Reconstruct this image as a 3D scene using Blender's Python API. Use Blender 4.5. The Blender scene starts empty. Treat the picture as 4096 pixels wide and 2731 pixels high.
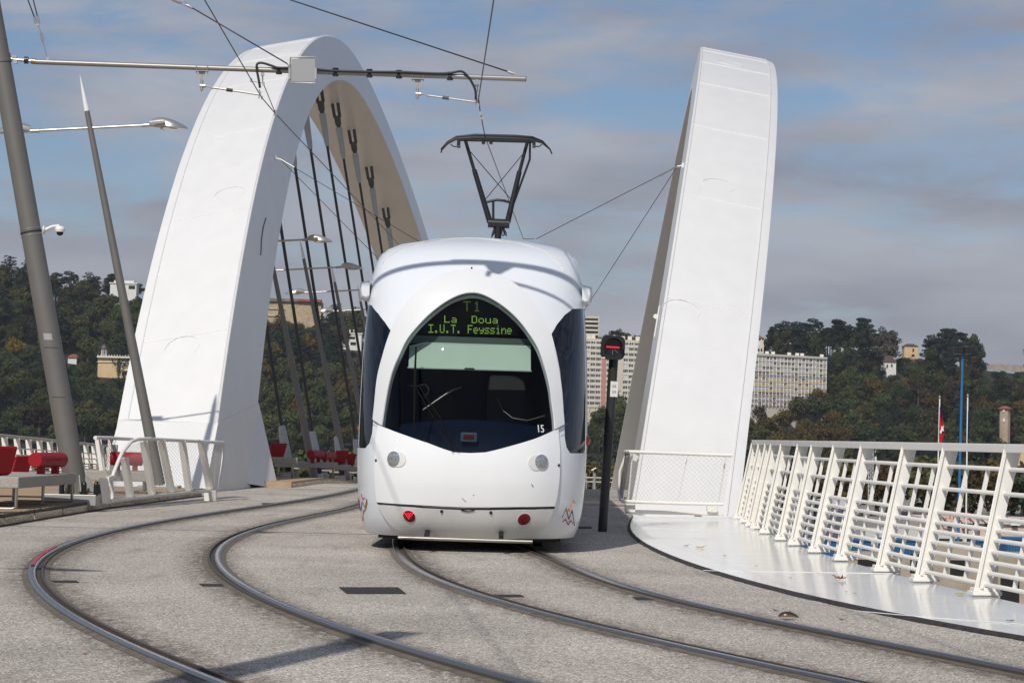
import bpy, bmesh, math, random
import numpy as np
from mathutils import Vector, Matrix, Euler, geometry
random.seed(7); np.random.seed(7)
scene = bpy.context.scene
COL = scene.collection
# ------------------------------------------------------------------ camera
F = 9400.0; CAM_H = 1.25; ROLL = 0.0227; PITCH = math.atan(379.5/9400)
cr, sr, cp, sp = math.cos(ROLL), math.sin(ROLL), math.cos(PITCH), math.sin(PITCH)
RIGHT = Vector((1, 0, 0)); FWD = Vector((0, cp, sp)); UP = Vector((0, -sp, cp))
camd = bpy.data.cameras.new('camera'); cam = bpy.data.objects.new('camera', camd); COL.objects.link(cam)
r_ = RIGHT*cr + UP*sr; u_ = -RIGHT*sr + UP*cr
cam.matrix_world = Matrix(((r_.x, u_.x, -FWD.x, 0), (r_.y, u_.y, -FWD.y, 0), (r_.z, u_.z, -FWD.z, CAM_H), (0, 0, 0, 1)))
camd.sensor_width = 36.0; camd.lens = 36.0*F/4096; camd.clip_start = 0.5; camd.clip_end = 9000
scene.camera = cam
# ------------------------------------------------------------------ light
SUN_EL = math.radians(43); SUN_DX, SUN_DY = 0.31, 0.925          # horizontal travel of the light
hl = math.hypot(SUN_DX, SUN_DY); SUN_DX /= hl; SUN_DY /= hl
sund = bpy.data.lights.new('sun', 'SUN'); sun = bpy.data.objects.new('sun', sund); COL.objects.link(sun)
sund.energy = 3.35; sund.angle = math.radians(0.53); sund.color = (1.0, 0.955, 0.88)
ldir = Vector((SUN_DX*math.cos(SUN_EL), SUN_DY*math.cos(SUN_EL), -math.sin(SUN_EL)))
sun.rotation_euler = ldir.to_track_quat('-Z', 'Y').to_euler(); sun.location = (-40, -60, 60)
world = bpy.data.worlds.new('World'); scene.world = world; world.use_nodes = True
def build_world():
    nt = world.node_tree; N = nt.nodes; L = nt.links; N.clear()
    out = N.new('ShaderNodeOutputWorld'); bg = N.new('ShaderNodeBackground'); bg.inputs['Strength'].default_value = 0.092
    sky = N.new('ShaderNodeTexSky'); sky.sky_type = 'NISHITA'; sky.sun_disc = False
    sky.sun_elevation = SUN_EL; sky.sun_rotation = math.atan2(-SUN_DX, -SUN_DY)
    sky.air_density = 1.0; sky.dust_density = 0.6; sky.ozone_density = 1.6
    tc = N.new('ShaderNodeTexCoord'); sep = N.new('ShaderNodeSeparateXYZ'); L.new(tc.outputs['Generated'], sep.inputs[0])
    mp = N.new('ShaderNodeMapping'); mp.inputs['Scale'].default_value = (8.5, 8.5, 36); mp.inputs['Location'].default_value = (3.1, 1.7, 0.35)
    mp.inputs['Rotation'].default_value = (0.0, 0.06, 0.0)
    L.new(tc.outputs['Generated'], mp.inputs[0])
    n1 = N.new('ShaderNodeTexNoise'); n1.inputs['Scale'].default_value = 1.0; n1.inputs['Detail'].default_value = 9; n1.inputs['Roughness'].default_value = 0.62
    n1.inputs['Distortion'].default_value = 0.35
    L.new(mp.outputs[0], n1.inputs['Vector'])
    rp = N.new('ShaderNodeValToRGB'); rp.color_ramp.elements[0].position = 0.37; rp.color_ramp.elements[0].color = (0, 0, 0, 1)
    rp.color_ramp.elements[1].position = 0.61; rp.color_ramp.elements[1].color = (1, 1, 1, 1)
    L.new(n1.outputs['Fac'], rp.inputs[0])
    # more cloud cover low over the horizon
    mr = N.new('ShaderNodeMapRange'); mr.inputs[1].default_value = 0.0; mr.inputs[2].default_value = 0.17; mr.inputs[3].default_value = 0.7; mr.inputs[4].default_value = 0.0
    L.new(sep.outputs['Z'], mr.inputs[0])
    ad = N.new('ShaderNodeMath'); ad.operation = 'ADD'; ad.use_clamp = True
    L.new(rp.outputs[0], ad.inputs[0]); L.new(mr.outputs[0], ad.inputs[1])
    mu = N.new('ShaderNodeMath'); mu.operation = 'MULTIPLY'; mu.inputs[1].default_value = 0.93; L.new(ad.outputs[0], mu.inputs[0])
    # cloud colour: soft lighter and darker grey layers
    mp2 = N.new('ShaderNodeMapping'); mp2.inputs['Scale'].default_value = (7, 7, 30); mp2.inputs['Location'].default_value = (7.7, 0.2, 2.2); L.new(tc.outputs['Generated'], mp2.inputs[0])
    n2 = N.new('ShaderNodeTexNoise'); n2.inputs['Scale'].default_value = 1.0; n2.inputs['Detail'].default_value = 7; L.new(mp2.outputs[0], n2.inputs['Vector'])
    rc = N.new('ShaderNodeValToRGB'); rc.color_ramp.elements[0].position = 0.34; rc.color_ramp.elements[0].color = (3.0, 3.08, 3.7, 1)
    rc.color_ramp.elements[1].position = 0.66; rc.color_ramp.elements[1].color = (4.5, 4.7, 5.3, 1)
    L.new(n2.outputs['Fac'], rc.inputs[0])
    # clear sky tinted a little deeper than the raw model
    ml = N.new('ShaderNodeMix'); ml.data_type = 'RGBA'; ml.blend_type = 'MULTIPLY'; ml.inputs[0].default_value = 1.0
    ml.inputs[7].default_value = SKYTINT
    L.new(sky.outputs[0], ml.inputs[6])
    mx = N.new('ShaderNodeMix'); mx.data_type = 'RGBA'
    L.new(mu.outputs[0], mx.inputs[0]); L.new(ml.outputs[2], mx.inputs[6]); L.new(rc.outputs[0], mx.inputs[7])
    L.new(mx.outputs[2], bg.inputs['Color']); L.new(bg.outputs[0], out.inputs[0])
HAZE = 0.00008
SKYTINT = (0.62, 0.71, 0.84, 1)
build_world()
scene.view_settings.view_transform = 'Standard'; scene.view_settings.look = 'None'
scene.view_settings.exposure = 0.0; scene.view_settings.gamma = 1.0; scene.view_settings.use_curve_mapping = False
scene.cycles.max_bounces = 8; scene.cycles.transparent_max_bounces = 12
scene.cycles.use_denoising = True
# ------------------------------------------------------------------ picking points of the place along the photograph's sight lines
def ray(px, py):
    x = px-2048; y = 1365.5-py
    u = x*cr - y*sr; v = x*sr + y*cr
    return FWD*F + RIGHT*u + UP*v
def at(px, py, d):
    r = ray(px, py); k = d/r.y
    return Vector((r.x*k, d, CAM_H + r.z*k))
def gp(px, py, z=0.0):
    r = ray(px, py); k = (z-CAM_H)/r.z
    return Vector((r.x*k, r.y*k, z))
def proj(P):
    P = np.asarray(P, float); X = P[..., 0]; Y = P[..., 1]; Z = P[..., 2]-CAM_H
    dep = Y*cp+Z*sp; up = Z*cp-Y*sp; u = F*X/dep; v = F*up/dep
    return np.stack([2048+u*cr+v*sr, 1365.5-(-u*sr+v*cr)], -1)
def deckz(y):                       # the deck falls away beyond its crest
    return 0.0 if y < 56 else -0.0235*(y-56)*min(1, (y-56)/8)
# ------------------------------------------------------------------ mesh builder
class MB:
    def __init__(s): s.v = []; s.f = []; s.m = []
    def add(s, vs, fs, mi=0):
        o = len(s.v); s.v += [tuple(p) for p in vs]
        for f in fs: s.f.append(tuple(i+o for i in f)); s.m.append(mi)
        return s
    def box(s, c, size, M=None, mi=0):
        hx, hy, hz = size[0]/2, size[1]/2, size[2]/2
        vs = [Vector((sx*hx, sy*hy, sz*hz)) for sx in (-1, 1) for sy in (-1, 1) for sz in (-1, 1)]
        if M: vs = [M @ p for p in vs]
        c = Vector(c)
        return s.add([p+c for p in vs], [(0, 1, 3, 2), (4, 6, 7, 5), (0, 4, 5, 1), (2, 3, 7, 6), (0, 2, 6, 4), (1, 5, 7, 3)], mi)
    def beam(s, p0, p1, w, h, up=(0, 0, 1), mi=0, w1=None, h1=None):
        p0 = Vector(p0); p1 = Vector(p1); d = (p1-p0).normalized(); sd = d.cross(Vector(up))
        if sd.length < 1e-4: sd = d.cross(Vector((1, 0, 0)))
        sd.normalize(); u = sd.cross(d)
        w1 = w if w1 is None else w1; h1 = h if h1 is None else h1
        vs = []
        for p, ww, hh in ((p0, w, h), (p1, w1, h1)):
            vs += [p+sd*a*ww/2+u*b*hh/2 for a, b in ((-1, -1), (1, -1), (1, 1), (-1, 1))]
        return s.add(vs, [(0, 1, 2, 3), (7, 6, 5, 4), (0, 4, 5, 1), (1, 5, 6, 2), (2, 6, 7, 3), (3, 7, 4, 0)], mi)
    def tube(s, pts, r, seg=8, caps=True, mi=0):
        pts = [Vector(p) for p in pts]; n = len(pts); rs = r if isinstance(r, (list, tuple)) else [r]*n
        d0 = (pts[1]-pts[0]).normalized(); a = d0.cross(Vector((0, 0, 1)))
        if a.length < 1e-3: a = d0.cross(Vector((1, 0, 0)))
        a.normalize(); vs = []
        for i, p in enumerate(pts):
            d = (pts[min(i+1, n-1)]-pts[max(i-1, 0)])
            if d.length < 1e-9: d = d0
            d.normalize(); a = a-d*a.dot(d); a.normalize(); b = d.cross(a)
            vs += [p+(a*math.cos(2*math.pi*k/seg)+b*math.sin(2*math.pi*k/seg))*rs[i] for k in range(seg)]
        fs = [(i*seg+k, i*seg+(k+1) % seg, (i+1)*seg+(k+1) % seg, (i+1)*seg+k) for i in range(n-1) for k in range(seg)]
        if caps: fs += [tuple(range(seg))[::-1], tuple((n-1)*seg+k for k in range(seg))]
        return s.add(vs, fs, mi)
    def lathe(s, prof, o=(0, 0, 0), M=None, seg=16, mi=0, caps=True):
        o = Vector(o); vs = []; n = len(prof)
        for r, z in prof:
            for k in range(seg):
                p = Vector((r*math.cos(2*math.pi*k/seg), r*math.sin(2*math.pi*k/seg), z))
                vs.append((M @ p if M else p)+o)
        fs = [(i*seg+k, i*seg+(k+1) % seg, (i+1)*seg+(k+1) % seg, (i+1)*seg+k) for i in range(n-1) for k in range(seg)]
        if caps: fs += [tuple(range(seg))[::-1], tuple((n-1)*seg+k for k in range(seg))]
        return s.add(vs, fs, mi)
    def prism(s, loop, off, mi=0):
        n = len(loop); off = Vector(off); a = [Vector(p) for p in loop]; b = [p+off for p in a]
        return s.add(a+b, [tuple(range(n))[::-1], tuple(range(n, 2*n))]+[(i, (i+1) % n, n+(i+1) % n, n+i) for i in range(n)], mi)
    def loft(s, rings, closed=True, caps=True, mi=0):
        n = len(rings[0]); vs = [p for r in rings for p in r]; m = len(rings); kk = n if closed else n-1
        fs = [(i*n+k, i*n+(k+1) % n, (i+1)*n+(k+1) % n, (i+1)*n+k) for i in range(m-1) for k in range(kk)]
        if caps and closed: fs += [tuple(range(n))[::-1], tuple((m-1)*n+k for k in range(n))]
        return s.add(vs, fs, mi)
    def mesh(s, name, mats, smooth=0):
        me = bpy.data.meshes.new(name); me.from_pydata(s.v, [], s.f)
        for m in (mats if isinstance(mats, (list, tuple)) else [mats]): me.materials.append(m)
        if any(s.m): me.polygons.foreach_set('material_index', s.m)
        bm = bmesh.new(); bm.from_mesh(me); bmesh.ops.recalc_face_normals(bm, faces=bm.faces); bm.to_mesh(me); bm.free()
        if smooth:
            me.polygons.foreach_set('use_smooth', [True]*len(me.polygons))
            if smooth > 1: me.set_sharp_from_angle(angle=math.radians(smooth))
        me.update(); return me
    def build(s, name, mats, parent=None, smooth=0, bevel=0):
        o = bpy.data.objects.new(name, s.mesh(name, mats, smooth)); COL.objects.link(o)
        attach(o, parent)
        if bevel:
            b = o.modifiers.new('bevel', 'BEVEL'); b.width = bevel; b.segments = 2; b.limit_method = 'ANGLE'; b.angle_limit = math.radians(40)
        return o
def attach(o, parent):
    if parent is not None:
        o.parent = parent; o.matrix_parent_inverse = root_mat(parent).inverted()
def root_mat(p):
    m = Matrix.LocRotScale(p.location, p.rotation_euler, p.scale)
    return (root_mat(p.parent) @ p.matrix_parent_inverse @ m) if p.parent else m
def tag(o, label=None, cat=None, group=None, kind=None):
    if label: o['label'] = label
    if cat: o['category'] = cat
    if group: o['group'] = group
    if kind: o['kind'] = kind
    return o
def thing(name, loc, label, cat, group=None):
    o = bpy.data.objects.new(name, None); o.empty_display_size = 0.1; COL.objects.link(o); o.location = loc
    return tag(o, label, cat, group)
KIDS = {}
def copy_tree(src, loc, rotz=0.0, scale=1.0, label=None, group=None):
    kids = [c for c in src.children]
    c = src.copy(); COL.objects.link(c); c.location = loc; c.rotation_euler = (0, 0, rotz); c.scale = (scale,)*3 if isinstance(scale, (int, float)) else scale
    if label: c['label'] = label
    if group: c['group'] = group
    def rec(a, b):
        for k in a.children:
            if k is c: continue
            d = k.copy(); COL.objects.link(d); d.parent = b; rec(k, d)
    rec(src, c)
    return c
def inst(me, name, parent=None, M=None, mat=None):
    o = bpy.data.objects.new(name, me); COL.objects.link(o)
    if M is not None: o.matrix_world = M; o.matrix_basis = M
    attach(o, parent)
    return o
# ------------------------------------------------------------------ materials
def mat(name, col, rough=0.5, metal=0.0, noise=None, bump=None, coat=0.0, spec=0.5, col2=None, emit=None, rnd=0.0, stretch=None):
    m = bpy.data.materials.new(name); m.use_nodes = True; nt = m.node_tree; N = nt.nodes; L = nt.links
    b = N['Principled BSDF']; b.inputs['Roughness'].default_value = rough; b.inputs['Metallic'].default_value = metal
    b.inputs['Specular IOR Level'].default_value = spec; b.inputs['Coat Weight'].default_value = coat; b.inputs['Coat Roughness'].default_value = 0.06
    b.inputs['Base Color'].default_value = (*col, 1)
    tc = None
    def coords():
        nonlocal tc
        if tc is None:
            t = N.new('ShaderNodeTexCoord'); tc = t.outputs['Object']
            if stretch:
                mp = N.new('ShaderNodeMapping'); mp.inputs['Scale'].default_value = stretch; L.new(tc, mp.inputs[0]); tc = mp.outputs[0]
        return tc
    last = None
    if noise:
        sc_, amt = noise[0], noise[1]; det = noise[2] if len(noise) > 2 else 5
        n = N.new('ShaderNodeTexNoise'); n.inputs['Scale'].default_value = sc_; n.inputs['Detail'].default_value = det; n.inputs['Roughness'].default_value = 0.6
        L.new(coords(), n.inputs['Vector'])
        mr = N.new('ShaderNodeMapRange'); mr.inputs[1].default_value = 0.3; mr.inputs[2].default_value = 0.7; L.new(n.outputs['Fac'], mr.inputs[0])
        mx = N.new('ShaderNodeMix'); mx.data_type = 'RGBA'; L.new(mr.outputs[0], mx.inputs[0])
        c2 = col2 or tuple(min(1, c*(1+amt)) for c in col); c1 = col if col2 else tuple(c*(1-amt) for c in col)
        mx.inputs[6].default_value = (*c1, 1); mx.inputs[7].default_value = (*c2, 1); last = mx.outputs[2]
    if rnd:
        oi = N.new('ShaderNodeObjectInfo'); hs = N.new('ShaderNodeHueSaturation')
        mr2 = N.new('ShaderNodeMapRange'); mr2.inputs[3].default_value = 1-rnd; mr2.inputs[4].default_value = 1+rnd; L.new(oi.outputs['Random'], mr2.inputs[0])
        L.new(mr2.outputs[0], hs.inputs['Value'])
        mr3 = N.new('ShaderNodeMapRange'); mr3.inputs[3].default_value = 0.5-0.06*rnd; mr3.inputs[4].default_value = 0.5+0.06*rnd
        ms = N.new('ShaderNodeMath'); ms.operation = 'FRACT'; mm = N.new('ShaderNodeMath'); mm.operation = 'MULTIPLY'; mm.inputs[1].default_value = 7.31
        L.new(oi.outputs['Random'], mm.inputs[0]); L.new(mm.outputs[0], ms.inputs[0]); L.new(ms.outputs[0], mr3.inputs[0]); L.new(mr3.outputs[0], hs.inputs['Hue'])
        if last: L.new(last, hs.inputs['Color'])
        else: hs.inputs['Color'].default_value = (*col, 1)
        last = hs.outputs[0]
    if last: L.new(last, b.inputs['Base Color'])
    if bump:
        n = N.new('ShaderNodeTexNoise'); n.inputs['Scale'].default_value = bump[0]; n.inputs['Detail'].default_value = bump[2] if len(bump) > 2 else 4
        L.new(coords(), n.inputs['Vector'])
        bp = N.new('ShaderNodeBump'); bp.inputs['Strength'].default_value = bump[1]; bp.inputs['Distance'].default_value = 0.02
        L.new(n.outputs['Fac'], bp.inputs['Height']); L.new(bp.outputs[0], b.inputs['Normal'])
        if coat > .5: L.new(bp.outputs[0], b.inputs['Coat Normal']); b.inputs['Coat Roughness'].default_value = .08
    if emit:
        b.inputs['Emission Color'].default_value = (*emit[0], 1); b.inputs['Emission Strength'].default_value = emit[1]
    return m
def asphalt_mat():
    m = bpy.data.materials.new('exposed_aggregate'); m.use_nodes = True; nt = m.node_tree; N = nt.nodes; L = nt.links
    b = N['Principled BSDF']; b.inputs['Roughness'].default_value = 0.85; b.inputs['Specular IOR Level'].default_value = 0.25
    t = N.new('ShaderNodeTexCoord').outputs['Object']
    v = N.new('ShaderNodeTexVoronoi'); v.inputs['Scale'].default_value = 95; L.new(t, v.inputs['Vector'])
    sp_ = N.new('ShaderNodeSeparateColor'); L.new(v.outputs['Color'], sp_.inputs[0])
    r = N.new('ShaderNodeValToRGB'); e = r.color_ramp.elements
    e[0].position = 0.0; e[0].color = (0.16, 0.142, 0.122, 1); e[1].position = 1.0; e[1].color = (0.95, 0.88, 0.79, 1)
    k = e.new(0.35); k.color = (0.41, 0.365, 0.315, 1); k = e.new(0.75); k.color = (0.57, 0.515, 0.455, 1)
    L.new(sp_.outputs[0], r.inputs[0])
    n = N.new('ShaderNodeTexNoise'); n.inputs['Scale'].default_value = 0.55; n.inputs['Detail'].default_value = 8; L.new(t, n.inputs['Vector'])
    mr = N.new('ShaderNodeMapRange'); mr.inputs[1].default_value = 0.3; mr.inputs[2].default_value = 0.7; mr.inputs[3].default_value = 0.80; mr.inputs[4].default_value = 1.08
    L.new(n.outputs['Fac'], mr.inputs[0])
    mx = N.new('ShaderNodeMix'); mx.data_type = 'RGBA'; mx.blend_type = 'MULTIPLY'; mx.inputs[0].default_value = 1
    L.new(r.outputs[0], mx.inputs[6]); L.new(mr.outputs[0], mx.inputs[7])
    # dark scuffs drawn out along the tracks
    mp = N.new('ShaderNodeMapping'); mp.inputs['Scale'].default_value = (2.2, 0.35, 1); L.new(t, mp.inputs[0])
    n3 = N.new('ShaderNodeTexNoise'); n3.inputs['Scale'].default_value = 1.6; n3.inputs['Detail'].default_value = 7; L.new(mp.outputs[0], n3.inputs['Vector'])
    m3 = N.new('ShaderNodeMapRange'); m3.inputs[1].default_value = 0.58; m3.inputs[2].default_value = 0.78; m3.inputs[3].default_value = 0; m3.inputs[4].default_value = 0.5; L.new(n3.outputs['Fac'], m3.inputs[0])
    mx3 = N.new('ShaderNodeMix'); mx3.data_type = 'RGBA'; L.new(m3.outputs[0], mx3.inputs[0]); L.new(mx.outputs[2], mx3.inputs[6]); mx3.inputs[7].default_value = (0.16, 0.14, 0.12, 1)
    n4 = N.new('ShaderNodeTexNoise'); n4.inputs['Scale'].default_value = 1.1; n4.inputs['Detail'].default_value = 10; n4.inputs['Roughness'].default_value = .75; L.new(t, n4.inputs['Vector'])
    m4 = N.new('ShaderNodeMapRange'); m4.inputs[1].default_value = 0.60; m4.inputs[2].default_value = 0.70; m4.inputs[3].default_value = 0; m4.inputs[4].default_value = 0.38; L.new(n4.outputs['Fac'], m4.inputs[0])
    mx4 = N.new('ShaderNodeMix'); mx4.data_type = 'RGBA'; L.new(m4.outputs[0], mx4.inputs[0]); L.new(mx3.outputs[2], mx4.inputs[6]); mx4.inputs[7].default_value = (0.20, 0.16, 0.12, 1)
    L.new(mx4.outputs[2], b.inputs['Base Color'])
    bp = N.new('ShaderNodeBump'); bp.inputs['Strength'].default_value = 0.7; bp.inputs['Distance'].default_value = 0.008
    L.new(v.outputs['Distance'], bp.inputs['Height']); L.new(bp.outputs[0], b.inputs['Normal'])
    return m
def glass_mat(name, tint, rough=0.02, ior=1.5, extra=0.0):
    m = bpy.data.materials.new(name); m.use_nodes = True; nt = m.node_tree; N = nt.nodes; L = nt.links; N.clear()
    o = N.new('ShaderNodeOutputMaterial'); t = N.new('ShaderNodeBsdfTransparent'); t.inputs[0].default_value = (*tint, 1)
    g = N.new('ShaderNodeBsdfGlossy'); g.inputs['Roughness'].default_value = rough; g.inputs[0].default_value = (0.9, 0.93, 1, 1)
    fr = N.new('ShaderNodeFresnel'); fr.inputs[0].default_value = ior
    ad = N.new('ShaderNodeMath'); ad.operation = 'ADD'; ad.use_clamp = True; ad.inputs[1].default_value = extra; L.new(fr.outputs[0], ad.inputs[0])
    mx = N.new('ShaderNodeMixShader'); L.new(ad.outputs[0], mx.inputs[0]); L.new(t.outputs[0], mx.inputs[1]); L.new(g.outputs[0], mx.inputs[2]); L.new(mx.outputs[0], o.inputs[0])
    return m
W_ARCH = mat('white_steel_paint', (0.79, 0.78, 0.76), 0.32, noise=(2.2, 0.028, 6), bump=(0.9, 0.02), spec=0.4, stretch=(1, .6, .12))
W_RAIL = mat('cream_white_paint', (0.80, 0.775, 0.72), 0.38, noise=(3.0, 0.03), spec=0.4)
W_WALK = mat('white_walkway_paint', (0.77, 0.765, 0.75), 0.42, noise=(1.2, 0.05), bump=(6.0, 0.07, 6), spec=0.5, coat=0.85, stretch=(0.5, 2.5, 1))
W_RING = mat('frame_white_shaded', (0.71, 0.72, 0.725), 0.34, coat=0.4, noise=(1.2, 0.012))  # greyer copy of the tram white; weaker light on the frame put into the colour
W_TRAM = mat('tram_white_lacquer', (0.735, 0.765, 0.80), 0.30, coat=0.5, noise=(1.2, 0.012))
W_HOOD = mat('tram_hood_white', (0.84, 0.85, 0.855), 0.30, coat=0.5, noise=(1.6, 0.02, 7), stretch=(1, 1, .3))
W_TRAM_LOW = mat('tram_lower_lacquer', (0.70, 0.695, 0.68), 0.36, coat=0.35, noise=(2.2, 0.07, 8), stretch=(1, 1, .35))
G_POLE = mat('grey_bronze_paint', (0.175, 0.165, 0.15), 0.42, metal=0.25, noise=(4.0, 0.05))
G_LAMP = mat('lamp_aluminium', (0.50, 0.48, 0.45), 0.33, metal=0.75)
G_TUBE = mat('cantilever_aluminium', (0.30, 0.285, 0.26), 0.42, metal=0.45, noise=(6, 0.05))
G_GALV = mat('galvanised_fitting', (0.45, 0.44, 0.42), 0.42, metal=0.7, noise=(40, 0.1))
G_BRASS = mat('brass_fitting', (0.38, 0.29, 0.16), 0.4, metal=0.7)
BLACK = mat('black_paint', (0.012, 0.012, 0.013), 0.42)
CABLE = mat('black_cable', (0.018, 0.018, 0.02), 0.5)
WIRE = mat('dark_wire', (0.045, 0.042, 0.045), 0.5, metal=0.3)
HANGER = mat('hanger_dark_steel', (0.045, 0.045, 0.046), 0.5, metal=0.2, noise=(3, 0.1))
SLEEVE = mat('hanger_sleeve_grey', (0.42, 0.43, 0.44), 0.5, noise=(6, 0.08))
SOCK = mat('hanger_fork_dark', (0.09, 0.085, 0.08), 0.6, noise=(8, 0.15))
STEEL = mat('polished_rail_steel', (0.34, 0.325, 0.305), 0.27, metal=1.0, bump=(60, 0.04))
RAILSIDE = mat('rail_groove_rust', (0.06, 0.045, 0.035), 0.75, noise=(25, 0.3))
RESIN = mat('rail_edge_resin', (0.135, 0.112, 0.085), 0.75, noise=(7, 0.35), bump=(40, 0.2))
TAR = mat('black_tar', (0.03, 0.027, 0.025), 0.6, noise=(12, 0.3))
KERB = mat('black_kerb_joint', (0.035, 0.03, 0.028), 0.7, noise=(14, 0.4))
CONC = mat('pale_concrete', (0.40, 0.375, 0.34), 0.8, noise=(2.5, 0.14), bump=(30, 0.15))
BENCHC = mat('bench_concrete', (0.36, 0.335, 0.30), 0.8, noise=(30, 0.12, 2), bump=(60, 0.12))
WOOD = mat('deck_timber', (0.38, 0.27, 0.17), 0.75, noise=(3, 0.2), bump=(20, 0.2), stretch=(0.6, 8, 1))
WOODE = mat('fascia_sunlit_tone', (0.66, 0.55, 0.42), 0.7, noise=(4, 0.3), bump=(15, 0.2), stretch=(3, 0.5, 6))  # colour lightened so the unlit kerb face looks sunlit
DARKW = mat('dark_plank_ends', (0.05, 0.042, 0.036), 0.7, noise=(5, 0.3))  # very dark brown tone of the plank ends
RED = mat('red_lacquer', (0.30, 0.008, 0.014), 0.5, noise=(3, 0.05), spec=0.3)
STAIN = mat('stainless_leg', (0.40, 0.38, 0.34), 0.35, metal=0.9)
GREYSTEEL = mat('grey_steel_box', (0.42, 0.42, 0.40), 0.45, metal=0.35, noise=(5, 0.06))
SIGNALG = mat('signal_post_grey', (0.040, 0.039, 0.040), 0.38, metal=0.3)
SIGN_W = mat('sign_white', (0.75, 0.75, 0.73), 0.5)
INK = mat('black_ink', (0.015, 0.015, 0.015), 0.6)
LED_R = mat('red_led', (0.3, 0.0, 0.01), 0.4, emit=((1.0, 0.02, 0.05), 1.6))
LED_W = mat('unlit_led', (0.45, 0.45, 0.45), 0.4)
LED_G = mat('yellow_green_led', (0.2, 0.3, 0.05), 0.5, emit=((0.50, 0.80, 0.17), 0.95))
LED_GD = mat('dim_green_led', (0.1, 0.15, 0.04), 0.5, emit=((0.20, 0.26, 0.06), 0.75))
BLUE = mat('blue_mast_paint', (0.02, 0.15, 0.36), 0.45, noise=(3, 0.05))
# ------------------------------------------------------------------ terrain
ridge_px = [(-400, 1150), (0, 1165), (130, 1185), (230, 1230), (330, 1240), (420, 1235), (560, 1262), (800, 1290), (1075, 1310), (1285, 1345), (1430, 1365),
            (1800, 1390), (2100, 1400), (2330, 1430), (2540, 1440), (2800, 1440), (3050, 1440), (3150, 1425), (3400, 1425), (3550, 1440), (3620, 1465), (3800, 1480), (3900, 1475), (4096, 1495), (4500, 1530)]
HY0, HY1 = 880.0, 1040.0
RDX = np.array([at(p[0], p[1], HY1).x for p in ridge_px]); RDZ = np.array([at(p[0], p[1], HY1).z for p in ridge_px])
def hill(x, y):
    zt = float(np.interp(x*HY1/max(y, 1), RDX, RDZ))
    s = min(1, max(0, (y-HY0)/(HY1-HY0))); s2 = s*s*(3-2*s)*0.35+s*0.65
    return -8 + (zt+8)*s2 + 1.2*math.sin(x*0.11+y*0.07)*s*(1-s)
SOIL = mat('hill_undergrowth', (0.022, 0.026, 0.012), 0.95, noise=(0.12, 0.5))
QUAY = mat('quay_ground', (0.25, 0.235, 0.21), 0.9, noise=(0.15, 0.25))
b = MB(); xs = np.concatenate([[-2400, -1500, -800], np.linspace(-420, 420, 85), [800, 1500, 2400]]); ys = [860, 880]+list(np.linspace(890, 1040, 20))+[1080, 1200, 1600, 2600]
b.loft([[Vector((x, y, hill(x, y)-0.3)) for x in xs] for y in ys], closed=False)
tag(b.build('hillside', SOIL, smooth=1), kind='structure')
b = MB(); b.add([(-2480, -240, -8.6), (2480, -240, -8.6), (2480, 2740, -8.6), (-2480, 2740, -8.6)], [(0, 1, 2, 3)])
tag(b.build('ground', QUAY), kind='structure')
WATER = mat('river_water', (0.06, 0.075, 0.07), 0.12, bump=(0.9, 0.15))
b = MB(); b.add([(-900, 66, -8.5), (300, 66, -8.5), (300, 118, -8.5), (-900, 118, -8.5)], [(0, 1, 2, 3)])
tag(b.build('river', WATER), kind='structure')
# ------------------------------------------------------------------ track deck of pale exposed aggregate
ASPH = asphalt_mat()
edge_px = [(2502, 2038), (2516, 2107), (2577, 2177), (2647, 2220), (2786, 2269), (2972, 2331), (3202, 2383), (3374, 2423), (3604, 2475), (3833, 2521), (4096, 2558)]
E_ = [gp(*p) for p in edge_px]
ey = np.array([p.y for p in E_]); ex = np.array([p.x for p in E_])
o_ = np.argsort(ey); epoly = np.polyfit(ey[o_], ex[o_], 5)
E_NEAR, E_FAR = float(ey.min()), float(ey.max())
def kerb_x(y):
    if y < E_NEAR:
        s = np.polyval(np.polyder(epoly), E_NEAR); return float(np.polyval(epoly, E_NEAR)+s*(y-E_NEAR)*1.02)
    if y > E_FAR: return float(np.polyval(epoly, E_FAR)) + 0.045*(y-E_FAR)
    return float(np.polyval(epoly, y))
b = MB(); rows = []
for y in [-40, -20, -5, 4]+list(np.arange(8, 60, 1.0))+list(np.arange(60, 150, 3.0)):
    xr = kerb_x(max(y, 11.0)) + (0 if y >= 11 else (11-y)*1.0)
    rows.append([Vector((-14.5+(xr+14.5)*t, y, deckz(y))) for t in np.linspace(0, 1, 9)])
b.loft(rows, closed=False)
tag(b.build('track_deck', ASPH), kind='structure')
b = MB(); rows = [[Vector((-14.5, y, deckz(y)-0.02)), Vector((-14.5, y, deckz(y)-1.3)), Vector((kerb_x(y)+1.2, y, deckz(y)-1.3)), Vector((kerb_x(y)+1.2, y, deckz(y)-0.02))] for y in list(np.arange(11, 60, 2.0))+list(np.arange(60, 150, 6.0))]
b.loft(rows, closed=False)
tag(b.build('bridge_girder', CONC), kind='structure')
# pale concrete strip at the crest between tram and right arch
b = MB(); rows = [[Vector((x, y, deckz(y)+0.006)) for x in (-1.5, kerb_x(y)+0.35)] for y in np.linspace(50.6, 62, 9)]
b.loft(rows, closed=False); tag(b.build('crest_pavement', CONC), kind='structure')
b = MB()
for y in (44.2, 47.6): b.add([(0.2, y, .005), (kerb_x(y), y, .005), (kerb_x(y), y+.12, .005), (.2, y+.12, .005)], [(0, 1, 2, 3)])
tag(b.build('deck_joint', TAR), kind='structure')
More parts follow.
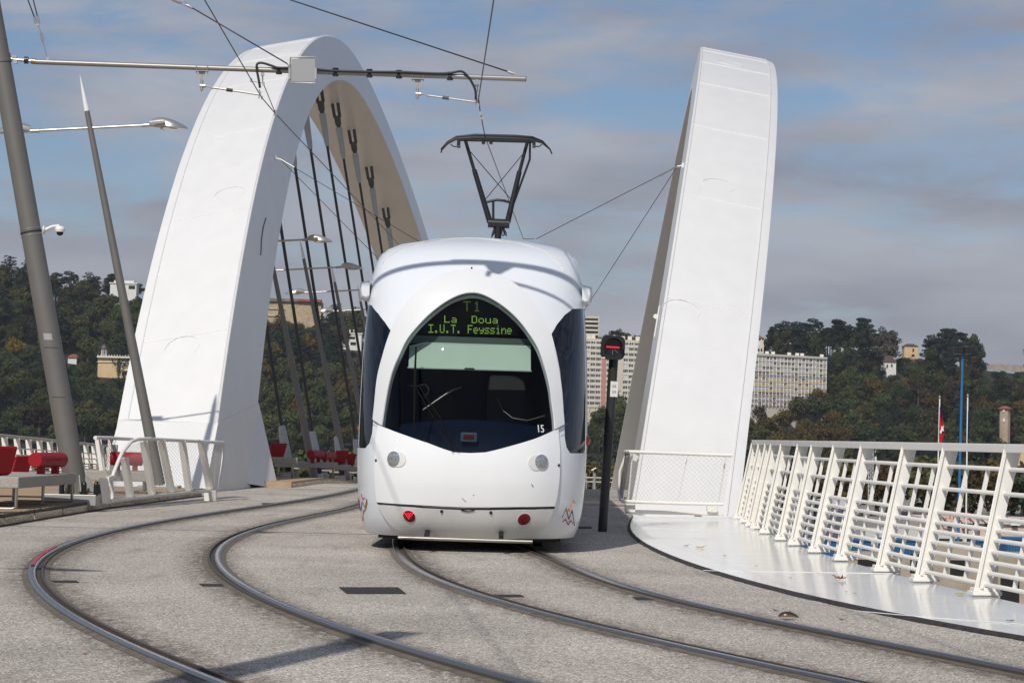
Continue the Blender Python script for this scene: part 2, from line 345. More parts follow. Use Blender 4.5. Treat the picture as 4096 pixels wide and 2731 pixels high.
# ------------------------------------------------------------------ grooved rails
L1 = [(1422, 1959), (1084, 2021), (765, 2067), (510, 2114), (319, 2165), (191, 2212), (137, 2257), (124, 2308), (159, 2369), (242, 2436), (383, 2519), (510, 2592), (702, 2672), (855, 2731)]
L2 = [(1425, 2028), (1199, 2079), (1020, 2120), (925, 2168), (883, 2206), (867, 2244), (893, 2292), (957, 2340), (1084, 2404), (1212, 2461), (1371, 2525), (1491, 2555), (1683, 2615), (1874, 2676), (2065, 2731)]
R1 = [(1587, 2198), (1606, 2236), (1657, 2274), (1746, 2322), (1874, 2376), (2065, 2434), (2257, 2481), (2448, 2529), (2639, 2580), (2800, 2615), (3343, 2731)]
R2 = [(2174, 2220), (2257, 2258), (2352, 2297), (2480, 2341), (2607, 2379), (2800, 2428), (2972, 2469), (3144, 2504), (3317, 2538), (3489, 2573), (3640, 2600), (4096, 2696)]
def railcurve(pts, deg, far_slope):
    P = [gp(*p) for p in pts]; y = np.array([p.y for p in P]); x = np.array([p.x for p in P])
    c = np.polyfit(y, x, deg); y0, y1 = y.min(), y.max(); d = np.polyder(c)
    def f(yy):
        if yy < y0: return float(np.polyval(c, y0)+np.polyval(d, y0)*(yy-y0) + 0.012*(y0-yy)**2*0.5)
        if yy > y1:
            s0 = np.polyval(d, y1); k = yy-y1; tr = 12.0
            if k < tr: return float(np.polyval(c, y1)+s0*k+(far_slope-s0)*k*k/(2*tr))
            return float(np.polyval(c, y1)+s0*tr+(far_slope-s0)*tr/2+far_slope*(k-tr))
        return float(np.polyval(c, yy))
    return f
RAILS = []
GRIME = bpy.data.materials.new('brake_dust_grime'); GRIME.use_nodes = True
def grime_nodes():
    nt = GRIME.node_tree; N = nt.nodes; L = nt.links; b_ = N['Principled BSDF']; b_.inputs['Base Color'].default_value = (.13, .095, .065, 1); b_.inputs['Roughness'].default_value = .8
    a_ = N.new('ShaderNodeAttribute'); a_.attribute_name = 'fade'; t_ = N.new('ShaderNodeTexCoord'); mp_ = N.new('ShaderNodeMapping'); mp_.inputs['Scale'].default_value = (3, 1.2, 1); L.new(t_.outputs['Object'], mp_.inputs[0])
    n_ = N.new('ShaderNodeTexNoise'); n_.inputs['Scale'].default_value = 4; n_.inputs['Detail'].default_value = 10; n_.inputs['Roughness'].default_value = .75; L.new(mp_.outputs[0], n_.inputs['Vector'])
    r_n = N.new('ShaderNodeMapRange'); r_n.inputs[1].default_value = .38; r_n.inputs[2].default_value = .68; L.new(n_.outputs['Fac'], r_n.inputs[0])
    m_ = N.new('ShaderNodeMath'); m_.operation = 'MULTIPLY'; L.new(r_n.outputs[0], m_.inputs[0]); L.new(a_.outputs['Fac'], m_.inputs[1]); L.new(m_.outputs[0], b_.inputs['Alpha'])
grime_nodes()
for k, (pts, deg, gs, lab) in enumerate(((L1, 5, 1, 'outermost curved tram rail on the left with a red smear on its head'), (L2, 5, -1, 'inner rail of the left hand track, shiny curved head'),
                                 (R1, 4, 1, 'rail leading out from under the tram, on the left of its bumper bar'), (R2, 4, -1, 'rail of the tram track closest to the white walkway'))):
    fx = railcurve(pts, deg, 0.045); RAILS.append(fx)
    ysamp = list(np.arange(6, 40, 0.5))+list(np.arange(40, 120, 2.0))
    root = thing('tram_rail', (fx(20), 20, 0), lab, 'rail', 'tram rails set in the deck')
    C = [Vector((fx(y), y, deckz(y))) for y in ysamp]; nrm = []
    for i in range(len(C)):
        d = C[min(i+1, len(C)-1)]-C[max(i-1, 0)]; d.normalize(); nrm.append(Vector((d.y, -d.x, 0)))
    def sweep(prof): return [[c+n*a*gs+Vector((0, 0, z)) for a, z in prof] for c, n in zip(C, nrm)]
    # gs*+ side is the groove side, towards the middle of the track
    q = MB(); q.loft(sweep([(-0.036, 0.016), (-0.033, 0.026), (-0.02, 0.030), (0.012, 0.030), (0.024, 0.024), (0.030, 0.006)]), closed=False); q.build('rail_head', STEEL, root, smooth=60)
    q = MB(); q.loft(sweep([(0.029, 0.012), (0.034, 0.004), (0.070, 0.004), (0.073, 0.024)]), closed=False); q.build('groove', RAILSIDE, root)
    q = MB(); q.loft(sweep([(0.072, 0.014), (0.074, 0.026), (0.092, 0.026), (0.094, 0.012)]), closed=False); q.build('keeper', mat('keeper_steel', (0.10, 0.085, 0.07), 0.55, metal=0.5) if k == 0 else bpy.data.materials['keeper_steel'], root)
    q = MB(); q.loft(sweep([(-0.085, 0.003), (-0.075, 0.006), (-0.037, 0.014)]), closed=False); q.loft(sweep([(0.093, 0.011), (0.135, 0.006), (0.148, 0.003)]), closed=False); q.build('resin_edge', RESIN, root)
    for prof, fd in (([(.149, .0025), (.24, .0025), (.46, .0025)], (1, .6, 0)), ([(-.086, .0025), (-.16, .0025), (-.30, .0025)], (.8, .4, 0))):
        q = MB(); q.loft(sweep(prof), closed=False); go = q.build('grime', GRIME, root); at_ = go.data.attributes.new('fade', 'FLOAT', 'POINT'); at_.data.foreach_set('value', [fd[i % 3] for i in range(len(go.data.vertices))])
    if k == 0:
        REDP = mat('red_paint_smear', (0.42, 0.03, 0.05), 0.45, noise=(8, 0.3))
        q = MB(); ii = [i for i, y in enumerate(ysamp) if 20.2 <= y <= 24.0]
        sw = sweep([(-0.022, 0.0375), (0.012, 0.0375)]); q.loft([sw[i] for i in ii], closed=False); q.build('paint_smear', REDP, root)
# black drain slots in the deck
DR = mat('drain_slot', (0.025, 0.022, 0.02), 0.8)
for (px, py, w, dp, lab) in ((1490, 2362, 270, 26, 'long black slot in the deck between the two tracks'), (260, 2326, 115, 8, 'short drain slot beside the outermost curved rail'), (855, 2340, 120, 9, 'short drain slot touching the left track inner rail'),
                        (2035, 2383, 125, 9, 'short drain slot inside the tram track'), (2600, 2394, 140, 11, 'short drain slot beside the rail near the walkway'), (1090, 2016, 90, 9, 'dark worn patch by the far rail of the left track'), (2340, 2110, 60, 8, 'dark slot in the tram shadow by the signal post')):
    a = gp(px-w/2, py-dp/2); c = gp(px+w/2, py+dp/2); d2 = gp(px+w/2-w*.12, py-dp/2); e2 = gp(px-w/2+w*.12, py+dp/2)
    q = MB(); q.prism([a+Vector((0, 0, .001)), d2+Vector((0, 0, .001)), c+Vector((0, 0, .001)), e2+Vector((0, 0, .001))], (0, 0, .004))
    tag(q.build('drain_slot', DR), lab, 'drain slot', 'black slots in the deck')
# ------------------------------------------------------------------ white walkway and kerb joint
post_px = [(4250, 2446), (3948, 2369), (3684, 2314), (3486, 2274), (3345, 2231), (3239, 2199), (3162, 2171), (3104, 2151), (3061, 2125), (3024, 2107), (2992, 2096), (2964, 2082), (2943, 2067)]
PB = [gp(px, py, 0.09) for px, py in post_px]
py_ = np.array([p.y for p in PB]); px_ = np.array([p.x for p in PB])
pfit = np.polyfit(py_, px_, 3)
def rail_x(y): return float(np.polyval(pfit, y))
E0 = float(py_.min()); 
b = MB(); rows = []
for y in np.linspace(37.3, 8.0, 60):
    xl = kerb_x(max(y, 11.0)) + (0 if y >= 11 else (11-y)*1.0)
    yr = max(y, E0); xrr = rail_x(yr) + 0.10 + (0 if y >= E0 else (E0-y)*0.75)
    rows.append([Vector((xl+0.005, y, 0.004)), Vector((xl+0.012, y, 0.03))]+[Vector((xl+0.012+(xrr-xl-0.012)*t, y, 0.03+0.03*t)) for t in (0.25, 0.5, 0.75, 1.0)])
b.loft(rows, closed=False); 
rows2 = [[r[-1], r[-1]-Vector((0, 0, .25))] for r in rows]; b.loft(rows2, closed=False)
walk = b.build('walkway', W_WALK); tag(walk, kind='structure')
b = MB(); rows = []
rnd = random.Random(3)
for y in np.linspace(37.5, 9.0, 160):
    xl = kerb_x(max(y, 11.0)) + (0 if y >= 11 else (11-y)*1.0); w = 0.012+0.02*rnd.random()
    rows.append([Vector((xl-w, y, 0.004)), Vector((xl-0.004, y, 0.022)), Vector((xl+0.012+.006*rnd.random(), y, 0.032)), Vector((xl+0.03, y, 0.02))])
b.loft(rows, closed=False); tag(b.build('kerb_joint', KERB), kind='structure')
WELD = mat('walkway_weld', (0.74, 0.74, 0.73), 0.3)
def wz(x, y):
    xl = kerb_x(y)+0.05; xr = rail_x(max(y, E0))+0.1; return 0.03+0.03*min(1, max(0, (x-xl)/(xr-xl)))
b = MB()
for (a, c) in (((2560, 2105), (3010, 2125)), ((2812, 2272), (3600, 2298)), ((3420, 2431), (4096, 2492))):
    pa, pc = gp(*a, .05), gp(*c, .05); n = 12
    pts = []
    for i in range(n+1):
        p = pa.lerp(pc, i/n); p.z = wz(p.x, p.y)+0.001; pts.append(p)
    b.tube(pts, 0.0035, 4)
b.build('weld_seam', WELD, walk)
# ------------------------------------------------------------------ arches
PL = dict(d0=48.35, X0=-6.888, b=.061, c=-.182, S=38.786, H=15.482, n=1.835, zb=-.948, D0=1.496, D1=2.85, W0=2.179, W1=1.982, be=.214, bd=.03, side=-1)
PR = dict(d0=43.507, X0=3.122, b=.042, c=.181, S=40.542, H=14.91, n=1.766, zb=-.956, D0=1.344, D1=3.203, W0=2.193, W1=1.738, be=.189, bd=.04, side=1)
def aplane(p, t, z, lat=0.0):
    bb = p['b']; c = p['c']; cb = 1/math.sqrt(1+c*c); ux = bb/math.sqrt(1+bb*bb); uy = 1/math.sqrt(1+bb*bb)
    tt = t+p['S']; l = c*z+lat*cb
    return Vector((p['X0']+ux*tt+l*uy, p['d0']+uy*tt-l*ux, z-c*lat*cb))
def asec(p, t):
    q0 = abs(t)/p['S']; q = min(1.0, q0); n = p['n']; z = p['zb']+p['H']*(1-q**n)-(p['H']*n*(q0-1) if q0 > 1 else 0); dz = -p['H']*n*q**(n-1)*(1 if t > 0 else -1)/p['S']
    ln = math.sqrt(1+dz*dz); return z, -dz/ln, 1/ln, p['W0']+(p['W1']-p['W0'])*q*q, p['D0']+(p['D1']-p['D0'])*q*q
def apt(p, t, lat, rad):
    z, nt_, nz, W, D = asec(p, t); return aplane(p, t+nt_*rad, z+nz*rad, lat)
def on_arch(p, px, py, side_lat, rad):
    return min(np.linspace(-p['S']*1.03, -2, 600), key=lambda t: float(((proj(np.array(apt(p, t, side_lat*asec(p, t)[3]/2, rad*asec(p, t)[4]/2)))-np.array((px, py)))**2).sum()))
def arch(p, label):
    root = thing('bridge_arch', aplane(p, -p['S'], 0), label, 'bridge arch', 'white steel arches of the bridge')
    s = p['side']; ts = np.concatenate([[-1.0-4.5/p['S'], -1.0-2.0/p['S']], np.linspace(-1, -.5, 40), np.linspace(-.5, .5, 60)[1:], np.linspace(.5, 1, 40)[1:]])*p['S']*0.9995
    body = MB(); rings = []
    for t in ts:
        z, nt_, nz, W, D = asec(p, t); a = -s*W/2; o = s*W/2; e = 0.02
        rings.append([apt(p, t, a+s*e, D/2), apt(p, t, o, D/2), apt(p, t, o+s*p['be'], D/2-p['bd']), apt(p, t, o+s*p['be']*.6, -D/2), apt(p, t, a+s*e, -D/2), apt(p, t, a, -D/2+e), apt(p, t, a, D/2-e)])
    body.loft(rings); body.build('arch_box', W_ARCH, root, smooth=25)
    q = MB()
    for key in ('it', 'os'):
        pts = []
        for t in ts:
            z, nt_, nz, W, D = asec(p, t); lat = (-s*W/2+s*0.05) if key == 'it' else s*W/2-s*.02
            pts.append(apt(p, t, lat, D/2+0.004))
        q.tube(pts, 0.016, 4)
    q.build('edge_bead', W_ARCH, root, smooth=1)
    for t in (-34.2, -28.8, -23.5, -18.5, -14.6, -10.6, -7.0, -3.4, 2, 7):
        q = MB(); z, nt_, nz, W, D = asec(p, t)
        q.tube([apt(p, t, -s*W/2+s*.05+(W-.1)*s*k/6, D/2+0.004) for k in range(7)], 0.014, 4); q.build('weld_seam', W_ARCH, root)
    for t, la in ((-27.8, .12), (-13.6, .1), (-34.6, -.3)):
        q = MB(); z, nt_, nz, W, D = asec(p, t); rr = 0.30
        q.tube([apt(p, t+1.0*rr*1.3*math.cos(k*2*math.pi/28), -s*.25+la+rr*math.sin(k*2*math.pi/28)*1.3, D/2+0.006) for k in range(29)], 0.007, 4, caps=False); q.build('hatch_ring', W_ARCH, root)
    return root
AL = arch(PL, 'broad white steel arch rising behind the lamp post on the left side of the tram')
AR = arch(PR, 'white steel arch seen almost edge-on between the tram and the white railing')
# splayed foot under the left arch
q = MB(); s = PL['side']
def footring(pts2): return pts2
ft = [(862, 1978), (1000, 1963), (1114, 1956)]
g0 = gp(874, 1976); g1 = gp(1114, 1955); dvec = (g1-g0)
def onface(t, rad, inset=0.0):
    z, nt_, nz, W, D = asec(PL, t); return apt(PL, t, W/2-inset, rad)
tF = on_arch(PL, 1027, 1609, 1, -1); zF = asec(PL, tF)[4]; top_a = onface(tF-.6, -.1*zF); top_b = onface(tF, -.5*zF)
lo = [g0-Vector((0, 0, .3)), g1-Vector((0, 0, .3))]
out = Vector((-.42, 2.6, 0))
mid0 = top_a.lerp(g0, .5)
pB_ = onface(tF, -asec(PL, tF)[4]/2)+Vector((.014, 0, 0)); WL_ = asec(PL, -PL['S'])[3]/2+.012
tg_ = min(np.linspace(-PL['S']-2, tF, 200), key=lambda t: abs(proj(np.array(aplane(PL, t, -.05, WL_)))[0]-985)); gm = aplane(PL, tg_, -.08, WL_); gb = gp(1114, 1945)-Vector((0, 0, .05))
q.add([gm, gb, pB_, gm+Vector((-.5, .3, 0)), gb+Vector((-.6, .8, 0)), pB_+Vector((-.5, .3, 0))], [(0, 1, 2), (3, 5, 4), (0, 2, 5, 3), (1, 4, 5, 2), (0, 3, 4, 1)])
q.build('splayed_foot', W_ARCH, AL)
tI_ = on_arch(PL, 884, 1690, 1, 1); pI_ = onface(tI_, asec(PL, tI_)[4]/2)+Vector((.012, 0, 0)); pM_ = onface((tI_+tF)/2, 0)+Vector((.012, 0, 0))
q = MB(); q.prism([aplane(PL, -PL['S']-1.75, -.1, WL_), aplane(PL, tF-1.2, -.1, WL_), pB_, pI_], (-2.1, .15, 0)); q.build('base_skirt', W_ARCH, AL)
# stay eyes on the arches
def eye(P, n, parent, name='stay_eye'):
    q = MB(); q.box(P-Vector((0, 0, 0)), (.10, .05, .12)); q.tube([P, P+Vector(n)*.16], .022, 6); q.build(name, W_ARCH, parent)
# hangers
def hanger(p, t, label, vis=True):
    z, nt_, nz, W, D = asec(p, t); zt = z-D/2*nz-0.02; base = deckz(aplane(p, t, 0).y)
    zb = base+0.55
    up = (aplane(p, t, 10)-aplane(p, t, 0)).normalized()
    T = aplane(p, t, zt); B = aplane(p, t, zb); ax = Vector((1, 0, 0)); ax = (ax-up*ax.dot(up)).normalized(); fw = up.cross(ax)
    root = thing('bridge_hanger', B, label, 'hanger', 'steel hangers of the left arch' if p is PL else 'steel hangers of the right arch')
    q = MB(); q.tube([B+up*1.0, T-up*2.1], .048, 8); q.build('rod', HANGER, root, smooth=60)
    q = MB(); q.tube([T-up*2.15, T-up*2.0, T-up*1.0, T-up*.95], [.065, .09, .13, .12], 10); q.build('upper_sleeve', SLEEVE, root, smooth=50)
    q = MB(); q.tube([T-up*1.0, T-up*.84], .08, 8); q.tube([T-up*.85, T-up*.78, T-up*.5], [.10, .12, .13], 10)
    for sgn in (-1, 1): q.beam(T-up*.55+ax*sgn*.095, T+up*.0+ax*sgn*.108, .055, .12, up=ax)
    q.build('fork', SOCK, root, smooth=40)
    q = MB(); q.beam(T-up*.3, T+up*.15, .03, .2, up=ax); q.build('lug', W_ARCH, root)
    q = MB(); q.tube([B+up*1.05, B+up*1.0, B+up*.1, B+up*-.0], [.07, .10, .15, .135], 12); q.build('lower_sleeve', SLEEVE, root, smooth=50)
    q = MB(); q.tube([B, B-up*.2], .105, 10); q.build('collar', BLACK, root, smooth=40)
    q = MB()
    for sgn in (-1, 1): q.beam(B-up*.2+ax*sgn*.11, B-up*.95+ax*sgn*.14, .06, .3, up=ax)
    q.beam(B-up*.22, B-up*.42, .3, .26, up=fw); q.build('lower_fork', GREYSTEEL, root, bevel=.01)
ords = ['first', 'second', 'third', 'fourth', 'fifth', 'sixth', 'seventh', 'eighth', 'ninth', 'tenth', 'eleventh', 'twelfth']
for k, t in enumerate([-23.3, -17.7, -12.5, -7.9, -3.0, 1.6, 5.9, 10.4, 14.7, 19.2, 23.7]):
    hanger(PL, t, f'dark hanger of the left arch, {ords[k]} counted from the arch foot towards the tram')
# ------------------------------------------------------------------ tram
TY = 24.9; tc0 = at(1872, 1850, TY); TX = tc0.x; TA = 0.016
ca, sa = math.cos(TA), math.sin(TA)
def tw(x, y, z): return Vector((TX+x*ca+y*sa, TY+y*ca-x*sa, z))
ZK = [0.15, 0.22, 0.34, 0.50, 0.75, 0.95, 1.15, 1.45, 1.75, 2.10, 2.45, 2.75, 2.95, 3.10, 3.22, 3.32, 3.40, 3.46, 3.51, 3.54]
HW = [1.15, 1.19, 1.22, 1.245, 1.265, 1.272, 1.272, 1.268, 1.262, 1.250, 1.232, 1.205, 1.180, 1.155, 1.125, 1.075, 0.97, 0.80, 0.56, 0.18]
OF = [0.36, 0.25, 0.14, 0.055, 0.005, 0.0, 0.02, 0.10, 0.20, 0.34, 0.50, 0.68, 0.83, 0.98, 1.12, 1.28, 1.46, 1.66, 1.92, 2.2]
YS = [1.40]*10+[1.42, 1.46, 1.52, 1.6, 1.7, 1.82, 1.96, 2.1, 2.25, 2.4]
def smoothkeys(z, K):
    return np.interp(z, ZKF, K)
ZKF = np.linspace(0, 1, 400)*(ZK[-1]-ZK[0])+ZK[0]
def _sm(V):
    v = np.interp(ZKF, ZK, V); k = np.ones(15)/15; pad = np.concatenate([2*v[0]-v[7:0:-1], v, 2*v[-1]-v[-2:-9:-1]]); return np.convolve(pad, k, 'valid')
HWF, OFF_, YSF = _sm(HW), _sm(OF), _sm(YS)
PEX = 2.7
def tsurf(s, z, push=0.0):
    hw = np.interp(z, ZKF, HWF); of = np.interp(z, ZKF, OFF_); ys = np.interp(z, ZKF, YSF); L = ys-of
    PEX = np.interp(z, [0, 1.0, 2.2, 2.9, 3.5], [2.6, 2.6, 2.5, 2.15, 2.0])
    a = min(1, abs(s))*math.pi/2; sg = 1 if s >= 0 else -1
    x = sg*hw*math.sin(a)**(2/PEX) if a > 0 else 0.0
    y = of+L*(1-max(0, math.cos(a))**(2/PEX)) if a < math.pi/2-1e-6 else of+L
    if abs(s) > 1: y = ys+(abs(s)-1)*(3.6-ys)/2.2; x = sg*hw
    return np.array([x, y, z])
def tnorm(s, z):
    e = 0.01; s1 = max(-4, s-e); s2 = s+e
    ds = tsurf(s2, z)-tsurf(s1, z); dz = tsurf(s, min(3.535, z+e))-tsurf(s, max(.152, z-e))
    n = np.cross(ds, dz); l = np.linalg.norm(n)
    return n/l if l > 1e-9 else np.array([0, -1, 0.])
def tS(s, z, push=0.0):
    p = tsurf(s, z)
    if callable(push): push = push(s, z)
    if push: p = p+tnorm(s, z)*push
    return tw(*p)
# lookup of surface coordinates for points seen on the tram front
GS = np.linspace(-1, 1, 321); GZ = np.linspace(.16, 3.5, 300)
GP = np.array([[tsurf(s, z) for z in GZ] for s in GS])
GW = np.stack([TX+GP[..., 0]*ca+GP[..., 1]*sa, TY+GP[..., 1]*ca-GP[..., 0]*sa, GP[..., 2]], -1)
GPX = proj(GW)
def sz(px, py):
    d = (GPX[..., 0]-px)**2+(GPX[..., 1]-py)**2
    i, j = np.unravel_index(d.argmin(), d.shape); s, z = GS[i], GZ[j]
    for _ in range(6):
        f0 = proj(np.array(tS(s, z))); e = 1e-3
        J = np.column_stack([(proj(np.array(tS(s+e, z)))-f0)/e, (proj(np.array(tS(s, z+e)))-f0)/e])
        try: dd = np.linalg.solve(J, np.array([px, py])-f0)
        except Exception: break
        dd = np.clip(dd, -.05, .05); s = float(np.clip(s+dd[0], -1, 1)); z = float(np.clip(z+dd[1], .155, 3.53))
    return (s, z)
def szp(px, py):
    s, z = sz(px, py)
    for _ in range(8):
        g_ = lambda a, c: proj(np.array(tS(a, c, RINGP))); f0 = g_(s, z); e = 1e-3
        J = np.column_stack([(g_(s+e, z)-f0)/e, (g_(s, z+e)-f0)/e]); dd = np.clip(np.linalg.solve(J, np.array([px, py])-f0), -.05, .05); s = float(np.clip(s+dd[0], -1, 1)); z = float(np.clip(z+dd[1], .155, 3.53))
    return (s, z)
def resample(loop, step):
    out = []
    n = len(loop)
    for i in range(n):
        a = np.array(loop[i]); c = np.array(loop[(i+1) % n]); d = np.linalg.norm((c-a)*np.array([1.3, 1])); k = max(1, int(math.ceil(d/step)))
        out += [tuple(a+(c-a)*j/k) for j in range(k)]
    return out
def smooth_loop(pts, it=1):          # smooth curve through the points of an open chain
    P_ = [np.array(p, float) for p in pts]; n = len(P_); out = []; k = 2**it
    for i in range(n-1):
        p0 = P_[i-1] if i else 2*P_[0]-P_[1]; p1, p2 = P_[i], P_[i+1]; p3 = P_[i+2] if i+2 < n else 2*P_[-1]-P_[-2]
        for j in range(k):
            t = j/k; out.append(tuple(.5*((2*p1)+(p2-p0)*t+(2*p0-5*p1+4*p2-p3)*t*t+(3*p1-p0-3*p2+p3)*t**3)))
    return out+[tuple(P_[-1])]
def inpoly(p, loop):
    x, y = p; c = False; n = len(loop); j = n-1
    for i in range(n):
        xi, yi = loop[i]; xj, yj = loop[j]
        if (yi > y) != (yj > y) and x < (xj-xi)*(y-yi)/(yj-yi)+xi: c = not c
        j = i
    return c
def patch(outer, holes=(), step=0.06, push=0.0, thick=0.0, mb=None, mi=0, rim=True, inner_rim=True):
    """surface patch bounded by loops in (s,z); optional rim going inwards"""
    loops = [resample(outer, step)]+[resample(h, step) for h in holes]
    vs = []; ed = []
    for lp in loops:
        o = len(vs); vs += [Vector((p[0], p[1])) for p in lp]; ed += [(o+i, o+(i+1) % len(lp)) for i in range(len(lp))]
    A = np.array(loops[0]); s0, z0 = A.min(0); s1, z1 = A.max(0)
    def clear(p):
        for lp in loops:
            L_ = np.array(lp); 
            if ((L_-p)**2).sum(1).min() < (step*.45)**2: return False
        return True
    for s in np.arange(s0+step*.5, s1, step):
        for z in np.arange(z0+step*.5, z1, step):
            if inpoly((s, z), loops[0]) and not any(inpoly((s, z), h) for h in loops[1:]) and clear(np.array((s, z))): vs.append(Vector((s, z)))
    V, E2, Fc, ov, oe, of_ = geometry.delaunay_2d_cdt(vs, ed, [], 0, 1e-6)
    m = mb or MB(); P = [tS(v.x, v.y, push) for v in V]; fs = []
    for f in Fc:
        c = sum((V[i] for i in f), Vector((0, 0)))/len(f); c = (c.x, c.y)
        if inpoly(c, loops[0]) and not any(inpoly(c, h) for h in loops[1:]): fs.append(tuple(f))
    m.add(P, fs, mi)
    if thick:
        for k, lp in enumerate(loops):
            if (k == 0 and not rim) or (k > 0 and not inner_rim): continue
            a = [tS(p[0], p[1], push) for p in lp]; c = [tS(p[0], p[1], (push(*p) if callable(push) else push)-thick) for p in lp]; n = len(lp)
            m.add(a+c, [(i, (i+1) % n, n+(i+1) % n, n+i) for i in range(n)], mi)
    return m
tram = thing('tram', (TX, TY, 0), 'white bullet-nosed tram with black arched windscreen heading towards the viewer', 'tram')
# --- outlines seen in the photograph, carried onto the body surface
ws_l = [(1525, 1700), (1541, 1600), (1565, 1494), (1599, 1413), (1634, 1346), (1692, 1279), (1759, 1221), (1818, 1186), (1880, 1169)]
ws_r = [(1938, 1179), (2005, 1217), (2068, 1271), (2117, 1333), (2157, 1400), (2184, 1480), (2201, 1547), (2208, 1600), (2217, 1662), (2221, 1715)]
ws_b = [(2139, 1755), (2050, 1782), (1942, 1809), (1880, 1812), (1817, 1809), (1715, 1773), (1625, 1742), (1559, 1717)]
fr_o = [(1490, 1676), (1498, 1600), (1509, 1503), (1532, 1413), (1563, 1320), (1590, 1262), (1630, 1208), (1692, 1150), (1759, 1105), (1826, 1083), (1887, 1076), (1951, 1083), (2018, 1108), (2076, 1146), (2130, 1204), (2170, 1270), (2201, 1333), (2219, 1396), (2237, 1480), (2248, 1561), (2251, 1600), (2258, 1695)]
hood_l = [(1507, 1773), (1504, 1885), (1509, 1974), (1514, 2006)]
hood_r = [(2228, 1717), (2235, 1800), (2233, 1907), (2224, 1983), (2214, 2022)]
seam = [(1692, 2017), (1862, 2025), (2040, 2024)]
bump_b = [(1541, 2063), (1576, 2104), (1617, 2126), (1657, 2137), (1826, 2149), (1983, 2154), (2050, 2147), (2134, 2136), (2184, 2096), (2208, 2042)]
S = lambda L_: [sz(*p) for p in L_]
RINGP = lambda s, z: .035+.085*max(0.0, min(1.0, (z-1.5)/1.4))**1.3
SP = lambda L_: [szp(*p) for p in L_]
ws_open = smooth_loop(SP(ws_l+ws_r), 2)
WS = ws_open+S(ws_b)
FRO = smooth_loop(SP(fr_o), 2)
ring = FRO+[ws_open[-1]]+ws_open[::-1][1:]
hood = [S([(1517, 1700)])[0]]+S([(1525, 1703)])+S(ws_b)[::-1]+S([(2221, 1717)])+S(hood_r)+S(seam)[::-1]+S(hood_l)[::-1]
bum = S([(1516, 2017)])+S([(1692, 2029), (1862, 2037), (2040, 2036), (2212, 2034)])+S(bump_b)[::-1]
# side windows, from the pillar round to the door
def sidewin(sg):
    if sg < 0: pil = S([(1494, 1668), (1502, 1600), (1513, 1503), (1536, 1413), (1563, 1322)]); top = S([(1541, 1290), (1514, 1255), (1487, 1221)])
    else: pil = S([(2258, 1690), (2248, 1600), (2240, 1480), (2222, 1396), (2206, 1336)]); top = S([(2228, 1297), (2259, 1259), (2291, 1235)])
    bot = S([(1489, 1729), (1478, 1772), (1461, 1792)] if sg < 0 else [(2259, 1751), (2266, 1789), (2280, 1812)])
    zt = top[-1][1]; zb = bot[-1][1]
    return pil+top+[(sg*1.0, zt+.03), (sg*1.9, zt+.03), (sg*1.9, zb), (sg*1.02, zb)]+bot[::-1]
SWL, SWR = sidewin(-1), sidewin(1)
SMAX = 3.2
def grow(loop, k):
    c = np.mean(np.array(loop), 0); return [tuple(c+(np.array(p)-c)*k) for p in loop]
outer = [(-SMAX, .155), (SMAX, .155), (SMAX, 3.535), (-SMAX, 3.535)]
body = patch(outer, [grow(WS, 1.045), SWL, SWR], step=0.075, thick=0.05, rim=False)
# close the roof crown
crown = [tS(s, 3.535) for s in np.linspace(-SMAX, SMAX, 86)]
body.add(crown, [tuple(range(len(crown)))])
body.build('cab_body', W_TRAM, tram, smooth=45)
rq = patch(ring, step=0.05, push=RINGP, thick=0.018)
rq.loft([[tS(a, c, (lambda s, z: RINGP(s, z)+.001)) for a, c in resample(FRO+FRO[-2:0:-1], .05)[:0] or FRO], [tS(a, c, -.03) for a, c in FRO]], closed=False)
rq.build('windscreen_frame', W_RING, tram, smooth=40)
patch(hood, step=0.06, push=0.022, thick=0.035).build('hood', W_HOOD, tram, smooth=40)
patch(bum, step=0.06, push=0.022, thick=0.04).build('bumper', W_TRAM_LOW, tram, smooth=40)
WSG = glass_mat('windscreen_glass', (0.60, 0.64, 0.62), 0.01, 1.25)
SDG = glass_mat('side_glass', (0.10, 0.13, 0.14), 0.01, 1.55, 0.03)
def grow(loop, k):
    c = np.mean(np.array(loop), 0); return [tuple(c+(np.array(p)-c)*k) for p in loop]
patch(grow(WS, 1.04), step=0.04, push=lambda s, z: RINGP(s, z)-.02 if z > 1.35 else RINGP(s, z)-.02-.022*(1.35-z)/.3).build('windscreen', WSG, tram, smooth=1)
for L_ in (SWL, SWR): patch(grow(L_, 1.05), step=0.06, push=-0.004).build('side_window', SDG, tram, smooth=1)
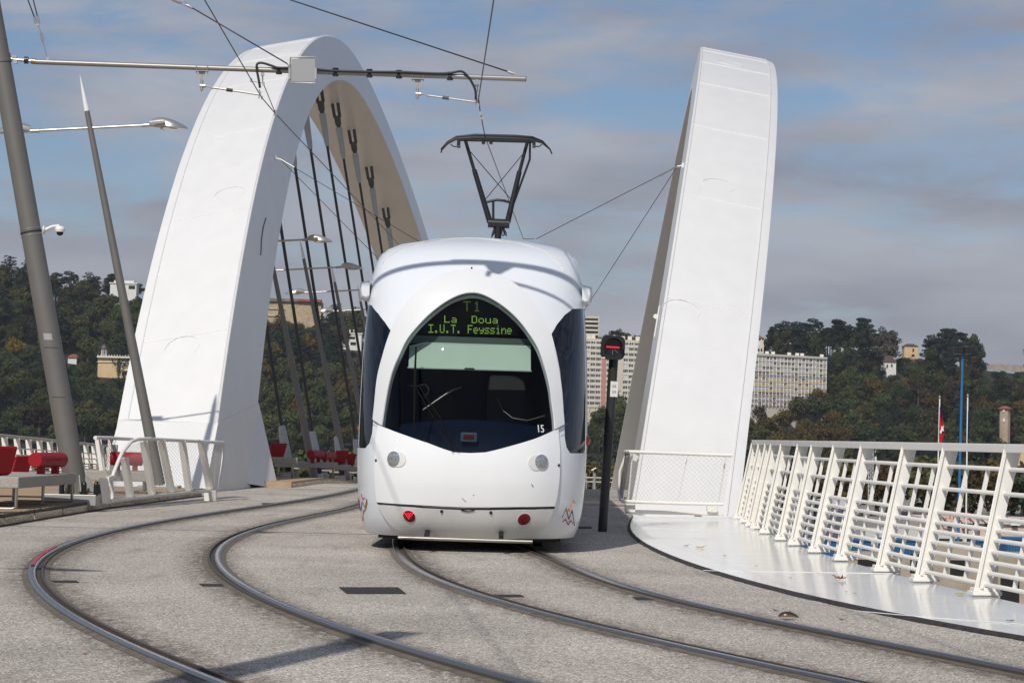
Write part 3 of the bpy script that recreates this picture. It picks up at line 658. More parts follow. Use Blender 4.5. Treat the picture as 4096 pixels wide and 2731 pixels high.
# black slot between hood and bumper
q = MB(); pts = S([(1514, 2010), (1600, 2016), (1692, 2023), (1780, 2028), (1862, 2031), (1960, 2031), (2040, 2030), (2130, 2029), (2214, 2028)])
q.tube([tS(a, c, 0.012) for a, c in pts], 0.012, 6)
pts = S([(1845, 2034), (1856, 2038), (1872, 2040), (1888, 2038), (1898, 2034)]); q.tube([tS(a, c, .024) for a, c in pts], 0.008, 6)
q.build('hood_gap', BLACK, tram)
LENS = mat('headlamp_lens', (0.34, 0.36, 0.355), 0.12, metal=0.45, noise=(28, 0.35), bump=(45, 0.5))
CHR = mat('headlamp_reflector', (0.75, 0.76, 0.76), 0.12, metal=1.0)
def disc(px, py, r, push, name, m, dome=0.02, parent=tram, seg=24, rx_=1.0):
    s, z = sz(px, py); n = Vector(tnorm(s, z)); n = Vector((n.x*ca+n.y*sa, n.y*ca-n.x*sa, n.z)); c = tS(s, z, push)
    R = n.to_track_quat('Z', 'Y').to_matrix() @ Matrix.Diagonal((rx_, 1, 1)); q = MB()
    q.lathe([(r, -.03), (r, 0), (r*.8, dome*.5), (r*.4, dome*.9), (0.001, dome)], c, R, seg); return q.build(name, m, parent, smooth=50)
for (px, py, dx) in ((1580, 1835, 18), (2161, 1848, -20)):
    disc(px+dx, py+2, .082, .026, 'headlamp_recess', W_TRAM_LOW, .004, rx_=1.15)
    o = disc(px, py, .082, .03, 'headlamp', CHR, .006); disc(px, py, .070, .034, 'headlamp_lens', LENS, .009, parent=o)
REDL = mat('red_lamp_lens', (0.16, 0.004, 0.006), 0.25, bump=(80, 0.3))
for (px, py, on) in ((1640, 2060, 1), (2094, 2072, 0)):
    disc(px, py, .078, .020, 'lamp_bezel', W_TRAM_LOW, .002)
    o = disc(px, py, .070, .024, 'tail_lamp', REDL, .008)
    if on:
        q = MB(); s, z = sz(px, py)
        for i in range(5):
            for j in range(i+1 if i < 5 else 0):
                a, c = sz(px-(4-0)*0+(j-i/2)*7.0*1.15, py-2-(i-2)*-0+(-i*5.0+8)); P = tS(a, c, .037); q.box(P, (.011, .006, .009))
        q.build('lit_dots', LED_R, o)
for (px, py, r) in ((1768, 2040, .017), (1963, 2045, .017), (1511, 1841, .014), (2229, 1860, .014), (1887, 1078, .009)):
    disc(px, py, r, .03, 'bolt_hole', BLACK, .003, seg=12)
# number on the windscreen
def text_mesh(txt, size, name='text', ext=0.002, sx=1.0, spacing=1.0):
    cu = bpy.data.curves.new(name, 'FONT'); cu.body = txt; cu.size = size; cu.extrude = ext; cu.align_x = 'CENTER'; cu.align_y = 'CENTER'; cu.resolution_u = 3; cu.space_character = spacing
    o = bpy.data.objects.new(name, cu); me = bpy.data.meshes.new_from_object(o); bpy.data.objects.remove(o); bpy.data.curves.remove(cu)
    if sx != 1: me.transform(Matrix.Diagonal((sx, 1, 1, 1)))
    return me
def put_text(me, P, n, m, name, parent, roll=0.0):
    n = Vector(n).normalized(); xax = Vector((-n.y, n.x, 0)); xax.normalize()
    if xax.x < 0: xax = -xax
    yax = n.cross(xax); M = Matrix((( xax.x, yax.x, n.x, P[0]), (xax.y, yax.y, n.y, P[1]), (xax.z, yax.z, n.z, P[2]), (0, 0, 0, 1)))
    if not me.materials: me.materials.append(m)
    o = bpy.data.objects.new(name, me); COL.objects.link(o); me.transform(M); attach(o, parent); return o
s, z = sz(2158, 1717); n = tnorm(s, z); put_text(text_mesh('15', .118, sx=.82), tS(s, z, .022), (n[0], n[1], n[2]), SIGN_W, 'number', tram)
# --- inside the cab
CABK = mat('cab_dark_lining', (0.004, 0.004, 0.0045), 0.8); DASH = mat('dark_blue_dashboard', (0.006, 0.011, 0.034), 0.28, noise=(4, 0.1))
BLIND = mat('pale_green_blind', (0.72, 0.88, 0.77), 0.7, noise=(2, 0.05)); BLIND2 = mat('blind_header', (0.03, 0.05, 0.045), 0.6)
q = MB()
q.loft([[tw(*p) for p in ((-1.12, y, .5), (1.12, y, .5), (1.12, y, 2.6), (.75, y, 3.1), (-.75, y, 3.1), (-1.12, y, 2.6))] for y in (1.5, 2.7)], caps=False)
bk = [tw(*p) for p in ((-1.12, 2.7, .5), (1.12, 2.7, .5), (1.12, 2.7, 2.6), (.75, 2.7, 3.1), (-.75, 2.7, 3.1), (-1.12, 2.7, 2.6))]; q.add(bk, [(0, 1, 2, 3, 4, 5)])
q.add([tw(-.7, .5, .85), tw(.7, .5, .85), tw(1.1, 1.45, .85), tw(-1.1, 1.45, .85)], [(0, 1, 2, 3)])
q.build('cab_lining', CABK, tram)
q = MB(); rings = []
for i in range(9):
    a = i/8*math.pi*.5
    rings.append([tw(x, .34+.10*(x/.95)**2+.38*math.sin(a)*1.0, 1.0+(.32+.10*(1-(x/.95)**2))*(math.sin(a))**.8 if True else 0) for x in np.linspace(-.93, .93, 25)])
q.loft(rings, closed=False); q.build('dashboard', DASH, tram, smooth=1)
pb = at(1875, 1748, 25.3); q = MB(); q.box(pb, (.175, .03, .098)); bx = q.build('lamp_housing', mat('lamp_housing_blue', (.07, .13, .20), .4), tram, bevel=.005)
q = MB(); q.box(pb-Vector((0, .016, -.002)), (.118, .012, .052)); q.build('rear_lamp', mat('inside_red_lamp', (.10, .004, .004), .2, emit=((1, .02, .02), .02)), bx, bevel=.004)
dB = 25.42
q = MB(); c4 = [at(1638, 1383, dB+.22), at(1702, 1368, dB+.22), at(2122, 1382, dB+.22), at(2124, 1388, dB+.22), at(2123, 1483, dB), at(1634, 1470, dB)]
q.prism(c4, (0, .012, 0)); bl = q.build('sun_blind', BLIND, tram)
q = MB(); q.tube([at(1630, 1470, dB-.01), at(2126, 1484, dB-.01)], .009, 6); q.build('blind_bar', mat('blind_rail', (.6, .68, .64), .4), bl)
q = MB(); q.box(at(1878, 1474, dB-.02), (.105, .02, .016)); q.build('blind_catch', BLACK, bl)
q = MB(); q.prism([at(1636, 1340, dB+.24), at(2124, 1356, dB+.24), at(2124, 1384, dB+.24), at(1636, 1372, dB+.24)], (0, .012, 0)); q.build('blind_header', mat('blind_header_green', (.10, .14, .125), .6), bl)
q = MB(); q.tube([at(1846, 1548, 25.7), at(1815, 1558, 25.68), at(1780, 1578, 25.66), at(1742, 1604, 25.64), at(1692, 1638, 25.6)], [.006, .009, .010, .009, .006], 8); q.build('cab_handrail', STAIN, tram, smooth=60)
q = MB(); q.tube([at(1990, 1595, 25.9), at(2010, 1640, 25.85), at(2050, 1672, 25.8), at(2110, 1682, 25.75), at(2180, 1662, 25.7)], .010, 8); q.build('cab_handrail', mat('dull_cab_rail', (.12, .12, .12), .35, metal=.5), tram, smooth=60)
q = MB(); q.prism([at(1960, 1500, 26.3), at(2090, 1504, 26.3), at(2105, 1560, 26.2), at(2112, 1700, 26.1), at(1945, 1700, 26.1), at(1950, 1560, 26.2)], (0, .14, 0)); q.build('driver_seat', mat('seat_charcoal', (.03, .03, .034), .8), tram, bevel=.03)
# destination display: dot matrix behind the glass
FONT = {'T': '11111 00100 00100 00100 00100 00100 00100', '1': '00100 01100 00100 00100 00100 00100 01110', 'L': '10000 10000 10000 10000 10000 10000 11111',
        'a': '00000 00000 01110 00001 01111 10001 01111', 'D': '11110 10001 10001 10001 10001 10001 11110', 'o': '00000 00000 01110 10001 10001 10001 01110',
        'u': '00000 00000 10001 10001 10001 10001 01111', 'I': '11111 00100 00100 00100 00100 00100 11111', '.': '00000 00000 00000 00000 00000 01100 01100',
        'U': '10001 10001 10001 10001 10001 10001 01110', 'F': '11111 10000 10000 11110 10000 10000 10000', 'e': '00000 00000 01110 10001 11111 10000 01110',
        'y': '00000 00000 10001 10001 01111 00001 01110', 's': '00000 00000 01111 10000 01110 00001 11110', 'i': '00100 00000 01100 00100 00100 00100 01110',
        'n': '00000 00000 10110 11001 10001 10001 10001', ' ': ' '.join(['00000']*7)}
q = MB(); q.prism([at(1690, 1195, 25.95), at(2075, 1203, 25.95), at(2075, 1342, 25.95), at(1690, 1334, 25.95)], (0, .1, 0)); disp = q.build('destination_display', mat('display_black', (.006, .006, .007), .6), tram)
def led_line(txt, x0, y0, cw, dot, rowh, m, bold=False):
    q = MB(); dd = 25.94
    for i, ch in enumerate(txt):
        rows = FONT[ch].split()
        for r, row in enumerate(rows):
            for c, bit in enumerate(row):
                if bit == '1':
                    px = x0+i*cw+c*dot; py = y0+r*rowh+(px-x0)*0.018
                    P = at(px, py, dd-.004); w = dot*.58*dd/F; h = rowh*.62*dd/F; q.box(P, (w*1.25, .004, h))
    return q
led_line('T1', 1856, 1207, 40, 6.0, 5.9, LED_GD).build('text', LED_GD, disp)
led_line('La  Doua', 1779, 1263, 27.4, 4.5, 4.2, LED_G).build('text', LED_G, disp)
led_line('I.U.T. Feyssine', 1716, 1299, 22.4, 3.85, 4.9, LED_G).build('text', LED_G, disp)
# wiper
WBLK = mat('wiper_matt_black', (.006, .006, .006), .85, spec=.15)
q = MB(); P = lambda px, py, o=.12: tS(*sz(px, py), o)
q.tube([P(1672, 1556), P(1740, 1680), P(1836, 1806, .05)], .006, 6); q.tube([P(1686, 1556), P(1770, 1690), P(1812, 1806, .05)], .006, 6); q.build('wiper_arm', WBLK, tram)
q = MB(); q.tube([P(1677, 1407), P(1675, 1470), P(1673, 1556)], [.010, .011, .014], 6); q.tube([P(1673, 1556), P(1672, 1650), P(1671, 1728)], [.014, .010, .008], 6); q.tube([P(1655, 1558), P(1690, 1560)], .012, 6); q.build('wiper_blade', WBLK, tram)
q = MB(); q.tube([P(1690, 1556), P(1712, 1553), P(1725, 1568), P(1722, 1585), P(1711, 1598)], .004, 5); q.build('washer_hose', BLACK, tram)
# roof vents, camera pods, trim, indicator lamps
for sg in (-1, 1):
    q = MB(); zc = 2.86
    pr = [(0, -.10), (.05, -.13), (.105, -.11), (.12, -.02), (.11, .07), (.0, .10)]
    rings = []
    for yy, k in ((1.25, .75), (1.32, 1.0), (1.62, 1.0), (1.78, .55)):
        rings.append([tw(sg*(1.185+a*k), yy, zc+c*k) for a, c in pr])
    q.loft(rings); q.build('camera_pod', W_TRAM, tram, smooth=50, bevel=.008)
    q = MB()
    for k in range(4):
        pts = [tS(sg*(1.02+.1*k), zz, .004) for zz in np.linspace(2.98, 3.3, 6)]; q.tube(pts, .007, 5)
    q.build('roof_vent', mat('vent_shade_%d' % (sg > 0), (.35, .37, .39), .5), tram)
    q = MB(); q.tube([tS(sg*1.9, zz, .01) for zz in np.linspace(1.12, 2.74, 9)], .016, 6); q.tube([tS(sg*1.96, zz, .012) for zz in np.linspace(1.0, 2.74, 9)], .012, 6); q.build('door_trim', mat('door_trim_%d' % (sg > 0), (.6, .6, .6), .25, metal=.9), tram)
    zi = 1.30 if sg < 0 else 1.22
    q = MB(); c = tw(sg*1.285, 1.75, zi); q.lathe([(.05, -.02), (.05, 0), (.042, .02), (.02, .034), (.001, .038)], c, Vector((sg*ca, -sg*sa, 0)).to_track_quat('Z', 'Y').to_matrix(), 14)
    q.build('side_indicator', mat('amber_lens_%d' % (sg > 0), (.55, .06, .01), .2), tram, smooth=50)
q = MB(); pts = S([(1531, 1052), (1560, 1025), (1610, 995), (1680, 972), (1760, 958), (1860, 953), (1960, 957), (2060, 970), (2140, 990), (2200, 1020), (2245, 1070), (2256, 1086)])
q.tube([tS(a, c, .001) for a, c in smooth_loop(pts, 2)], .006, 5); q.build('roof_seam', mat('roof_seam_cream', (.62, .62, .58), .5), tram)
q = MB(); q.tube([at(1592, 2149, 24.85), at(2130, 2166, 24.85)], .02, 8)
q.build('coupling_bar', STAIN, tram, smooth=50)
q = MB()
for px in (1705, 2005): q.beam(at(px, 2150, 24.98), tw(0, 1.2, .5)+Vector(((px-1870)/420, 0, 0)), .05, .05)
q.build('bar_bracket', BLACK, tram)
# coloured scribble decals on the lower corners
for (col, pts) in (((.45, .03, .05), [(1432, 2010), (1438, 1978), (1446, 1975), (1452, 1995), (1460, 1990)]), ((.12, .12, .14), [(1428, 1995), (1436, 2020), (1444, 2040), (1450, 2005), (1462, 2030), (1468, 1995)]),
                   ((.6, .2, .03), [(1434, 2065), (1446, 2058), (1452, 2080), (1456, 2040), (1464, 2035), (1470, 2005)]), ((.45, .03, .05), [(1432, 2040), (1440, 2035), (1438, 2000)]),
                   ((.45, .03, .05), [(2250, 2085), (2262, 2075), (2272, 2098), (2280, 2080), (2290, 2090)]), ((.12, .12, .14), [(2248, 2070), (2264, 2030), (2274, 2075), (2288, 2040), (2296, 2100)]),
                   ((.6, .2, .03), [(2262, 2045), (2270, 2030), (2278, 2045), (2290, 2000), (2298, 2010)])):
    q = MB(); ss = [tS(a, c, .004) for a, c in S(pts)]; q.tube(ss, .0055, 4)
    nm = 'decal_%02d' % int(col[0]*100); q.build('scribble_decal', bpy.data.materials.get(nm) or mat(nm, col, .5), tram)
# scuffs on the nose
SC = mat('scuff_grey', (.3, .29, .27), .6)
for pts in ([(1848, 1990), (1856, 1996), (1864, 2004)], [(1892, 1979), (1898, 1976)], [(2122, 1934), (2128, 1940)], [(2124, 1941), (2131, 1944)]):
    q = MB(); q.tube([tS(a, c, .023) for a, c in S(pts)], .004, 4); q.build('scuff', SC, tram)
# --- following car bodies
def section(z0=.3):
    zz = [.22, .34, .6, 1.0, 1.4, 1.9, 2.4, 2.75, 2.95, 3.1, 3.22, 3.32, 3.40, 3.46, 3.51]
    w = [float(np.interp(z, ZKF, HWF)) for z in zz]
    return [(-a, z) for a, z in zip(w, zz)]+[(a, z) for a, z in zip(w[::-1], zz[::-1])]
SEC = section()
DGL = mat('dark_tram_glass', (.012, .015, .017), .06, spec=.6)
def tx_(y): return 0.0
y0 = 3.55
segs = [('car_body', 3.6, 8.2), ('bellows', 8.2, 8.9), ('car_body', 8.9, 15.0), ('bellows', 15.0, 15.7), ('car_body', 15.7, 19.6), ('bellows', 19.6, 20.3), ('car_body', 20.3, 26.4), ('bellows', 26.4, 27.1), ('car_body', 27.1, 33.0)]
BEL = mat('bellows_rubber', (.03, .03, .032), .7)
for nm, a, c in segs:
    q = MB()
    if nm == 'bellows':
        n = 14; rings = []
        for i in range(n+1):
            k = .93 if i % 2 else .97
            rings.append([tw(x*k, a+(c-a)*i/n, .3+(z-.3)*k) for x, z in SEC])
        q.loft(rings); q.build(nm, BEL, tram)
    else:
        q.loft([[tw(x, y, z) for x, z in SEC] for y in (a, (a+c)/2, c)]); bo = q.build(nm, W_TRAM, tram, smooth=40)
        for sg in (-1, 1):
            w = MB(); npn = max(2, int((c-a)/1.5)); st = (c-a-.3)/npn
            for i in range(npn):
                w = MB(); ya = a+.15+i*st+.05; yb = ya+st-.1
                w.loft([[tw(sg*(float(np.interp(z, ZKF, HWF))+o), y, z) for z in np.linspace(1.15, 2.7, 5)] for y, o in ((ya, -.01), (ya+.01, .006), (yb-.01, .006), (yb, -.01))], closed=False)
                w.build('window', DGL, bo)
q = MB(); q.box(tw(0, 14, .35), (1.9, 26, .5), Matrix.Rotation(-TA, 3, 'Z')); q.build('underframe', BLACK, tram)
q = MB(); q.box(tw(0, 2.3, .32), (2.0, 2.7, .42), Matrix.Rotation(-TA, 3, 'Z')); q.build('underbody_shade_box', BLACK, tram)  # black box hung low to deepen the shade under the cab
q = MB()
for sg in (-1, 1):
    for y in (2.2, 3.9): q.tube([tw(sg*.70, y, .29), tw(sg*.80, y, .29)], .29, 16)
q.build('wheel', mat('wheel_steel', (.08, .07, .065), .5, metal=.5), tram)
# --- pantograph
DP = 38.0
PG = mat('pantograph_black', (.012, .012, .013), .42)
cp_ = at(1985, 900, DP)
def pp(px, py, dd=0.0): return at(px, py, DP+dd)
q = MB()
for dd in (-.18, .18):
    o = 0 if dd < 0 else -6
    q.tube([pp(1764, 612-o*-1.5 if dd < 0 else 600, dd), pp(1767, 600-(0 if dd < 0 else 6), dd), pp(1790, 575+(-6 if dd > 0 else 0), dd), pp(1825, 556+(-8 if dd > 0 else 0), dd), pp(1900, 552+(-10 if dd > 0 else 0), dd), pp(2060, 556+(-10 if dd > 0 else 0), dd), pp(2130, 560+(-10 if dd > 0 else 0), dd), pp(2170, 572+(-6 if dd > 0 else 0), dd), pp(2200, 598, dd), pp(2208, 617, dd)], [.012, .014, .018, .022, .03, .03, .022, .018, .014, .012], 6)
q.build('contact_strip', PG, tram, smooth=50)
for nm, pts, r in (('upper_arm', [pp(1861, 560), pp(1897, 683)], .028), ('upper_arm', [pp(2110, 566), pp(2078, 688)], .028), ('lower_arm', [pp(1897, 680), pp(1960, 890)], [.04, .048]), ('lower_arm', [pp(2078, 686), pp(2030, 890)], [.04, .048]),
                   ('control_rod', [pp(2120, 572), pp(2119, 638), pp(2046, 838), pp(2028, 880)], .018), ('cross_tube', [pp(1944, 809), pp(1970, 803), pp(1990, 800), pp(2015, 803), pp(2044, 811)], .022),
                   ('damper', [pp(1973, 808), pp(1973, 885)], .02), ('bracing_wire', [pp(1881, 607), pp(2044, 798)], .007), ('bracing_wire', [pp(2094, 614), pp(1940, 800)], .007),
                   ('head_tube', [pp(1828, 558), pp(2134, 566)], .03), ('base_tube', [pp(1952, 892), pp(2038, 896)], .075), ('mast_tube', [pp(1993, 900), pp(1990, 990)], .055)):
    q = MB(); q.tube(pts, r, 8); q.build(nm, PG, tram, smooth=50)
for pts in ([pp(1978, 908), pp(1968, 940), pp(1966, 950), pp(1975, 935), pp(1980, 912)], [pp(2010, 912), pp(2006, 935), pp(2012, 944), pp(2018, 935), pp(2014, 912)], [pp(2014, 912), pp(2025, 935), pp(2025, 944), pp(2018, 938), pp(2012, 915)]):
    q = MB(); q.tube(pts, .012, 5); q.build('cable_loop', CABLE, tram)
for px in (1835, 2136):
    q = MB(); q.box(pp(px, 575), (.05, .4, .1)); sgn = -1 if px < 2000 else 1
    q.tube([pp(px, 586), pp(px+sgn*20, 587), pp(px+sgn*33, 578)], .01, 5); q.build('horn_bracket', PG, tram)
for px in (1934, 1964):
    q = MB(); q.box(pp(px, 571), (.055, .1, .05)); q.build('strip_holder', PG, tram)
PGAP = mat('panel_gap', (.05, .05, .052), .6)
q = MB()
for ch in (S([(1516, 1700)]+hood_l+[(1514, 2010)]), S([(2226, 1717)]+hood_r[1:]+[(2214, 2028)])):
    q.tube([tS(a, c, .004) for a, c in ch], .0045, 4)
for ch in (S([(1516, 2017)]+bump_b[:4]), S([(2212, 2034), (2208, 2042), (2184, 2096), (2134, 2136)])): q.tube([tS(a, c, .003) for a, c in ch], .007, 4)
q.tube([tS(a, c, .003) for a, c in FRO], .004, 4)
for ch in (S([(1490, 1676), (1522, 1694)]), S([(2222, 1716), (2258, 1695)])): q.tube([tS(a, c, .053) for a, c in ch], .003, 4)
q.build('panel_gap', PGAP, tram)
# ------------------------------------------------------------------ white railing beside the walkway
RH = 1.17
post_top_dx = 0.235
rail = thing('railing', PB[3], 'long white steel railing of slanted fins and bars along the shiny walkway', 'railing')
N_P = len(PB); PBs = [Vector((rail_x(p.y), p.y, 0.075)) for p in PB]
def rdir(i):
    a = PBs[max(0, i-1)]; c = PBs[min(N_P-1, i+1)]; d = (c-a).normalized(); return d
outv = []
for i in range(N_P):
    d = rdir(i); o = Vector((d.y, -d.x, 0)); outv.append(o)
def rpt(i, h, off=0.0):              # a point on post i at height h, off metres outward
    return PBs[i]+Vector((0, 0, h*RH))+outv[i]*(0.235*h*RH/1.17+off)
for i in range(N_P):
    d = rdir(i); q = MB()
    q.prism([rpt(i, .03, 0), rpt(i, .03, .118), rpt(i, .6, .108), rpt(i, .985, .128), rpt(i, .985, 0)], d*.024)
    q.beam(rpt(i, .0, -.006), rpt(i, .99, -.006), .052, .016, up=outv[i]); q.beam(rpt(i, .0, -.018), rpt(i, .99, -.018), .012, .012, up=outv[i])
    po = q.build('post', W_RAIL, rail, bevel=.003)
    q = MB(); M = Matrix.Rotation(math.atan2(-d.x, d.y), 3, 'Z')
    q.box(PBs[i]+outv[i]*.07+Vector((0, 0, .012)), (.24, .16, .03), M); q.box(PBs[i]+outv[i]*.07+Vector((0, 0, .04)), (.21, .11, .03), M); q.build('shoe', W_RAIL, po, bevel=.004)
    q = MB()
    for k in (-1, 1): q.lathe([(.016, 0), (.016, .012), (.012, .024), (.001, .027)], PBs[i]+outv[i]*.03+d*k*.055+Vector((0, 0, .05)), seg=8)
    q.build('bolt', W_RAIL, po)
hts = [.855, .687, .514, .436, .369, .29, .218, .145, .067]
for i in range(N_P-1):
    q = MB(); a0, a1 = rpt(i, 1.0, -.02), rpt(i+1, 1.0, -.02); b0, b1 = rpt(i, 1.0, .12), rpt(i+1, 1.0, .12); z = Vector((0, 0, .035))
    q.add([a0-z, b0-z, b0+z, a0+z, a1-z, b1-z, b1+z, a1+z], [(0, 1, 2, 3), (7, 6, 5, 4), (0, 4, 5, 1), (1, 5, 6, 2), (2, 6, 7, 3), (3, 7, 4, 0)])
    q.build('handrail', W_RAIL, rail, bevel=.006)
    for h in hts:
        q = MB(); p0 = rpt(i, h, .066); p1 = rpt(i+1, h, .066); dd = (p1-p0).normalized()
        q.tube([p0, p0+dd*.012, p1], [.012, .0185, .0185], 8); q.build('bar', W_RAIL, rail, smooth=60)
    for f_ in (.36, .70):
        q = MB(); lo = rpt(i, .06, .082).lerp(rpt(i+1, .06, .082), f_); hi = rpt(i, .86, .082).lerp(rpt(i+1, .86, .082), f_)
        q.beam(lo, hi, .014, .036, up=(hi-lo).cross(rdir(i))); q.build('upright', W_RAIL, rail)
# ------------------------------------------------------------------ wire-mesh guards at the arch feet
NETM = mat('guard_net_wire', (.55, .53, .49), .45, metal=.4)
NETD = mat('guard_net_dark', (.16, .15, .14), .5, metal=.4)
def net(rows_bottom, rows_top, nx, ny, m, parent, r=.0035):
    """rhombic net between two 3d chains with the same number of points"""
    def P(u, v):
        k = u*(len(rows_bottom)-1); i = min(int(k), len(rows_bottom)-2); f = k-i
        return rows_bottom[i].lerp(rows_bottom[i+1], f).lerp(rows_top[i].lerp(rows_top[i+1], f), v)
    q = MB()
    for s in (1, -1):
        for j in range(-ny, nx+ny+1):
            pts = []
            for k in range(ny+1):
                u = (j+s*k*1.0)/nx if s > 0 else (j+ (-1)*k)/nx
                if 0 <= u <= 1: pts.append(P(u, k/ny))
            if len(pts) > 1: q.tube(pts, r, 3, caps=False)
    o = q.build('wire_net', m, parent); o['kind'] = 'stuff'; return o
# right guard
zt, zb_ = 1.06, .30
def gr(px, py, d): return at(px, py, d)
d0 = 36.2
top = [at(2508, 1806, d0+2.2), at(2500, 1806, d0+.5), at(2522, 1806, d0-.1), at(2620, 1809, d0-.1), at(2780, 1815, d0-.15), at(2930, 1820, d0-.2)]
bot = [at(2476, 1960, d0+2.2), at(2482, 1995, d0+.5), at(2490, 2004, d0-.1), at(2600, 2008, d0-.1), at(2760, 2013, d0-.15), at(2893, 2015, d0-.2)]
g = thing('mesh_guard', at(2700, 2045, d0), 'white tube frame with wire net guarding the foot of the right arch', 'guard fence', 'wire-mesh guards at the arch feet')
q = MB(); q.tube(top, .028, 8); q.build('top_tube', W_RAIL, g, smooth=60)
q = MB(); q.tube(bot, .028, 8); q.build('bottom_tube', W_RAIL, g, smooth=60)
q = MB(); q.tube([top[0], top[0].lerp(bot[0], .5)+Vector((-.05, 0, 0)), bot[0]], .022, 8); q.build('end_tube', W_RAIL, g, smooth=60)
net(bot[2:], top[2:], 22, 11, NETM, g, .0016)
net([bot[0], bot[1], bot[2]], [top[0], top[1], top[2]], 12, 13, NETD, g, .0025)
for (a, c) in (((2530, 1812), (2512, 2010)), ((2752, 1818), (2708, 2018)), ((2905, 1820), (2872, 2018))):
    q = MB(); q.tube([at(*a, d0), at(*c, d0)], .006 if a[0] == 2752 else .012, 6); q.build('stay_rod', W_RAIL, g)
for px in (2520, 2848):
    q = MB(); q.box(at(px, 2030, d0+.05), (.16, .12, .14)); q.build('foot_bracket', W_RAIL, g, bevel=.01)
q = MB(); q.beam(at(2500, 2045, d0+.1), at(2895, 2054, d0+.1), .1, .06); q.build('sill', W_RAIL, g, bevel=.008)
for (a, c) in (((2512, 1815), (2548, 1835)),):
    q = MB(); q.beam(at(*a, d0+.25), at(*c, d0+.3), .05, .10); q.build('corner_bracket', W_RAIL, g)
# plinth and hidden part of the arch foot behind it
# left guard
D1_, D2_ = 36.4, 44.0
def gl(px, py): return at(px, py, 35.6+(px-444)*(42.2-35.6)/(890-444))
lg = thing('mesh_guard', gl(660, 1995), 'long white tube guard with curved end and wire net by the timber kerb', 'guard fence', 'wire-mesh guards at the arch feet')
fr = [(449, 1996), (450, 1965), (444, 1925), (456, 1888), (468, 1858), (480, 1828), (491, 1806), (506, 1788), (526, 1766), (552, 1756), (600, 1755), (724, 1761), (892, 1770)]
q = MB(); q.tube([gl(*p) for p in fr], .030, 8); q.build('curved_tube', W_RAIL, lg, smooth=60)
q = MB(); q.tube([gl(892, 1770), gl(893, 1800), gl(890, 1840), gl(882, 1900), gl(874, 1959)], .024, 8); q.build('end_tube', W_RAIL, lg, smooth=60)
q = MB(); q.tube([gl(874, 1959), gl(857, 1961), gl(747, 1969), gl(587, 1985), gl(452, 2001)], .030, 8); q.build('bottom_tube', W_RAIL, lg, smooth=60)
bt = [gl(452, 2001), gl(520, 1993), gl(587, 1985), gl(747, 1969), gl(857, 1961), gl(874, 1959)]; tp = [gl(446, 1935), gl(497, 1797), gl(570, 1756), gl(724, 1761), gl(857, 1768), gl(893, 1770)]
net(bt, tp, 58, 12, NETM, lg, .0021)
for k, (a, c) in enumerate((((492, 1830), (516, 1986)), ((570, 1765), (604, 1975)), ((640, 1762), (682, 1966)), ((724, 1764), (752, 1960)), ((800, 1768), (836, 1955)))):
    A_ = gl(*a)+Vector((0, .12, 0)); C_ = gl(*c)+Vector((0, .12, 0)); q = MB(); q.beam(C_, A_, .13, .025, up=(0, 1, 0)); q.build('fin_post', W_RAIL, lg, bevel=.004)
q = MB(); q.prism([gl(396, 1909), gl(430, 1910), gl(444, 2013), gl(410, 2013)], (0, .05, 0)); q.build('end_plate', W_RAIL, lg, bevel=.004)
q = MB(); q.beam(gl(430, 1915), gl(448, 1908), .05, .06); q.beam(gl(440, 2003), gl(455, 2000), .05, .06); q.build('clamp', W_RAIL, lg)
q = MB(); q.box(gl(842, 1985), (.22, .12, .22)); q.build('foot_bracket', W_RAIL, lg, bevel=.01)
# rear return of the guard
bt2 = [at(404, 1890, 37.6), at(412, 1880, 40), at(430, 1870, 42)]
q = MB(); q.tube([at(381, 1750, 38), at(450, 1752, 40.5), at(530, 1756, 43.5)], .032, 8); q.build('rear_tube', W_RAIL, lg, smooth=60)
for (a, c, dd) in (((387, 1758), (405, 1880), 38.0), ((398, 1758), (414, 1880), 38.3), ((440, 1758), (432, 1880), 40.2)):
    q = MB(); q.beam(at(*c, dd), at(*a, dd), .06, .02, up=(0, 1, 0)); q.build('rear_post', W_RAIL, lg)
net([at(408, 1880, 38), at(432, 1880, 41)], [at(388, 1756, 38), at(470, 1754, 41)], 7, 9, NETD, lg, .003)
# ------------------------------------------------------------------ tram signal
DS = 31.6
sg_ = thing('tram_signal', gp(2410, 2125), 'dark grey tram signal on a leaning post showing a red bar', 'signal')
base = gp(2410, 2125); topp = at(2462, 1318, base.y); 
ax_ = (topp-base).normalized(); L_ = (topp-base).length
q = MB(); q.tube([base-ax_*.02, base+ax_*.02, base+ax_*(L_-.02)], .063, 20); q.build('post', SIGNALG, sg_, smooth=50)
R3 = ax_.to_track_quat('Z', 'Y').to_matrix()
q = MB(); q.lathe([(.058, -.16), (.058, -.0), (.074, 0), (.074, .02), (.066, .05), (.045, .08), (.02, .093), (.001, .097)], base+ax_*(L_-.13), R3, 20); q.build('cap', mat('signal_cap_grey', (.12, .12, .12), .4, metal=.4), sg_, smooth=50)
hc = at(2452, 1390, base.y-.17); hw_ = .162
q = MB(); n = 40; 
def se(k, w, h, p=4.5):
    a = 2*math.pi*k/n; c, s2 = math.cos(a), math.sin(a); return (w*abs(c)**(2/p)*(1 if c > 0 else -1), h*abs(s2)**(2/p)*(1 if s2 > 0 else -1))
tl = math.atan2(ax_.x, ax_.z)
def hp(x, z, y): return hc+Vector((x*math.cos(tl)+z*math.sin(tl), y, z*math.cos(tl)-x*math.sin(tl)))
q.loft([[hp(*se(k, hw_*f_, hw_*f_), y) for k in range(n)] for f_, y in ((.9, .16), (1.0, .10), (1.0, .012), (.985, 0), (.80, -.0))], caps=False)
q.add([hp(*se(k, hw_*.9, hw_*.9), .16) for k in range(n)], [tuple(range(n))])
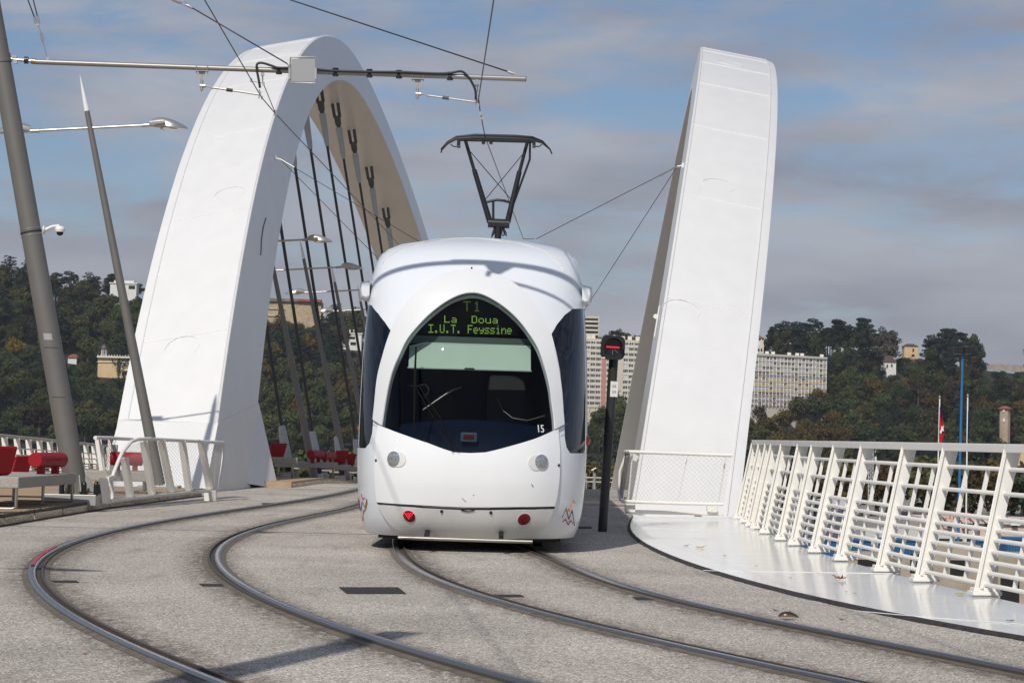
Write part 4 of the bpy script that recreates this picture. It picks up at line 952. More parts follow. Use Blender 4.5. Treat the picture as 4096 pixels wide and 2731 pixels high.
rl = [[hp(.118*math.cos(2*math.pi*k/n), .118*math.sin(2*math.pi*k/n), y) for k in range(n)] for y in (.0, .05)]
q.loft([[hp(*se(k, hw_*.80, hw_*.80), -.0) for k in range(n)], rl[0], rl[1]], caps=False)
head = q.build('signal_head', BLACK, sg_, smooth=35)
q = MB(); q.add([hp(.118*math.cos(2*math.pi*k/n), .118*math.sin(2*math.pi*k/n), .045) for k in range(n)], [tuple(range(n))]); q.build('lens', mat('signal_lens_dark', (.012, .012, .013), .12), head)
q = MB(); q.loft([[hp(r*math.cos(math.pi*(k/n*1.0)*1.3-.47), r*math.sin(math.pi*(k/n)*1.3-.47), y) for k in range(n)] for r, y in ((.122, .0), (.130, -.10), (.126, -.10), (.119, 0))], closed=False); q.build('hood', BLACK, head, smooth=40)
q = MB()
for j in (0, 1, 2):
    for i in range(22): q.box(hp(-.085+i*.0081, .008-(j-1)*.0065, .04), (.0062, .006, .0052))
q.build('red_bar', LED_R, head)
q = MB()
for i in range(6):
    for (ox, oz, dx, dz) in ((0, -.03, 0, -.012), (-.02, -.022, -.0095, -.0088), (.022, -.022, .0095, -.0088)): q.box(hp(ox+dx*i, oz+dz*i, .04), (.006, .006, .006))
q.build('unlit_dots', LED_W, head)
q = MB(); q.box(hp(-.118, -.145, -.004), (.04, .01, .018)); q.build('sticker', SIGN_W, head)
q = MB(); q.box(base+ax_*(L_-.29)+Vector((-.03, -.02, .0)), (.08, .05, .02)); q.build('bracket', BLACK, sg_)
pl = [at(2443, 1524, base.y-.072), at(2473, 1526, base.y-.072), at(2470, 1587, base.y-.072), at(2440, 1586, base.y-.072)]
pc = sum(pl, Vector())/4
q = MB(); q.prism([pc+(p-pc) for p in pl], (0, .006, 0)); plate = q.build('name_plate', SIGN_W, sg_)
for txt, (px, py) in (('SE', (2457, 1545)), ('20', (2456, 1567))):
    me = text_mesh(txt, .052, ext=.001, spacing=1.15); put_text(me, at(px, py, base.y-.0745), (0, -1, 0), INK, 'text', plate)
q = MB()
for py in (1530, 1582): q.box(at(2457, py, base.y-.074), (.006, .003, .006))
q.build('screw', INK, plate)
# ------------------------------------------------------------------ overhead line mast, left
DM = 35.0
mast = thing('line_mast', at(308, 1965, DM), 'massive grey leaning overhead line mast behind the red seats', 'mast', 'overhead line masts')
mb_ = at(310, 1985, DM); mt = at(-121, -470, DM)
def mp_(f_): return mb_.lerp(mt, f_)
def mast_r(f_): return .168-.036*f_
q = MB(); q.tube([mp_(k/12) for k in range(13)], [mast_r(k/12) for k in range(13)], 32); q.build('shaft', G_POLE, mast, smooth=60)
max_ = (mt-mb_).normalized(); ML = (mt-mb_).length
def mring(py): # fraction along the mast at picture height
    for k in range(400):
        if proj(np.array(mp_(k/400)))[1] < py: return k/400
    return 1
def band(name, py, h, extra, m, parent=mast):
    f_ = mring(py); q = MB(); c = mp_(f_); q.tube([c-max_*h/2, c+max_*h/2], mast_r(f_)+extra, 32); return q.build(name, m, parent, smooth=60)
band('clamp_band', 918, .025, .004, STAIN); band('clamp_band', 945, .025, .004, STAIN); band('cable_tie', 935, .018, .010, CABLE); band('shaft_joint', 165, .012, .003, G_POLE); band('arm_collar', 240, .13, .012, G_POLE)
cf = mring(930); camroot = thing('surveillance_camera', mp_(cf)+Vector((.15, -.0, 0)), 'small white dome camera on a bracket strapped to the mast', 'camera')
q = MB(); q.lathe([(.065, 0), (.065, .012), (.04, .03), (.02, .035)], at(174, 920, DM-.1), Vector((1, 0, .02)).to_track_quat('Z', 'Y').to_matrix(), 18); q.build('mount_flange', W_RAIL, camroot, smooth=40)
q = MB(); q.tube([at(176, 922, DM-.1), at(210, 906, DM-.1), at(238, 902, DM-.1)], [.03, .022, .018], 8); q.build('bracket_arm', W_RAIL, camroot, smooth=50)
q = MB(); q.lathe([(.01, .035), (.045, .03), (.07, .005), (.076, -.02), (.076, -.028), (.070, -.03), (.070, -.052), (.058, -.058)], at(240, 913, DM-.1), seg=20); q.build('housing', W_RAIL, camroot, smooth=40)
q = MB(); q.lathe([(.052, 0), (.05, -.02), (.036, -.042), (.015, -.052), (.001, -.053)], at(240, 929, DM-.1), seg=16); q.build('dome', mat('camera_dome_black', (.02, .012, .01), .08), camroot, smooth=50)
def plate_on_mast(name, px, py, w, h, m):
    f_ = mring(py); c = mp_(f_); r = mast_r(f_)+.004; a0 = -math.pi/2+(px-proj(np.array(c))[0])/(F/DM)/r; q = MB(); n = 6; rows = []
    for zz in (-h/2, h/2): rows.append([c+max_*zz+Vector((r*math.cos(a0+(k/n-.5)*w/r), r*math.sin(a0+(k/n-.5)*w/r), 0)) for k in range(n+1)])
    q.loft(rows, closed=False); return q.build(name, m, mast)
plate_on_mast('number_plate', 199, 1348, .13, .10, GREYSTEEL)
hatch = mat('hatch_line', (.06, .055, .05), .6)
for py, px in ((1397, 210), (1590, 242)): plate_on_mast('door_joint', px, py, .22, .012, hatch)
q = MB(); q.box(at(290, 1996, DM)+Vector((0, 0, -.0)), (.80, .62, .16)); bs = q.build('base_box', GREYSTEEL, mast, bevel=.008)
for a in (20, 110, 200, 290, 155, 335):
    q = MB(); v_ = Vector((math.cos(math.radians(a)), math.sin(math.radians(a)), 0)); q.prism([mb_+v_*.13+Vector((0, 0, .08)), mb_+v_*.30+Vector((0, 0, .08)), mb_+v_*.30+Vector((0, 0, .11)), mb_+v_*.14+Vector((0, 0, .32))], v_.cross(Vector((0, 0, 1)))*.015); q.build('gusset', GREYSTEEL, mast)
for px in (246, 279, 336, 384, 396, 262):
    q = MB(); P_ = at(px, 1975, DM-.22 if px not in (396, 262) else DM+.15); q.lathe([(.038, -.02), (.038, .13), (.036, .15), (.026, .165), (.024, .185), (.012, .19)], P_, seg=14); q.build('bolt_cap', mat('bolt_cap_black', (.012, .012, .012), .35) if px == 246 else bpy.data.materials['bolt_cap_black'], mast, smooth=50)
# ------------------------------------------------------------------ cantilever arm
DC = DM
def cantilever(off, label, d0=DC, first=True):
    root = thing('cantilever_arm', at(1100, 280, d0)+off, label, 'cantilever arm', 'cantilever arms carrying the contact wires')
    P = lambda px, py, dd=0.0: at(px, py, d0+dd)+off
    q = MB(); q.tube([P(140, 248), P(2103, 317)], .040, 16); q.build('tube', G_TUBE, root, smooth=60)
    q = MB(); q.tube([P(2102, 317), P(2105, 317.2)], .0405, 16); q.build('end_cap', BLACK, root)
    q = MB(); q.tube([P(42, 236), P(80, 241)], .02, 8); q.box(P(58, 228), (.07, .05, .04)); q.box(P(62, 248), (.06, .05, .06)); q.tube([P(80, 241), P(140, 247)], .022, 8); q.build('pivot_joint', G_GALV, root, smooth=40)
    q = MB()
    for k in range(3): q.tube([P(98+6*k, 242), P(101+6*k, 242)], .055, 14)
    q.build('insulator', mat('insulator_black', (.02, .02, .022), .3) if first else bpy.data.materials['insulator_black'], root, smooth=30)
    q = MB(); q.tube([P(125, 245), P(143, 247)], .045, 10); q.build('brass_ferrule', G_BRASS, root, smooth=40)
    for cx, cy, ex, ey, k in ((808, 288, 1036, 379, 0), (1671, 320, 1902, 409, 1)):
        q = MB()
        for dx in (-22, 22):
            q.tube([P(cx+dx, cy-24, -.045), P(cx+dx, cy+14, -.045)], .006, 5); q.tube([P(cx+dx, cy-24, .045), P(cx+dx, cy+14, .045)], .006, 5); q.tube([P(cx+dx, cy-24, -.045), P(cx+dx, cy-24, .045)], .006, 5)
            q.box(P(cx+dx, cy+14, -.045), (.02, .02, .035)); 
        q.box(P(cx, cy-2), (.19, .13, .012)); q.build('u_bolt_plate', G_GALV, root)
        q = MB(); q.add([P(cx-14, cy, -.02), P(cx+14, cy, -.02), P(cx+5, cy+34, -.02), P(cx-5, cy+34, -.02), P(cx-14, cy, .02), P(cx+14, cy, .02), P(cx+5, cy+34, .02), P(cx-5, cy+34, .02)], [(0, 1, 2, 3), (7, 6, 5, 4), (0, 4, 5, 1), (1, 5, 6, 2), (2, 6, 7, 3), (3, 7, 4, 0)]); q.tube([P(cx, cy+5), P(cx-2, cy+74)], .024, 10); q.tube([P(cx-2, cy+74), P(cx-2, cy+80)], .008, 6); q.build('drop_bracket', G_GALV, root, smooth=40)
        q = MB(); q.tube([P(cx-8, cy+56), P(cx+14, cy+57)], .03, 8); q.tube([P(cx+14, cy+57), P(cx+42, cy+63)], .01, 6); q.lathe([(.018, -.01), (.026, 0), (.018, .01)], P(cx+42, cy+63), Matrix.Rotation(math.pi/2, 3, 'X'), 12); q.tube([P(cx+42, cy+63), P(ex, ey)], .015, 8); q.build('registration_arm', G_GALV, root, smooth=40)
        q = MB(); a_ = Vector(P(cx+42, cy+63)); e_ = Vector(P(ex, ey))
        for j in range(7): c0 = a_.lerp(e_, .30+.02*j); q.tube([c0, c0+(e_-a_).normalized()*.008], .028, 10)
        q.build('ribbed_insulator', CABLE, root)
        q = MB(); q.box(P(ex+4, ey-4), (.03, .03, .06)); q.box(P(ex+12, ey+12), (.025, .025, .05)); q.tube([P(ex+2, ey-20), P(ex, ey+16)], .009, 6); q.build('wire_clamp', G_GALV, root)
    return root
CA = cantilever(Vector((0, 0, 0)), 'grey tubular cantilever arm reaching from the mast over both tracks')
P = lambda px, py, dd=0.0: at(px, py, DC+dd)
# feeder cable strapped on the tube
fc = thing('feeder_cable', P(1400, 280, -.06), 'thick black feeder cable strapped along the cantilever tube', 'cable')
pts = [P(1040, 352, -.06), P(1034, 315, -.06), P(1028, 285, -.06), P(1027, 262, -.06), P(1036, 253, -.06), P(1056, 254, -.06), P(1090, 265, -.06), P(1115, 272, -.06), P(1190, 272, -.06), P(1250, 276, -.06), P(1330, 284, -.06), P(1480, 288, -.06), P(1600, 289, -.06), P(1650, 291, -.06), P(1750, 295, -.06), P(1800, 293, -.06), P(1830, 287, -.06), P(1850, 288, -.06), P(1870, 305, -.06), P(1890, 335, -.06), P(1902, 365, -.06), P(1903, 398, -.06)]
q = MB(); q.tube([tuple(p) for p in smooth_loop([np.array(p) for p in pts], 2)], .018, 8); q.build('sheath', CABLE, fc, smooth=1)
for px in (1116, 1342, 1478, 1596, 1800):
    q = MB(); y_ = 248+(px-140)*.0352; q.tube([P(px, y_-17+ (4 if px < 1200 else 0)), P(px, y_+15)], .046, 12); q.tube([P(px-4, y_), P(px+4, y_)], .052, 12); q.build('strap', BLACK, fc)
# rectangular frame plate hung on the tube
fp = thing('frame_plate', P(1210, 280, -.1), 'small grey framed metal plate clamped on the cantilever tube', 'sign plate')
q = MB(); cnr = [(1162, 232), (1166, 229), (1260, 229), (1266, 233), (1265, 328), (1260, 334), (1162, 332), (1156, 327)]
q.tube([P(px, py, -.09) for px, py in cnr]+[P(*cnr[0], -.09)], .012, 6); q.build('rim', G_GALV, fp, smooth=50)
q = MB(); q.prism([P(1166, 236, -.085), P(1260, 236, -.085), P(1260, 326, -.085), P(1160, 326, -.085)], (0, .004, 0)); q.build('panel', mat('dull_zinc', (.36, .36, .36), .45, metal=.5), fp)
for px in (1158, 1262):
    q = MB(); q.beam(P(px, 272, -.1), P(px, 318, -.1), .03, .012, up=(0, 1, 0)); q.build('clamp', GREYSTEEL, fp)
# second mast and arm, just outside the picture on the left (their shadows fall on deck and tram)
# ------------------------------------------------------------------ wires
def wire(name, label, pts, r, m=WIRE, cat='wire', group='overhead wires and stays', fit=None):
    root = thing(name, pts[0], label, cat, group); q = MB(); q.tube(pts, r, 6); q.build('strand', m, root, smooth=1)
    return root
wire('contact_wire', 'contact wire passing over the pantograph in the middle', [Vector((2.6, -25, 6.4)), Vector((1.2, 0, 6.35)), at(1978, -40, 24), at(1975, 0, 25), P(1913, 404), at(1940, 548, DP+.0), at(1975, 640, 44), at(2093, 955, 62)], .0085)
wire('contact_wire', 'contact wire of the left track crossing in front of the arch', [Vector((.6, -25, 6.4)), Vector((-1.6, 0, 6.35)), at(780, -60, 24), at(818, 0, 26), P(1046, 390), P(1102, 456, 1.5), at(1560, 940, 64), at(1600, 985, 70)], .0085)
w_ = wire('stay_wire', 'upper stay wire sloping down to the tip of the arm', [P(-84, -410, 0), P(1160, 0, 0), P(2040, 290, 0)], .011)
q = MB(); q.tube([P(2030, 287), P(2046, 293), P(2062, 298)], [.014, .022, .02], 8); q.box(P(2058, 304), (.03, .02, .05)); q.build('end_fitting', G_GALV, w_, smooth=40)
w_ = wire('stay_wire', 'stay wire sloping from the upper left to the framed plate', [P(768, 32), P(1160, 262, -.05)], .011)
q = MB(); q.tube([P(1150, 257, -.05), P(1168, 268, -.05), P(1184, 276, -.05)], [.014, .024, .02], 8); q.build('end_fitting', G_GALV, w_, smooth=40)
q = MB(); q.tube([P(-90, -450), P(690, -3)], .011, 6); q.build('strand', WIRE, w_)
q = MB(); q.tube([P(690, -3), P(716, 8), P(728, 14)], [.03, .03, .012], 8); q.tube([P(744, 20), P(756, 26), P(770, 34)], [.012, .024, .016], 8); q.build('turnbuckle', G_GALV, w_, smooth=40)
q = MB(); q.tube([P(722, 8), P(735, 5), P(748, 14), P(744, 26), P(730, 22), P(722, 8)], .008, 6); q.build('shackle', G_GALV, w_)
w_ = wire('stay_wire', 'pair of stay wires ending in a chain link above the arm root', [P(-86, -430), P(110, -4), P(138, 71)], .010)
q = MB(); q.tube([P(-70, -425), P(132, -4), P(150, 68)], .010, 6); q.build('strand', WIRE, w_)
q = MB(); q.tube([P(137, 70), P(144, 97)], .018, 8); q.tube([P(149, 66), P(157, 95)], .018, 8); q.box(P(150, 100), (.06, .03, .03)); q.build('end_fitting', G_GALV, w_)
q = MB(); z0 = [(152, 104), (160, 120), (164, 134), (172, 168), (177, 184), (182, 205), (186, 222), (191, 232)]
for a, c in zip(z0, z0[1:]): q.tube([P(*a), P(*c)], .008, 6)
for (a, c) in (((160, 134), (167, 168)), ((169, 132), (177, 166)), ((160, 134), (169, 132)), ((167, 168), (177, 166)), ((164, 150), (173, 149)), ((171, 170), (176, 184)), ((178, 170), (176, 184))): q.tube([P(*a), P(*c)], .006, 5)
q.box(P(191, 236), (.04, .02, .05)); q.build('chain_link', G_GALV, w_)
# droppers under the arm
w_ = wire('dropper_wire', 'short dropper under the arm left of the framed plate', [P(1050, 330), P(1056, 342), P(1102, 455)], .007)
q = MB(); q.tube([P(1050, 278), P(1050, 300)], .008, 6); q.box(P(1050, 298), (.05, .04, .05)); q.tube([P(1050, 305), P(1051, 330)], .012, 6); q.tube([P(1004, 325), P(1056, 334)], .007, 6); q.box(P(1005, 322), (.03, .03, .06)); q.box(P(1054, 336), (.03, .03, .05)); q.box(P(1101, 452, .3), (.04, .04, .09)); q.build('clamp', G_GALV, w_)
w_ = wire('dropper_wire', 'short dropper under the right end of the arm', [P(1908, 340), P(1912, 370), P(1922, 455), P(1926, 475)], .007)
q = MB(); q.tube([P(1908, 300), P(1908, 320)], .008, 6); q.box(P(1908, 320), (.05, .04, .05)); q.lathe([(.02, -.02), (.04, 0), (.02, .02)], P(1908, 342), seg=10); q.box(P(1915, 376), (.03, .03, .06)); q.box(P(1921, 455), (.03, .03, .06)); q.box(P(1926, 474), (.045, .03, .03)); q.build('clamp', BRASS if False else G_GALV, w_)
# pull-off wires to the arches
tR_ = on_arch(PR, 2738, 662, -1, .4); pR_ = apt(PR, tR_, -asec(PR, tR_)[3]/2, .4*asec(PR, tR_)[4]/2); eR = pR_+Vector((-.16, 0, -.03)); tL_ = on_arch(PL, 1086, 630, 1, .35); pL_ = apt(PL, tL_, asec(PL, tL_)[3]/2, .35*asec(PL, tL_)[4]/2); eL = pL_+Vector((.16, 0, -.03))
eye(pR_, (-1, 0, -.2), AR); eye(pL_, (1, 0, -.2), AL)
w_ = wire('pull_off_wire', 'wire from the right arch sloping down to the contact wire behind the tram', [eR, at(2145, 956, 62), at(2093, 955, 62)], .009)
q = MB(); q.tube([eR, eR.lerp(at(2145, 956, 62), .06), eR.lerp(at(2145, 956, 62), .12)], [.03, .022, .03], 6); q.build('turnbuckle', G_GALV, w_)
q = MB(); q.box(at(2141, 956, 61.9), (.06, .05, .08)); q.build('clamp', G_GALV, w_)
wire('pull_off_wire', 'steeper wire from the right arch going down behind the tram', [eR, at(2335, 1245, 70), at(2290, 1310, 72)], .009)
w_ = wire('pull_off_wire', 'wire from the left arch eye sloping towards the tram roof', [eL, at(1640, 945, 62), at(1700, 980, 63)], .009)
q = MB(); q.tube([eL, eL.lerp(at(1640, 945, 62), .11)], .022, 6); q.build('turnbuckle', G_GALV, w_)
wire('pull_off_wire', 'lower wire from the left arch eye crossing the hangers', [eL, at(1490, 1012, 66), at(1530, 1050, 67)], .008)
# thin cable with a lug on the right arch flank
q = MB(); t1_ = on_arch(PR, 2651, 1202, -1, .2); t2_ = on_arch(PR, 2626, 1321, -1, .2); fl_ = lambda t, o=.03: apt(PR, t, -asec(PR, t)[3]/2-o, .1)
q.tube([fl_(t1_), fl_(t2_)], .014, 5); tm_ = on_arch(PR, 2632, 1260, -1, .1); q.lathe([(.018, -.012), (.055, -.012), (.055, .012), (.018, .012)], fl_(tm_, .07), Matrix.Rotation(math.pi/2, 3, 'X'), 14); q.build('lifting_lug', W_RAIL, AR)
q = MB(); ts_ = on_arch(PL, 1050, 950, 1, 0.0); q.tube([apt(PL, ts_+dt_, asec(PL, ts_+dt_)[3]/2+.008, r_2) for dt_, r_2 in ((.9, .10), (.3, .17), (-.3, .15), (-.9, 0.02))], .014, 5); q.build('access_slot', HANGER, AL)
# ------------------------------------------------------------------ masts just outside the picture, whose shadows fall into it
def plain_mast(base, label, H=9.6, r=.168, lean=-1.9):
    m_ = thing('line_mast', base, label, 'mast', 'overhead line masts'); b_ = Vector(base); t_ = b_+Vector((lean, .2, H))
    q = MB(); q.tube([b_.lerp(t_, k/8) for k in range(9)], [r-.03*k/8 for k in range(9)], 24); q.build('shaft', G_POLE, m_, smooth=60)
    q = MB(); q.box(b_+Vector((0, 0, .08)), (.8, .62, .16)); q.build('base_box', GREYSTEEL, m_, bevel=.008); return m_
plain_mast((-7.4, 21.3, .13), 'grey overhead line mast standing before the timber deck, nearer than the red seats', H=8.6)
CANT_OFF = Vector((-1.62, 0, .2))
cantilever(CANT_OFF, 'cantilever arm of the nearer mast above the picture', d0=22.2, first=False) if False else None
def cant2():
    root = thing('cantilever_arm', (-5, 22.4, 6.5), 'cantilever arm of the nearer mast, its shadow curving over the tram front', 'cantilever arm', 'cantilever arms carrying the contact wires')
    z0 = 6.62; Y = 22.4
    q = MB(); q.tube([(-8.6, Y, z0+.15), (.55, Y, z0)], .042, 14); q.build('tube', G_TUBE, root, smooth=60)
    q = MB()
    for bx in (-5.2, -1.35):
        q.add([(bx-.16, Y-.03, z0), (bx+.16, Y-.03, z0), (bx+.05, Y-.03, z0-.2), (bx-.05, Y-.03, z0-.2), (bx-.16, Y+.03, z0), (bx+.16, Y+.03, z0), (bx+.05, Y+.03, z0-.2), (bx-.05, Y+.03, z0-.2)], [(0, 1, 2, 3), (7, 6, 5, 4), (0, 4, 5, 1), (1, 5, 6, 2), (2, 6, 7, 3), (3, 7, 4, 0)])
        q.tube([(bx, Y, z0-.1), (bx-.01, Y, z0-.45)], .03, 8); q.tube([(bx, Y, z0-.36), (bx+.9, Y, z0-.52)], .024, 8)
    q.build('drop_bracket', G_GALV, root)
    q = MB(); q.tube([(-1.9, Y, z0+.1), (-1.2, Y, z0+.07), (-.4, Y, z0+.09), (.2, Y, z0-.1), (.3, Y, z0-.5)], .02, 6); q.build('feeder_cable', CABLE, root)
cant2()
plain_mast((-3.35, 5.6, 0), 'grey overhead line mast on the near left of the viewpoint', H=8.9, lean=-.35)
# ------------------------------------------------------------------ street lamps
WCONE = mat('white_lamp_tip', (.78, .78, .78), .45); LGL = mat('lamp_glass', (.55, .55, .52), .15)
DL = 44.0
lb = at(638, 1940, DL); ltip = at(320, 302, DL); lx = ltip-lb; LH = lx.z
def lamp(base, label, scale=1.0):
    root = thing('street_lamp', base, label, 'street lamp', 'leaning street lamps along the deck')
    b_ = Vector(base); ax = lx.normalized(); L_ = lx.length*scale
    q = MB(); n = 8; q.tube([b_+ax*L_*.912*k/n for k in range(n+1)], [.112-.062*(k/n) for k in range(n+1)], 20); q.build('pole', G_POLE, root, smooth=60)
    q = MB(); q.tube([b_+ax*L_*.912, b_+ax*L_*.96, b_+ax*L_], [.052, .032, .004], 16); q.build('tip', WCONE, root, smooth=60)
    c = b_+ax*L_*.866; z = c.z; a1 = Vector((1.03, -.0, .11)); a0 = Vector((-1.03, 0, -.04))
    q = MB(); q.tube([c+a0*1.05, c+a1*1.05], .026, 10); q.tube([c+a1*.93, c+a1*1.1], .038, 10); q.tube([c+a0*.93, c+a0*1.1], .038, 10); q.build('arm', G_LAMP, root, smooth=60)
    for sg, e in ((1, c+a1*1.08), (-1, c+a0*1.08)):
        rings = []
        for t in np.linspace(0, 1, 14):
            w = .16*math.sin(min(1, t*1.35+.06)*math.pi*.5)*(1-t**3.2)+.004; h = .205*max(0.0, math.sin(min(1, (t*.93+.08))*math.pi))**.55*(1-t*.55)+.012; x = .02+t*.70
            ring = []
            for k in range(16):
                a = 2*math.pi*k/16; cz = math.sin(a)*h*(1.0 if math.sin(a) > 0 else .16); ring.append(e+Vector((sg*x, math.cos(a)*w, cz-.01-.05*t)))
            rings.append(ring)
        q = MB(); q.loft(rings); h_ = q.build('lamp_head', G_LAMP, root, smooth=50)
        q = MB(); q.lathe([(.11, .0), (.105, -.02), (.06, -.03), (.001, -.032)], e+Vector((sg*.36, 0, -.055)), Matrix.Diagonal((1.5, 1, 1)), 18); q.build('lamp_glass', LGL, h_, smooth=50)
        for k in (-1, 1):
            q = MB(); q.beam(e+Vector((0, k*.12, .02)), e+Vector((sg*.3, k*.155, .05)), .03, .06); q.build('yoke', G_LAMP, h_, bevel=.008)
    q = MB(); q.box(b_+Vector((0, 0, -.10)), (.75, .5, .2)); q.build('base_box', GREYSTEEL, root, bevel=.008)
def lpos(d): 
    x = lb.x+.046*(d-DL); return Vector((x, d, lb.z+deckz(d)))
lamp(lb, 'tall leaning street lamp in front of the left arch, white tipped with twin heads')
for d, lab in ((66.5, 'leaning street lamp whose right head shows beside the arch edge'), (74.6, 'leaning street lamp among the hangers, third from the tram'),
               (82.8, 'leaning street lamp among the hangers, second from the tram'), (91.2, 'leaning street lamp among the hangers, closest to the tram')):
    lamp(lpos(d), lab)
lamp(Vector((-6.15, 13.6, .1)), 'leaning street lamp on the near left whose shadow crosses the rails')
# ------------------------------------------------------------------ timber deck on the left
rnd = random.Random(11)
def kerbL(y): return float(np.interp(y, [18, 28.9, 36.6, 44.0, 47.5], [-6.55, -6.30, -6.22, -5.80, -5.55]))
deck = thing('timber_deck', (-9, 34, 0), 'raised timber deck with grey plank ends and pale fascia boards on the left', 'deck')
q = MB(); y = 20.0
while y < 50.0:
    w = .142; xr = kerbL(y)+rnd.uniform(-.015, .015) if y < 44.4 else -8.9; z = .128+rnd.uniform(-.004, .004)
    q.box((-14.3/2+xr/2, y+w/2, z), (xr+14.3, w-.008, .028)); y += w
o = q.build('plank', WOOD, deck); o['kind'] = 'stuff'
q = MB(); y = 20.0
while y < 44.4:
    w = .142; xr = kerbL(y); q.box((xr+.022, y+w/2, .122+rnd.uniform(-.005, .005)), (.03, w-.02, .036)); y += w
o = q.build('plank_end', DARKW, deck); o['kind'] = 'stuff'
y = 20.0; first = True
while y < 43.6:
    L_ = 1.9+rnd.uniform(-.15, .1); y1 = min(44.5, y+L_); a, c = Vector((kerbL(y)+.02, y+.05, .055)), Vector((kerbL(y1)+.02, y1-.05, .055))
    q = MB(); q.beam(a, c, .032, .092)
    o = q.build('fascia_board', WOODE, deck, bevel=.006)
    qq = MB()
    for k in (.08, .33, .62, .92): 
        p = a.lerp(c, k)+Vector((.016, 0, rnd.uniform(-.01, .012))); qq.box(p, (.008, .014, .014))
    qq.build('bolt', BLACK, o); y = y1
q = MB(); q.loft([[Vector((kerbL(y)+.0, y, .0)), Vector((kerbL(y)-.005, y, .10))] for y in np.arange(20, 44.6, 1.0)], closed=False); q.loft([[Vector((kerbL(y)+.01, y, .004)), Vector((kerbL(y)+.10+.03*rnd.random(), y, .004))] for y in np.arange(20, 44.6, .4)], closed=False); q.build('dark_gap', TAR, deck)
deck2 = thing('timber_deck', (-8, 70, deckz(70)), 'timber deck carrying the far red seats beyond the left arch', 'deck')
def kerb2(y): return -5.05+.0455*(y-48)
q = MB(); rows = [[Vector((-13.5, y, deckz(y)+.13)), Vector((kerb2(y), y, deckz(y)+.13)), Vector((kerb2(y), y, deckz(y)))] for y in np.arange(52.5, 130, 1.5)]
q.loft(rows, closed=False); r0_ = rows[0]; q.add([r0_[0], r0_[1], r0_[2], r0_[0]-Vector((0, 0, .13))], [(0, 1, 2, 3)]); q.build('planking', WOOD, deck2)
y = 52.6
while y < 96:
    y1 = y+2.2; a, c = Vector((kerb2(y)+.012, y+.06, deckz(y)+.04)), Vector((kerb2(y1)+.012, y1-.06, deckz(y1)+.04)); q = MB(); q.beam(a, c, .03, .09); q.build('fascia_board', WOODE, deck2); y = y1
# ------------------------------------------------------------------ concrete benches and red seats
def slab(root, corners, h):
    q = MB(); q.prism(corners, (0, 0, h)); return q.build('slab', BENCHC, root, bevel=.015)
def frame_leg(root, a, c, z0, z1, inset=Vector((0, 0, 0))):
    a, c = Vector(a), Vector(c); q = MB()
    q.tube([Vector((a.x, a.y, z1)), Vector((a.x, a.y, z0+.03)), Vector((a.x+(c-a).x*.05, a.y+(c-a).y*.05, z0+.008)), Vector((c.x-(c-a).x*.05, c.y-(c-a).y*.05, z0+.008)), Vector((c.x, c.y, z0+.03)), Vector((c.x, c.y, z1))], .022, 8); return q.build('leg_frame', STAIN, root, smooth=50)
def bench(loc, rz, lx_, ly_, zt, label, th=.17, zb=.142, group='concrete benches on steel legs'):
    root = thing('bench', (loc[0], loc[1], zb), label, 'bench', group)
    M = Matrix.Rotation(rz, 3, 'Z'); c = Vector((loc[0], loc[1], 0))
    P = lambda x, y, z: c+M @ Vector((x, y, 0))+Vector((0, 0, z))
    slab(root, [P(-lx_/2, -ly_/2, zt-th), P(lx_/2, -ly_/2, zt-th), P(lx_/2, ly_/2, zt-th), P(-lx_/2, ly_/2, zt-th)], th)
    for sx in (-1, 1):
        frame_leg(root, P(sx*(lx_/2-.12), -ly_/2+.10, 0), P(sx*(lx_/2-.12), ly_/2-.1, 0), zb, zt-th)
    return root, P
def roll(P, z, L_, r, d, label, group='red roll cushions'):
    d = Vector(d).normalized(); root = thing('roll_cushion', (P[0], P[1], z), label, 'bolster', group); c = Vector((P[0], P[1], z+r+.10)); R = d.to_track_quat('Z', 'Y').to_matrix()
    q = MB(); q.lathe([(r-.012, -L_/2), (r, -L_/2+.012), (r, L_/2-.012), (r-.012, L_/2)], c, R, 40); q.build('bolster', RED, root, smooth=35)
    for k in (-.27, .27):
        q = MB(); q.box(c+d*L_*k+Vector((0, 0, -r-.045)), (.09, .09, .14), Matrix.Rotation(math.atan2(d.y, d.x), 3, 'Z')); q.build('foot', RED, root)
    return root
def seat(P, rz, label, s=1.0, group='red lounge seats'):
    rz = -.75; root = thing('lounge_seat', P, label, 'seat', group); M = Matrix.Rotation(rz, 3, 'Z'); c = Vector(P)
    prof = [(-.30, .02), (.18, .02), (.235, .05), (.40, .46), (.46, .46), (.46, .42), (.30, .0), (.22, -.03), (-.30, -.03)]
    q = MB(); w = .55
    q.prism([c+M @ Vector((x*s, -w/2*s, z*s+.03)) for x, z in prof], M @ Vector((0, w*s, 0))); q.build('shell', RED, root, bevel=.012)
    q = MB(); q.box(c+M @ Vector((-.05, 0, 0))+Vector((0, 0, .0)), (.4*s, .4*s, .03), M); q.build('base', RED, root)
    return root
zt1 = .52
pA, pB = gp(75, 1906, zt1), gp(305, 1898, zt1)
